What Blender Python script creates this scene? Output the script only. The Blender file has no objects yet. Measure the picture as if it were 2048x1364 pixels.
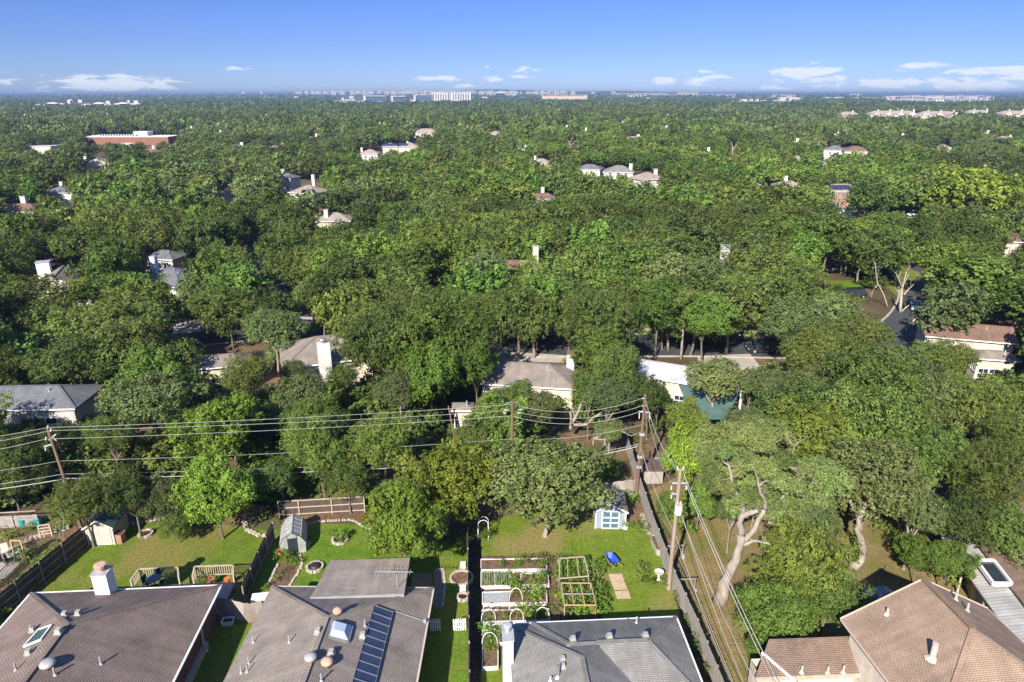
import bpy, math, random
import numpy as np
from mathutils import Vector, Matrix
R_ = math.radians
sc = bpy.context.scene
# ------------------------------------------------------------------ camera
H, F, PITCH = 36.0, 1365.0, math.atan(495 / 1365.0)
CW, CH = 1024.0, 682.0
cd = bpy.data.cameras.new('camera'); cam = bpy.data.objects.new('camera', cd); sc.collection.objects.link(cam)
cam.location = (0, 0, H); cam.rotation_euler = (math.pi / 2 - PITCH, 0, 0)
cd.sensor_width = 36; cd.lens = F / 2048 * 36; cd.clip_start = 0.5; cd.clip_end = 120000
sc.camera = cam
# ------------------------------------------------------------------ render settings
sc.view_settings.view_transform = 'Standard'; sc.view_settings.look = 'None'
sc.view_settings.gamma = 1; sc.view_settings.exposure = 1.0; sc.view_settings.use_curve_mapping = False
cy = sc.cycles
cy.max_bounces = 5; cy.diffuse_bounces = 3; cy.glossy_bounces = 2; cy.transmission_bounces = 4
cy.volume_bounces = 1; cy.transparent_max_bounces = 6; cy.caustics_reflective = False; cy.caustics_refractive = False
# ------------------------------------------------------------------ light
SUN_EL, SUN_AZ = 34.0, 22.0       # shadows fall forward, 22 degrees to the right
sx, sy = -math.sin(R_(SUN_AZ)), -math.cos(R_(SUN_AZ))
to_sun = Vector((sx * math.cos(R_(SUN_EL)), sy * math.cos(R_(SUN_EL)), math.sin(R_(SUN_EL))))
ld = bpy.data.lights.new('sun', 'SUN'); ld.energy = 5.0; ld.angle = R_(0.5); ld.color = (1.0, 0.93, 0.82)
sun = bpy.data.objects.new('sun', ld); sc.collection.objects.link(sun)
sun.rotation_euler = to_sun.to_track_quat('Z', 'Y').to_euler(); sun.location = (-40, -60, 90)
w = bpy.data.worlds.new('World'); sc.world = w; w.use_nodes = True
wn, wl = w.node_tree.nodes, w.node_tree.links
wn.clear()

def cam_dir(px, py):
    d = Vector((0, math.cos(PITCH), -math.sin(PITCH))) + Vector((1, 0, 0)) * ((px - CW) / F) + Vector((0, math.sin(PITCH), math.cos(PITCH))) * ((CH - py) / F)
    return d
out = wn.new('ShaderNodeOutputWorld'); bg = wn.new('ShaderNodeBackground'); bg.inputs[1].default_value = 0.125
sky = wn.new('ShaderNodeTexSky'); sky.sky_type = 'NISHITA'; sky.sun_disc = False
sky.sun_elevation = R_(SUN_EL); sky.sun_rotation = math.atan2(sx, sy); sky.altitude = 250; sky.air_density = 1.0; sky.dust_density = 0.15; sky.ozone_density = 3.0
tc = wn.new('ShaderNodeTexCoord')
def wmath(op, a, b=None, c=None, clamp=False):
    n = wn.new('ShaderNodeMath'); n.operation = op; n.use_clamp = clamp
    for i, v in enumerate((a, b, c)):
        if v is None: continue
        if isinstance(v, (int, float)): n.inputs[i].default_value = v
        else: wl.new(v, n.inputs[i])
    return n.outputs[0]
sep = wn.new('ShaderNodeSeparateXYZ'); wl.new(tc.outputs['Generated'], sep.inputs[0])
az = wmath('ARCTAN2', sep.outputs[0], sep.outputs[1]); el = wmath('ARCSINE', sep.outputs[2])
comb = wn.new('ShaderNodeCombineXYZ'); wl.new(wmath('MULTIPLY', az, 42.0), comb.inputs[0]); wl.new(wmath('MULTIPLY', el, 170.0), comb.inputs[1])
nz = wn.new('ShaderNodeTexNoise'); nz.inputs['Scale'].default_value = 1.0; nz.inputs['Detail'].default_value = 7; nz.inputs['Roughness'].default_value = 0.6; nz.inputs['Distortion'].default_value = 0.4
wl.new(comb.outputs[0], nz.inputs['Vector'])
# every cumulus bank of the sky by its direction (azimuth, elevation) and spread
CLOUDS = [(228, 168, 95, 16, 1.05), (120, 186, 80, 7, .7), (478, 136, 24, 6, .8), (846, 157, 24, 6, .9), (897, 157, 24, 7, 1.0), (928, 172, 20, 6, .8),
          (990, 158, 20, 6, .85), (1042, 153, 22, 5, .9), (1045, 140, 18, 7, .8), (1074, 141, 16, 7, .7), (972, 134, 8, 4, .6), (1327, 162, 30, 7, 1.0),
          (1394, 163, 34, 7, 1.0), (1432, 154, 32, 5, .8), (1408, 143, 20, 5, .75), (1550, 176, 40, 6, .75), (1615, 144, 56, 12, 1.1), (1620, 158, 60, 8, .8),
          (1680, 170, 70, 10, .6), (1790, 166, 80, 10, 1.0), (1845, 133, 50, 8, .8), (1930, 168, 90, 14, .85), (1990, 141, 70, 7, 1.0), (2040, 152, 80, 18, .7),
          (2250, 150, 120, 20, .8), (-180, 160, 120, 16, .8), (420, 187, 35, 4, .6), (600, 182, 40, 4, .35), (1400, 181, 60, 4, .5), (2600, 130, 150, 20, .8), (-600, 140, 150, 18, .8)]
tot = None
for (px, py, rx, ry, a) in CLOUDS:
    d = cam_dir(px, py).normalized(); A = math.atan2(d.x, d.y); E = math.asin(d.z)
    ra, re = rx / F * 1.05, ry / F * 0.95
    u = wmath('MULTIPLY', wmath('SUBTRACT', az, A), 1 / ra)
    v = wmath('MULTIPLY', wmath('SUBTRACT', el, E), 1 / re)
    q = wmath('ADD', wmath('MULTIPLY', u, u), wmath('MULTIPLY', v, v))
    g = wmath('MULTIPLY', wmath('EXPONENT', wmath('MULTIPLY', q, -0.8)), a)
    tot = g if tot is None else wmath('MAXIMUM', tot, g)
dens = wmath('ADD', tot, wmath('MULTIPLY', wmath('SUBTRACT', nz.outputs['Fac'], 0.5), 2.2))
cmask = wmath('MULTIPLY', wmath('MULTIPLY', wmath('SUBTRACT', dens, 0.47), 3.4, clamp=True), wmath('MULTIPLY', tot, 2.2, clamp=True), clamp=True)
mixc = wn.new('ShaderNodeMixRGB'); mixc.inputs[2].default_value = (3.75, 3.9, 4.3, 1)
wl.new(wmath('MULTIPLY', cmask, 0.78), mixc.inputs[0])
hs = wn.new('ShaderNodeHueSaturation'); hs.inputs['Saturation'].default_value = 1.12; hs.inputs['Value'].default_value = 1.0
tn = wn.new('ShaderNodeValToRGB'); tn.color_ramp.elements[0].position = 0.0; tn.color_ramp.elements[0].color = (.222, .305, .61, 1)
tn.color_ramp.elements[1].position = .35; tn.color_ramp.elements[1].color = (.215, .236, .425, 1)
e2_ = tn.color_ramp.elements.new(1.0); e2_.color = (1.0, .95, 1.0, 1); e3_ = tn.color_ramp.elements.new(.6); e3_.color = (.72, .70, .84, 1); e_ = tn.color_ramp.elements.new(.06); e_.color = (.195, .250, .50, 1)  # upper sky, out of view, kept brighter as added fill for the shadows
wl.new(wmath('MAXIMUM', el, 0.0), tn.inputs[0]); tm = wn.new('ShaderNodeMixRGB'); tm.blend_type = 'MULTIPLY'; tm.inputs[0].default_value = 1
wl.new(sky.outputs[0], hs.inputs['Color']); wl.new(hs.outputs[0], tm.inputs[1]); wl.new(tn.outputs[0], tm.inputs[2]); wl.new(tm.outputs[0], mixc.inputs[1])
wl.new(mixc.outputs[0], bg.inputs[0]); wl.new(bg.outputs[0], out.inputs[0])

# ------------------------------------------------------------------ geometry from the photograph
def G(px, py, h=0.0):
    "point of the plane z = h seen at photograph pixel (px, py)"
    d = cam_dir(px, py); t = (h - H) / d.z
    return Vector((d.x * t, d.y * t, h))
def V(px, py, Y):
    "point seen at a pixel at ground distance Y"
    d = cam_dir(px, py); t = Y / d.y
    return Vector((d.x * t, Y, H + d.z * t))
def P(p):
    v = Vector(p) - Vector((0, 0, H))
    z = v.y * math.cos(PITCH) - v.z * math.sin(PITCH); yy = v.y * math.sin(PITCH) + v.z * math.cos(PITCH)
    return (CW + F * v.x / z, CH - F * yy / z, z)
def mpp(p): return P(p)[2] / F      # metres per photograph pixel

# ------------------------------------------------------------------ materials
def nt(m):
    m.use_nodes = True; n = m.node_tree; n.nodes.clear(); return n.nodes, n.links
def _c(c): return (c[0], c[1], c[2], 1)
MATS = {}
def surf(name, c1, c2=None, scale=2.0, rough=.8, bump=.0, bscale=None, metal=0.0, coord='Object', detail=6, spec=.3, c3=None, s3=.3, randv=0.0, stretch=None, fine=0):
    m = bpy.data.materials.new(name); N, L = nt(m)
    o = N.new('ShaderNodeOutputMaterial'); b = N.new('ShaderNodeBsdfPrincipled'); L.new(b.outputs[0], o.inputs[0])
    b.inputs['Roughness'].default_value = rough; b.inputs['Metallic'].default_value = metal; b.inputs['Specular IOR Level'].default_value = spec
    t = N.new('ShaderNodeTexCoord'); c2 = c2 or tuple(x * .75 for x in c1)
    src = t.outputs[coord]
    if stretch:
        mp = N.new('ShaderNodeMapping'); mp.inputs['Scale'].default_value = stretch; L.new(src, mp.inputs[0]); src = mp.outputs[0]
    n = N.new('ShaderNodeTexNoise'); n.inputs['Scale'].default_value = scale; n.inputs['Detail'].default_value = detail; n.inputs['Roughness'].default_value = .65; L.new(src, n.inputs['Vector'])
    r = N.new('ShaderNodeValToRGB'); r.color_ramp.elements[0].position = .33; r.color_ramp.elements[1].position = .67
    r.color_ramp.elements[0].color = _c(c2); r.color_ramp.elements[1].color = _c(c1); L.new(n.outputs['Fac'], r.inputs[0])
    col = r.outputs[0]
    if c3:
        n3 = N.new('ShaderNodeTexNoise'); n3.inputs['Scale'].default_value = s3; n3.inputs['Detail'].default_value = 4; L.new(src, n3.inputs['Vector'])
        r3 = N.new('ShaderNodeValToRGB'); r3.color_ramp.elements[0].position = .45; r3.color_ramp.elements[1].position = .62
        r3.color_ramp.elements[0].color = (0, 0, 0, 1); r3.color_ramp.elements[1].color = (1, 1, 1, 1); L.new(n3.outputs['Fac'], r3.inputs[0])
        mx = N.new('ShaderNodeMixRGB'); L.new(r3.outputs[0], mx.inputs[0]); L.new(col, mx.inputs[1]); mx.inputs[2].default_value = _c(c3); col = mx.outputs[0]
    if randv:
        oi = N.new('ShaderNodeObjectInfo'); mr = N.new('ShaderNodeMapRange'); mr.inputs[3].default_value = 1 - randv; mr.inputs[4].default_value = 1 + randv; L.new(oi.outputs['Random'], mr.inputs[0])
        vm = N.new('ShaderNodeVectorMath'); vm.operation = 'SCALE'; L.new(col, vm.inputs[0]); L.new(mr.outputs[0], vm.inputs['Scale']); col = vm.outputs[0]
    if fine:
        nf = N.new('ShaderNodeTexNoise'); nf.inputs['Scale'].default_value = fine; nf.inputs['Detail'].default_value = 8; nf.inputs['Roughness'].default_value = .8; L.new(src, nf.inputs['Vector'])
        mf = N.new('ShaderNodeMapRange'); mf.inputs[1].default_value = .3; mf.inputs[2].default_value = .7; mf.inputs[3].default_value = .55; mf.inputs[4].default_value = 1.45; L.new(nf.outputs['Fac'], mf.inputs[0])
        vf = N.new('ShaderNodeVectorMath'); vf.operation = 'SCALE'; L.new(col, vf.inputs[0]); L.new(mf.outputs[0], vf.inputs['Scale']); col = vf.outputs[0]
    L.new(col, b.inputs['Base Color'])
    if bump:
        nb = N.new('ShaderNodeTexNoise'); nb.inputs['Scale'].default_value = bscale or scale * 4; nb.inputs['Detail'].default_value = 5; L.new(src, nb.inputs['Vector'])
        bp = N.new('ShaderNodeBump'); bp.inputs['Strength'].default_value = bump; bp.inputs['Distance'].default_value = .08; L.new(nb.outputs['Fac'], bp.inputs['Height']); L.new(bp.outputs[0], b.inputs['Normal'])
    MATS[name] = m; return m
def courses(name, c1, c2, mortar, bw, bh, ms=.02, rough=.85, bump=.6, dist=.03, offset=.5, c3=None, noise=.35):
    "laid pieces in metric UV: shingles, bricks, siding"
    m = bpy.data.materials.new(name); N, L = nt(m)
    o = N.new('ShaderNodeOutputMaterial'); b = N.new('ShaderNodeBsdfPrincipled'); L.new(b.outputs[0], o.inputs[0]); b.inputs['Roughness'].default_value = rough; b.inputs['Specular IOR Level'].default_value = .25
    uv = N.new('ShaderNodeUVMap'); uv.uv_map = 'UVMap'
    br = N.new('ShaderNodeTexBrick'); br.offset = offset; br.inputs['Scale'].default_value = 1.0; br.inputs['Brick Width'].default_value = bw; br.inputs['Row Height'].default_value = bh
    br.inputs['Mortar Size'].default_value = ms; br.inputs['Mortar Smooth'].default_value = .2; br.inputs['Bias'].default_value = 0.0
    br.inputs['Color1'].default_value = _c(c1); br.inputs['Color2'].default_value = _c(c2); br.inputs['Mortar'].default_value = _c(mortar)
    L.new(uv.outputs[0], br.inputs['Vector'])
    n = N.new('ShaderNodeTexNoise'); n.inputs['Scale'].default_value = .45; n.inputs['Detail'].default_value = 8; n.inputs['Roughness'].default_value = .7; L.new(uv.outputs[0], n.inputs['Vector'])
    n2 = N.new('ShaderNodeTexNoise'); n2.inputs['Scale'].default_value = 22; n2.inputs['Detail'].default_value = 3; L.new(uv.outputs[0], n2.inputs['Vector'])
    mr = N.new('ShaderNodeMapRange'); mr.inputs[1].default_value = .25; mr.inputs[2].default_value = .75; mr.inputs[3].default_value = 1 - noise; mr.inputs[4].default_value = 1 + noise; L.new(n.outputs['Fac'], mr.inputs[0])
    mr2 = N.new('ShaderNodeMapRange'); mr2.inputs[1].default_value = .25; mr2.inputs[2].default_value = .75; mr2.inputs[3].default_value = .82; mr2.inputs[4].default_value = 1.18; L.new(n2.outputs['Fac'], mr2.inputs[0])
    mu = N.new('ShaderNodeMath'); mu.operation = 'MULTIPLY'; L.new(mr.outputs[0], mu.inputs[0]); L.new(mr2.outputs[0], mu.inputs[1])
    mp = N.new('ShaderNodeMapping'); mp.inputs['Scale'].default_value = (1.6, .16, 1); L.new(uv.outputs[0], mp.inputs[0]); n4 = N.new('ShaderNodeTexNoise'); n4.inputs['Scale'].default_value = 1.0; n4.inputs['Detail'].default_value = 6; L.new(mp.outputs[0], n4.inputs['Vector'])
    mr4 = N.new('ShaderNodeMapRange'); mr4.inputs[1].default_value = .3; mr4.inputs[2].default_value = .7; mr4.inputs[3].default_value = .84; mr4.inputs[4].default_value = 1.12; L.new(n4.outputs['Fac'], mr4.inputs[0]); mu4 = N.new('ShaderNodeMath'); mu4.operation = 'MULTIPLY'; L.new(mu.outputs[0], mu4.inputs[0]); L.new(mr4.outputs[0], mu4.inputs[1])
    vm = N.new('ShaderNodeVectorMath'); vm.operation = 'SCALE'; L.new(br.outputs['Color'], vm.inputs[0]); L.new(mu4.outputs[0], vm.inputs['Scale'])
    L.new(vm.outputs[0], b.inputs['Base Color'])
    bp = N.new('ShaderNodeBump'); bp.invert = True; bp.inputs['Strength'].default_value = bump; bp.inputs['Distance'].default_value = dist; L.new(br.outputs['Fac'], bp.inputs['Height']); L.new(bp.outputs[0], b.inputs['Normal'])
    MATS[name] = m; return m
def leafy(name, c, c2, translucent=.28, region=.25, dry=None):
    m = bpy.data.materials.new(name); N, L = nt(m)
    o = N.new('ShaderNodeOutputMaterial')
    at = N.new('ShaderNodeAttribute'); at.attribute_name = 'tint'
    oi = N.new('ShaderNodeObjectInfo')
    mx = N.new('ShaderNodeMixRGB'); mx.inputs[1].default_value = _c(c); mx.inputs[2].default_value = _c(c2); L.new(at.outputs['Fac'], mx.inputs[0])
    # trees differ from one another and slowly across the district
    n = N.new('ShaderNodeTexNoise'); n.inputs['Scale'].default_value = .012; n.inputs['Detail'].default_value = 3; L.new(oi.outputs['Location'], n.inputs['Vector'])
    mr = N.new('ShaderNodeMapRange'); mr.inputs[3].default_value = .74; mr.inputs[4].default_value = 1.32; L.new(oi.outputs['Random'], mr.inputs[0])
    mr2 = N.new('ShaderNodeMapRange'); mr2.inputs[1].default_value = .35; mr2.inputs[2].default_value = .65; mr2.inputs[3].default_value = 1 - region; mr2.inputs[4].default_value = 1 + region; L.new(n.outputs['Fac'], mr2.inputs[0])
    mu = N.new('ShaderNodeMath'); mu.operation = 'MULTIPLY'; L.new(mr.outputs[0], mu.inputs[0]); L.new(mr2.outputs[0], mu.inputs[1])
    hs = N.new('ShaderNodeHueSaturation'); cm = N.new('ShaderNodeMixRGB'); cm.blend_type = 'MULTIPLY'; cm.inputs[0].default_value = 1; L.new(mx.outputs[0], cm.inputs[1]); L.new(oi.outputs['Color'], cm.inputs[2]); L.new(cm.outputs[0], hs.inputs['Color']); L.new(mu.outputs[0], hs.inputs['Value'])
    wh = N.new('ShaderNodeTexWhiteNoise'); wh.noise_dimensions = '1D'; L.new(oi.outputs['Random'], wh.inputs['W'])
    mh = N.new('ShaderNodeMapRange'); mh.inputs[3].default_value = .474; mh.inputs[4].default_value = .512; L.new(wh.outputs['Value'], mh.inputs[0]); L.new(mh.outputs[0], hs.inputs['Hue'])
    df = N.new('ShaderNodeBsdfPrincipled'); df.inputs['Roughness'].default_value = .62; df.inputs['Specular IOR Level'].default_value = .14; L.new(hs.outputs[0], df.inputs['Base Color'])
    tr = N.new('ShaderNodeBsdfTranslucent')
    hs2 = N.new('ShaderNodeHueSaturation'); hs2.inputs['Hue'].default_value = .485; hs2.inputs['Value'].default_value = 1.5; L.new(hs.outputs[0], hs2.inputs['Color']); L.new(hs2.outputs[0], tr.inputs[0])
    ms = N.new('ShaderNodeMixShader'); ms.inputs[0].default_value = translucent; L.new(df.outputs[0], ms.inputs[1]); L.new(tr.outputs[0], ms.inputs[2]); L.new(ms.outputs[0], o.inputs[0])
    MATS[name] = m; return m
leafy('leaf_oak', (.078, .112, .033), (.185, .235, .085))
leafy('leaf_elm', (.070, .110, .021), (.170, .225, .055))
leafy('leaf_dark', (.045, .078, .018), (.125, .170, .043))
leafy('leaf_bright', (.066, .125, .018), (.170, .260, .052), .32)
leafy('leaf_lime', (.088, .135, .018), (.205, .275, .055), .30)
leafy('leaf_dry', (.17, .15, .08), (.27, .25, .14))
leafy('leaf_flower', (.55, .33, .02), (.75, .50, .03))
leafy('leaf_orange', (.35, .12, .03), (.45, .2, .05))
surf('bark_pale', (.36, .31, .255), (.20, .168, .138), 3, .9, .5, stretch=(1, 1, .3))
surf('bark', (.20, .165, .13), (.12, .095, .075), 3, .9, .5, stretch=(1, 1, .3))
surf('bark_dead', (.50, .43, .36), (.33, .28, .23), 3, .9, .4)
surf('ground_mat', (.115, .085, .052), (.062, .058, .030), .22, 1, .8, 3, c3=(.17, .115, .075), s3=.03, fine=3, spec=0.0)
surf('soil', (.19, .12, .08), (.10, .065, .045), 1.5, 1, 1, 9, fine=6, spec=0.0)
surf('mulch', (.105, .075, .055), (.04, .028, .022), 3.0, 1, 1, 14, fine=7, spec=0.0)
surf('litter', (.23, .14, .085), (.10, .07, .045), 1.1, 1, .8, 5, c3=(.085, .095, .035), s3=.25, fine=5, spec=0.0)
surf('gravel_mat', (.30, .27, .24), (.13, .12, .11), 9, 1, 1, 20)
surf('asphalt', (.062, .063, .068), (.045, .046, .05), 1.2, .9, .3, 40)
surf('concrete', (.42, .38, .33), (.32, .285, .245), 1.0, .9, .3, 20)
surf('limestone', (.50, .44, .36), (.34, .28, .22), 4, .9, .6)
surf('white_paint', (.80, .79, .76), (.66, .65, .62), 2, .5)
surf('white_board', (.78, .77, .73), (.60, .57, .52), 5, .6, .2)
surf('cream_paint', (.62, .56, .47), (.54, .48, .40), 1, .7)
surf('tan_paint', (.50, .43, .36), (.42, .36, .30), 1, .7)
surf('tan_trim', (.55, .44, .34), (.46, .36, .28), 2, .7)
surf('blue_paint', (.27, .31, .37), (.23, .265, .32), 2, .65)
surf('slate_paint', (.26, .29, .33), (.21, .24, .28), 2, .65)
surf('teal_cloth', (.10, .17, .155), (.06, .11, .10), 1, .8)
surf('green_metal', (.05, .10, .085), (.035, .075, .065), 2, .5)
surf('wood_new', (.50, .33, .17), (.40, .26, .13), 4, .7, .2)
surf('wood_pale', (.48, .40, .30), (.36, .29, .215), 4, .8, .3)
surf('wood_weathered', (.30, .25, .21), (.17, .135, .11), 3, .9, .4, stretch=(1, 1, .25), c3=(.37, .33, .29), s3=.8)
surf('wood_grey', (.36, .33, .30), (.24, .215, .195), 3, .9, .4, stretch=(1, 1, .25))
surf('wood_dark', (.115, .085, .068), (.062, .046, .038), 3, .9, .4, stretch=(1, 1, .25))
surf('pole_wood', (.21, .125, .08), (.13, .08, .055), 3, .9, .4, stretch=(1, 1, .15))
surf('pole_pale', (.34, .27, .21), (.24, .185, .145), 3, .9, .4, stretch=(1, 1, .15))
surf('cable', (.42, .42, .41), (.34, .34, .33), 4, .5)
surf('steel', (.55, .56, .57), (.42, .43, .44), 3, .38, metal=.8)
surf('steel_dull', (.45, .46, .47), (.33, .34, .35), 3, .5, metal=.2)
surf('porcelain', (.62, .63, .64), (.5, .5, .52), 6, .3)
surf('rust', (.42, .20, .12), (.50, .40, .33), 5, .8)
surf('galvanised', (.50, .48, .44), (.38, .36, .33), 5, .45, metal=.3)
surf('dark_metal', (.03, .03, .032), (.02, .02, .022), 4, .5)
surf('black_rubber', (.02, .02, .02), (.015, .015, .015), 4, .8)
surf('glass_dark', (.035, .045, .055), (.02, .028, .036), 1, .08, spec=.6)
surf('glass_blue', (.10, .16, .22), (.07, .12, .18), .3, .15, spec=.6)
surf('skylight_mat', (.42, .50, .60), (.36, .44, .54), 1, .18, spec=.5)
surf('frosted', (.36, .36, .33), (.22, .225, .21), 2.2, .35, spec=.4)
surf('blue_tarp', (.03, .10, .52), (.02, .06, .38), 4, .4)
surf('blue_plastic', (.02, .07, .30), (.015, .05, .2), 4, .4)
surf('teal_plastic', (.02, .32, .34), (.02, .25, .27), 4, .4)
surf('orange_paint', (.60, .17, .06), (.5, .12, .05), 4, .6)
surf('yellow_plastic', (.65, .50, .05), (.55, .40, .04), 4, .5)
surf('terracotta', (.42, .16, .09), (.33, .12, .07), 4, .8)
surf('straw', (.55, .42, .27), (.38, .28, .18), 8, .9, .5)
surf('car_white', (.72, .73, .75), (.66, .67, .69), 1, .25, spec=.5)
surf('car_blue', (.22, .33, .42), (.18, .28, .37), 1, .25, spec=.5)
surf('car_black', (.03, .03, .035), (.02, .02, .025), 1, .2, spec=.6)
surf('car_red', (.30, .04, .035), (.25, .03, .03), 1, .25, spec=.6)
surf('car_silver', (.36, .37, .39), (.30, .31, .33), 1, .25, metal=.4)
surf('onion', (.22, .30, .16), (.14, .2, .09), 5, .8)
surf('lawn_mat', (.140, .188, .026), (.092, .135, .018), .9, 1, 1, 12, c3=(.190, .170, .052), s3=.2, fine=4, spec=0.0)
surf('lawn_lush', (.120, .198, .022), (.080, .142, .016), 1.0, 1, 1, 12, c3=(.150, .185, .032), s3=.3, fine=4, spec=0.0)
surf('lawn_dry', (.160, .212, .030), (.108, .160, .020), .7, 1, 1, 12, c3=(.225, .190, .070), s3=.16, fine=4, spec=0.0)
surf('dry_yard', (.250, .185, .088), (.175, .135, .060), .8, 1, 1, 10, c3=(.160, .150, .050), s3=.3, fine=5, spec=0.0)
surf('far_white', (.60, .57, .52), (.46, .44, .41), .05, .8, randv=.25)
surf('brick_far', (.27, .12, .08), (.21, .10, .065), .5, .9)
surf('office_cream', (.66, .58, .47), (.60, .52, .42), .05, .8)
courses('shingle_brown', (.280, .212, .178), (.232, .176, .148), (.125, .094, .080), .21, .105, .022)
courses('shingle_taupe', (.320, .270, .228), (.272, .228, .193), (.160, .132, .112), .21, .105, .020)
courses('shingle_grey', (.285, .272, .250), (.242, .231, .212), (.145, .139, .128), .21, .105, .020)
courses('shingle_tan', (.350, .250, .178), (.305, .216, .154), (.190, .133, .095), .21, .105, .020)
courses('shingle_cocoa', (.255, .178, .130), (.205, .142, .104), (.115, .080, .060), .21, .105, .020)
courses('shingle_smooth', (.300, .252, .215), (.265, .220, .190), (.21, .17, .15), .9, .30, .012, bump=.3)
courses('shingle_pale', (.400, .340, .290), (.340, .285, .240), (.25, .2, .17), .21, .105, .02)
courses('shingle_rust', (.270, .165, .125), (.215, .130, .098), (.12, .075, .055), .21, .105, .02)
courses('shingle_slate', (.215, .220, .235), (.170, .175, .190), (.09, .09, .1), .21, .105, .02)
courses('metal_roof', (.42, .43, .45), (.38, .39, .41), (.45, .46, .47), .40, 30.0, .03, .45, .5, offset=0)
courses('metal_grey', (.40, .385, .36), (.37, .355, .335), (.26, .25, .235), .30, 30.0, .03, .5, .5, offset=0)
courses('brick_red', (.205, .070, .050), (.140, .050, .038), (.24, .20, .17), .22, .075, .010)
courses('brick_orange', (.40, .19, .12), (.33, .15, .10), (.35, .28, .22), .22, .075, .010)
courses('siding_cream', (.60, .52, .43), (.58, .50, .41), (.38, .33, .27), 30, .20, .012, offset=0)
courses('siding_white', (.60, .58, .54), (.58, .56, .52), (.42, .40, .37), 30, .20, .012, offset=0)
courses('siding_grey', (.46, .44, .41), (.44, .42, .39), (.30, .29, .27), 30, .20, .012, offset=0)
courses('siding_blue', (.36, .43, .52), (.35, .42, .51), (.24, .29, .36), 30, .20, .012, offset=0)
courses('stone_wall', (.54, .47, .37), (.44, .38, .30), (.34, .29, .24), .45, .22, .02)
courses('deck_boards', (.36, .34, .31), (.29, .27, .25), (.10, .09, .08), 3.5, .14, .012)
courses('deck_brown', (.34, .225, .145), (.28, .18, .12), (.12, .08, .05), 3.5, .14, .012)
courses('solar_cells', (.014, .022, .055), (.018, .028, .066), (.085, .105, .17), .12, .12, .008, .12, .1, offset=0)
def M(n): return MATS[n]

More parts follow.
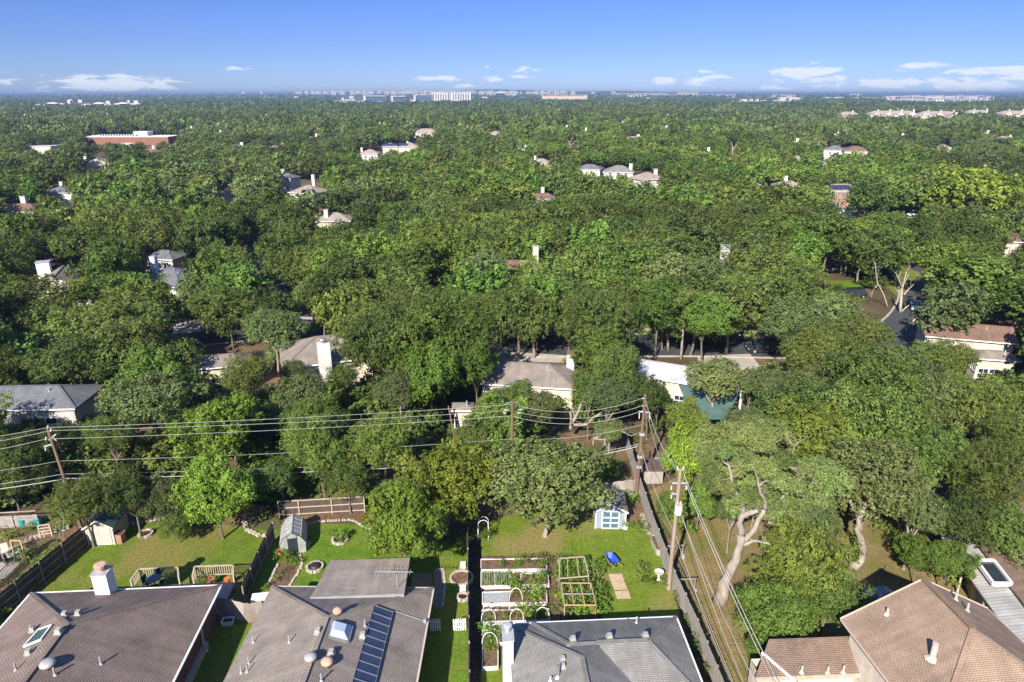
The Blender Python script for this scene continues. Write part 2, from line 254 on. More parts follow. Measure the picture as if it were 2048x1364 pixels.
# ------------------------------------------------------------------ mesh builder
class MB:
    def __init__(s): s.v = []; s.f = []
    def face(s, pts):
        b = len(s.v); s.v += [tuple(p) for p in pts]; s.f.append(tuple(range(b, b + len(pts)))); return s
    def box(s, c, d, rz=0.0, taper=1.0, rx=0.0):
        x, y, z = d[0] / 2, d[1] / 2, d[2] / 2; m = Matrix.Translation(c) @ Matrix.Rotation(rz, 4, 'Z') @ Matrix.Rotation(rx, 4, 'X')
        b = len(s.v)
        for k in (-1, 1):
            t = taper if k > 0 else 1
            for i, j in ((-1, -1), (1, -1), (1, 1), (-1, 1)): s.v.append(tuple(m @ Vector((i * x * t, j * y * t, k * z))))
        for q in ((3, 2, 1, 0), (4, 5, 6, 7), (0, 1, 5, 4), (1, 2, 6, 5), (2, 3, 7, 6), (3, 0, 4, 7)): s.f.append(tuple(b + i for i in q))
        return s
    def beam(s, p, q, w_, h_=None):
        p, q = Vector(p), Vector(q); h_ = h_ or w_; d = q - p
        if d.length < 1e-6: return s
        u = d.normalized(); r = u.cross(Vector((0, 0, 1)))
        r = r.normalized() if r.length > 1e-3 else Vector((1, 0, 0)); t = r.cross(u); b = len(s.v)
        for e in (p, q):
            for i, j in ((-1, -1), (1, -1), (1, 1), (-1, 1)): s.v.append(tuple(e + r * (i * w_ / 2) + t * (j * h_ / 2)))
        for f in ((3, 2, 1, 0), (4, 5, 6, 7), (0, 1, 5, 4), (1, 2, 6, 5), (2, 3, 7, 6), (3, 0, 4, 7)): s.f.append(tuple(b + i for i in f))
        return s
    def tube(s, pts, rad, n=6, cap=True):
        pts = [Vector(p) for p in pts]
        if not hasattr(rad, '__len__'): rad = [rad] * len(pts)
        up = Vector((.13, .27, 1)).normalized(); b0 = len(s.v)
        for i, p in enumerate(pts):
            d = (pts[min(i + 1, len(pts) - 1)] - pts[max(i - 1, 0)])
            d = d.normalized() if d.length > 1e-6 else Vector((0, 0, 1))
            a = d.cross(up)
            if a.length < .05: a = d.cross(Vector((1, 0, 0)))
            a.normalize(); c = d.cross(a)
            for k in range(n):
                t = 2 * math.pi * k / n; s.v.append(tuple(p + (a * math.cos(t) + c * math.sin(t)) * rad[i]))
        for i in range(len(pts) - 1):
            for k in range(n):
                a0 = b0 + i * n + k; a1 = b0 + i * n + (k + 1) % n; s.f.append((a0, a1, a1 + n, a0 + n))
        if cap:
            s.f.append(tuple(b0 + k for k in reversed(range(n)))); e = b0 + (len(pts) - 1) * n; s.f.append(tuple(e + k for k in range(n)))
        return s
    def lathe(s, prof, c=(0, 0, 0), n=14, sx=1, sy=1):
        b = len(s.v); c = Vector(c)
        for r, z in prof:
            for k in range(n):
                t = 2 * math.pi * k / n; s.v.append(tuple(c + Vector((r * math.cos(t) * sx, r * math.sin(t) * sy, z))))
        for i in range(len(prof) - 1):
            for k in range(n): a0 = b + i * n + k; a1 = b + i * n + (k + 1) % n; s.f.append((a0, a1, a1 + n, a0 + n))
        s.f.append(tuple(b + k for k in reversed(range(n)))); e = b + (len(prof) - 1) * n; s.f.append(tuple(e + k for k in range(n)))
        return s
    def slab(s, pts, t):
        "polygon (counter-clockwise from above) thickened downwards by t"
        pts = [Vector(p) for p in pts]; lo = [p - Vector((0, 0, t)) for p in pts]
        s.face(pts); s.face(list(reversed(lo)))
        for i in range(len(pts)): j = (i + 1) % len(pts); s.face([lo[i], lo[j], pts[j], pts[i]])
        return s
    def build(s, name, mat, parent=None, smooth=False):
        me = bpy.data.meshes.new(name); me.from_pydata(s.v, [], s.f)
        me.materials.append(M(mat) if isinstance(mat, str) else mat)
        uv = me.uv_layers.new(name='UVMap')
        Z = Vector((0, 0, 1))
        for p in me.polygons:
            n = p.normal; u = Z.cross(n)
            if u.length < .04: u, v = Vector((1, 0, 0)), Vector((0, 1, 0))
            else: u.normalize(); v = n.cross(u)
            for li in p.loop_indices:
                co = me.vertices[me.loops[li].vertex_index].co; uv.data[li].uv = (co.dot(u) + 50, co.dot(v) + 50)
            if smooth: p.use_smooth = True
        o = bpy.data.objects.new(name, me); sc.collection.objects.link(o)
        if parent is not None: o.parent = parent
        return o
def tag(o, label=None, cat=None, group=None, kind=None):
    if label: o['label'] = label
    if cat: o['category'] = cat
    if group: o['group'] = group
    if kind: o['kind'] = kind
    return o
def thing(name, label, cat, loc=(0, 0, 0), rz=0.0, group=None):
    o = bpy.data.objects.new(name, None); sc.collection.objects.link(o); o.location = loc; o.rotation_euler = (0, 0, rz); o.empty_display_size = .3
    return tag(o, label, cat, group)
def kids(o): return KIDS.get(o.name, [])
KIDS = {}
def copy_tree(o, parent=None):
    c = o.copy(); sc.collection.objects.link(c); c.parent = parent
    for ch in o.children: copy_tree(ch, c)
    return c
def local(o, p):
    return Matrix.Rotation(-o.rotation_euler.z, 3, 'Z') @ (Vector(p) - Vector(o.location))

def sheet(name, pts, z, mat, kind='structure', sub=0):
    m = MB(); m.face([(p[0], p[1], z) for p in pts]); o = m.build(name, mat)
    if o.data.polygons[0].normal.z < 0: o.data.flip_normals()
    o['kind'] = kind; return o
def gsheet(name, pix, z, mat): return sheet(name, [G(*p) for p in pix], z, mat)
#BODY
# ================================================================== THE SETTING
sheet('ground', [(-40000, -300), (40000, -300), (40000, 42000), (-40000, 42000)], 0, 'ground_mat')
def ribbon(name, pts, wd, z, mat, side=0.0, kerb=False):
    pts = [Vector((p[0], p[1], 0)) for p in pts]; fine = []
    for i in range(len(pts) - 1):
        p0, p1, p2, p3 = pts[max(i - 1, 0)], pts[i], pts[i + 1], pts[min(i + 2, len(pts) - 1)]
        for k in range(6):
            t = k / 6; fine.append(.5 * ((2 * p1) + (p2 - p0) * t + (2 * p0 - 5 * p1 + 4 * p2 - p3) * t * t + (3 * p1 - p0 - 3 * p2 + p3) * t ** 3))
    fine.append(pts[-1]); L, Rr = [], []
    for i, p in enumerate(fine):
        d = (fine[min(i + 1, len(fine) - 1)] - fine[max(i - 1, 0)]).normalized(); n = Vector((-d.y, d.x, 0))
        L.append(p + n * (side + wd / 2)); Rr.append(p + n * (side - wd / 2))
    m = MB()
    for i in range(len(fine) - 1):
        if kerb:
            a, b_, c, d = Rr[i], Rr[i + 1], L[i + 1], L[i]; h = Vector((0, 0, z))
            m.face([a + h, b_ + h, c + h, d + h]); m.face([a, b_, b_ + h, a + h]); m.face([c, d, d + h, c + h])
        else: m.face([(q.x, q.y, z) for q in (Rr[i], Rr[i + 1], L[i + 1], L[i])])
    o = m.build(name, mat); o['kind'] = 'structure'; return fine
def gl(pix): return [G(*p) for p in pix]
MAIN = gl([(-420, 780), (-120, 722), (90, 694), (250, 688), (400, 672), (520, 662), (650, 668), (820, 680), (1000, 690), (1200, 690), (1400, 690), (1600, 694), (1750, 690)])
RGT = gl([(1750, 690), (1820, 655), (1850, 610), (1848, 560), (1850, 520), (1905, 470), (1990, 440)])
NORTH = gl([(560, 664), (575, 620), (572, 570), (545, 520), (520, 480), (505, 445), (520, 400)])
EASTR = gl([(1560, 500), (1680, 505), (1780, 500), (1850, 505)])
FARR = gl([(1620, 421), (1720, 427), (1850, 432), (1960, 440)])
for nm, ln, wd, z in (('street', MAIN, 9.5, .008), ('street', RGT, 8.5, .012), ('street', NORTH, 8.5, .016), ('street', EASTR, 8.0, .020), ('street', FARR, 8.0, .008)):
    ribbon(nm, ln, wd, z, 'asphalt')
    ribbon('kerb', ln, .35, .13, 'concrete', side=wd / 2 + .18, kerb=True); ribbon('kerb', ln, .35, .13, 'concrete', side=-wd / 2 - .18, kerb=True)
ribbon('pavement', MAIN, 1.3, .05, 'concrete', side=7.0); ribbon('pavement', RGT, 1.3, .05, 'concrete', side=-6.4)
# driveways that open between the trees
for pix in ([(345, 668), (420, 663), (412, 640), (348, 636)], [(965, 705), (1040, 705), (1150, 712), (1148, 726), (960, 722)], [(1395, 712), (1500, 708), (1525, 738), (1400, 745)], [(0, 690), (70, 686), (100, 665), (20, 668)], [(1640, 690), (1700, 690), (1712, 612), (1680, 604)]):
    gsheet('driveway', pix, .026, 'concrete')
gsheet('front_lawn', [(1265, 668), (1500, 668), (1492, 642), (1420, 635), (1270, 640)], .022, 'lawn_lush')
gsheet('front_lawn', [(1640, 600), (1730, 600), (1735, 560), (1650, 562)], .022, 'lawn_lush')
gsheet('front_lawn', [(470, 640), (600, 640), (600, 605), (500, 600)], .022, 'lawn_mat')
gsheet('front_lawn', [(590, 665), (640, 662), (640, 648), (590, 650)], .030, 'lawn_dry')
gsheet('front_lawn', [(1500, 715), (1640, 712), (1660, 800), (1510, 800)], .022, 'litter')
gsheet('front_lawn', [(1770, 421), (1850, 424), (1850, 412), (1775, 410)], .022, 'lawn_lush')
gsheet('front_lawn', [(1760, 560), (1800, 530), (1840, 545), (1800, 600)], .022, 'lawn_mat')
# yards of the near row of houses
gsheet('back_lawn', [(-200, 1330), (10, 1235), (172, 1070), (245, 1050), (320, 1035), (470, 1045), (548, 1058), (492, 1212), (430, 1420), (-200, 1420)], .004, 'lawn_mat')
gsheet('back_lawn', [(492, 1212), (550, 1056), (620, 1046), (740, 1050), (850, 1085), (934, 1075), (936, 1420), (430, 1420)], .008, 'lawn_lush')
gsheet('back_lawn', [(938, 1080), (960, 1050), (1050, 1020), (1180, 1010), (1290, 1010), (1440, 1430), (938, 1430)], .006, 'lawn_dry')
gsheet('dry_lawn', [(1292, 985), (1400, 930), (1800, 1000), (1960, 1180), (1960, 1430), (1446, 1430)], .004, 'dry_yard')
gsheet('litter_bed', [(140, 1070), (250, 1010), (560, 1010), (735, 1002), (740, 1050), (640, 1042), (545, 1062), (440, 1048), (330, 1042), (245, 1056)], .012, 'litter')
gsheet('litter_bed', [(1160, 1000), (1290, 985), (1345, 1075), (1430, 1364), (1390, 1364), (1350, 1195), (1330, 1110), (1290, 1030), (1245, 1060), (1260, 1010), (1180, 1018)], .014, 'litter')
gsheet('mulch_bed', [(935, 1082), (962, 1078), (962, 1430), (936, 1430)], .012, 'mulch')
gsheet('mulch_bed', [(962, 1112), (1122, 1110), (1122, 1245), (1105, 1300), (962, 1300)], .015, 'soil')
gsheet('garden_bed', [(1118, 1138), (1190, 1138), (1204, 1242), (1120, 1242)], .018, 'mulch')
gsheet('garden_bed', [(548, 1130), (572, 1122), (600, 1138), (590, 1152), (578, 1172), (535, 1176)], .014, 'soil')
gsheet('litter_bed', [(640, 1046), (650, 1028), (722, 1022), (745, 1062), (735, 1052), (700, 1036), (655, 1038)], .018, 'soil')
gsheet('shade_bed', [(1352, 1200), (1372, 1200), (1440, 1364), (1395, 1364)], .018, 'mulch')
gsheet('patio_slab', [(-60, 1120), (40, 1088), (62, 1100), (20, 1152), (-60, 1190)], .03, 'concrete')
gsheet('gravel_bed', [(868, 1142), (886, 1140), (890, 1170), (884, 1216), (866, 1214)], .014, 'gravel_mat')
gsheet('dry_lawn', [(-300, 1230), (-60, 1085), (110, 1030), (165, 1060), (0, 1225)], .004, 'litter')
gsheet('dry_lawn', [(560, 1000), (560, 940), (680, 930), (740, 1000)], .006, 'lawn_mat')
gsheet('dry_lawn', [(1030, 960), (1130, 860), (1330, 860), (1330, 960)], .006, 'litter')
# low rise along the horizon
def ridge(x0, x1, Y, hmax, seed, name='hill'):
    r = random.Random(seed); m = MB(); n = 60; prof = []
    for i in range(n + 1):
        t = i / n; prof.append((x0 + (x1 - x0) * t, hmax * math.sin(math.pi * t) ** .7 * (1 + .12 * math.sin(t * 23 + seed)) + 1))
    for i in range(n):
        (a, ha), (b_, hb) = prof[i], prof[i + 1]
        m.face([(a, Y - 1500, 0), (b_, Y - 1500, 0), (b_, Y, hb), (a, Y, ha)]); m.face([(a, Y, ha), (b_, Y, hb), (b_, Y + 2500, hb * .8), (a, Y + 2500, ha * .8)])
    o = m.build(name, 'leaf_hill'); o['kind'] = 'structure'
surf('leaf_hill', (.07, .10, .04), (.035, .055, .022), .012, 1)
ridge(-2800, 2600, 7500, 66, 3)
ridge(-16000, 17000, 16000, 44, 5)
ridge(3000, 14000, 11000, 32, 7)

# ================================================================== TREES
rng = np.random.default_rng(7)
def crown_mesh(name, seed, n_leaf, size, R=1.0, squash=.78, lobes=26, lobe_r=.36, elong=1.7, mat='leaf_oak', twig=9, lift=.15):
    "crown of unit radius centred on the origin: leaf sprays spread over many lobes; size is leaf length as a share of the crown radius"
    r = np.random.default_rng(seed)
    # lobes on an uneven dome, a few of them thrown outwards
    ph = r.uniform(0, 2 * np.pi, lobes); zz = r.uniform(-.75, 1.0, lobes); rr = np.sqrt(np.clip(1 - zz ** 2, 0, 1)); rad = r.uniform(.30, .92, lobes)
    st = 1 + .18 * np.sin(ph + r.uniform(0, 6)) + .12 * np.sin(2 * ph + r.uniform(0, 6))
    c = np.stack([np.cos(ph) * rr * rad * st, np.sin(ph) * rr * rad * st, zz * rad * squash], 1)
    lr = lobe_r * r.uniform(.50, 1.15, lobes) * (1.15 - .45 * rad)
    k = len(c); tw = max(1, n_leaf // twig); pw = lr ** 2; ti = r.choice(k, tw, p=pw / pw.sum())
    d = r.normal(size=(tw, 3)); d[:, 2] += .22; d /= np.linalg.norm(d, axis=1, keepdims=True)
    base = c[ti] + d * (lr[ti] * np.clip(r.normal(.86, .14, tw), .3, 1.1))[:, None]
    dist = np.linalg.norm(base[:, None, :] - c[None], axis=2) / lr[None]; dist[np.arange(tw), ti] = 9
    keep = dist.min(1) > .62; base, d, ti = base[keep], d[keep], ti[keep]; tw = len(base)
    # every twig carries a run of leaves outwards
    td = d * .7 + r.normal(size=(tw, 3)) * .5 + np.array([0, 0, lift]); td /= np.linalg.norm(td, axis=1, keepdims=True)
    tl = lr[ti] * r.uniform(.12, .55, tw) ; wi = np.repeat(np.arange(tw), twig); n = len(wi); idx = ti[wi]
    f = r.uniform(0, 1, n); pos = base[wi] + td[wi] * (tl[wi] * f)[:, None] + r.normal(size=(n, 3)) * (size * .42)
    nrm = d[wi] * 1.0 + r.normal(size=(n, 3)) * .48 + np.array([0, 0, .3]); nrm /= np.linalg.norm(nrm, axis=1, keepdims=True)
    a = np.cross(nrm, r.normal(size=(n, 3))); a /= np.linalg.norm(a, axis=1, keepdims=True); b_ = np.cross(nrm, a)
    s = size * r.uniform(.6, 1.35, n)[:, None]
    v = np.empty((n, 4, 3)); v[:, 0] = pos + a * s * .5; v[:, 1] = pos + b_ * s * .5 / elong + nrm * s * .10; v[:, 2] = pos - a * s * .5; v[:, 3] = pos - b_ * s * .5 / elong + nrm * s * .10
    tint = np.clip(.28 * r.normal(size=n) + .45 + .2 * np.sin(idx * 2.399) + .12 * np.sin(wi * 1.7), 0, 1)
    me = bpy.data.meshes.new(name); me.vertices.add(n * 4); me.vertices.foreach_set('co', (v * R).reshape(-1))
    me.loops.add(n * 4); me.loops.foreach_set('vertex_index', np.arange(n * 4, dtype=np.int32)); me.polygons.add(n)
    me.polygons.foreach_set('loop_start', np.arange(0, n * 4, 4, dtype=np.int32))
    at = me.attributes.new('tint', 'FLOAT', 'POINT'); at.data.foreach_set('value', np.repeat(tint, 4).astype(np.float32))
    me.update(calc_edges=True); me.materials.append(M(mat)); return me, c, lr
def limb_path(a, b_, r, bend=.12, n=5):
    a, b_ = Vector(a), Vector(b_); L = (b_ - a).length; o = Vector((r.uniform(-1, 1), r.uniform(-1, 1), r.uniform(0, 1))) * L * bend
    return [a.lerp(b_, i / (n - 1)) + o * math.sin(math.pi * i / (n - 1)) for i in range(n)]
def trunk_mesh(name, seed, c, lr, hc, mat='bark', thick=.055, limbs=9, out=.0):
    "trunk and limbs for a crown of unit radius whose centre stands hc above the ground; origin at the ground"
    r = random.Random(seed); m = MB(); fork = Vector((r.uniform(-.08, .08), r.uniform(-.08, .08), hc * .48)); t = thick
    m.tube([(0, 0, -.03), (0, 0, .04), tuple(fork * .5 + Vector((.02, 0, 0))), tuple(fork)], [t * 1.2, t * .8, t * .66, t * .58], 7)
    order = sorted(range(len(c)), key=lambda i: -lr[i])[:limbs]
    for i in order:
        e = Vector((c[i][0], c[i][1], c[i][2] + hc)); e = e + Vector((c[i][0], c[i][1], c[i][2])).normalized() * lr[i] * out
        pts = limb_path(fork, e, r, .14); m.tube(pts, [t * .5, t * .4, t * .3, t * .2, t * .08], 5)
        for _ in range(3):
            q = pts[r.choice((2, 3))]; e2 = q + Vector((r.uniform(-1, 1), r.uniform(-1, 1), r.uniform(-.1, 1))).normalized() * lr[i] * r.uniform(.6, 1.05)
            m.tube(limb_path(q, e2, r, .1, 3), [t * .16, t * .1, t * .04], 4, cap=False)
    o = m.build(name, mat); me = o.data; bpy.data.objects.remove(o); return me
KINDS_ = {  # leaf material, leaf length share, lobes, lobe radius, elongation, squash, trunk material
    'oak': ('leaf_oak', 70, .33, 1.5, .74, 'bark_pale'), 'elm': ('leaf_elm', 74, .31, 2.1, .88, 'bark'), 'dark': ('leaf_dark', 62, .34, 1.6, .80, 'bark'),
    'bright': ('leaf_bright', 54, .34, 1.3, .90, 'bark'), 'lime': ('leaf_lime', 62, .33, 1.5, .86, 'bark')}
LOD = {}
def protos(level, n_leaf, size, variants, kinds):
    for k in kinds:
        mat, lb, lrr, el_, sq, bark = KINDS_[k]
        for q in range(variants):
            seed = hash_(k) * 31 + q * 7 + level * 101
            me, c, lr = crown_mesh(f'crown_{k}', seed, n_leaf, size, squash=sq, lobes=lb, lobe_r=lrr, elong=el_, mat=mat)
            tm = trunk_mesh(f'trunk_{k}', seed, c, lr, 1.25, bark, limbs=9 if level == 0 else 5, out=.25 if k == 'oak' else .1) if level < 2 else None
            LOD.setdefault((level, k), []).append((me, tm))
def hash_(s): return sum(ord(ch) * (i + 3) for i, ch in enumerate(s)) % 997
ALLK = ('oak', 'elm', 'dark', 'bright', 'lime')
protos(0, 40000, .051, 3, ALLK)
protos(1, 10000, .095, 3, ALLK)
KNAME = {'oak': ('live_oak_tree', 'grey-green', 'live oak'), 'elm': ('elm_tree', 'mid green', 'elm'), 'dark': ('dark_oak_tree', 'dark green', 'oak'),
         'bright': ('ash_tree', 'bright green', 'ash tree'), 'lime': ('pecan_tree', 'yellow-green', 'pecan tree')}
TREES = []   # (x, y, crown radius, crown centre height)
def tree(x, y, kind, R, hc, label, group=None, level=None, sq=1.0, seed=None, trunk=True, cat='tree', tintc=(1, 1, 1)):
    d = math.hypot(x, y); level = (0 if d < 95 else 1) if level is None else level
    rr = random.Random(int(x * 131 + y * 977) if seed is None else seed)
    me, tm = rr.choice(LOD[(level, kind)])
    t = thing(KNAME[kind][0], label, cat, (x, y, 0), rr.uniform(0, 6.28), group)
    cr = bpy.data.objects.new('crown', me); sc.collection.objects.link(cr); cr.parent = t
    cr.location = (0, 0, hc); cr.scale = (R * rr.uniform(.95, 1.2), R * rr.uniform(.95, 1.2), R * sq * rr.uniform(.95, 1.15))
    if trunk:
        tr = bpy.data.objects.new('trunk', tm); sc.collection.objects.link(tr); tr.parent = t; tr.scale = (R, R, hc / 1.25)
    TREES.append((x, y, R, hc)); cr.color = (*tintc, 1); return t
def ptree(px, py, rpx, kind, label, hc=None, sq=1.0, group=None, **kw):
    hc = hc or 6.2; p = G(px, py, hc); R = rpx * mpp(p) * .90; return tree(p.x, p.y, kind, R, hc, label, group, sq=sq, **kw)
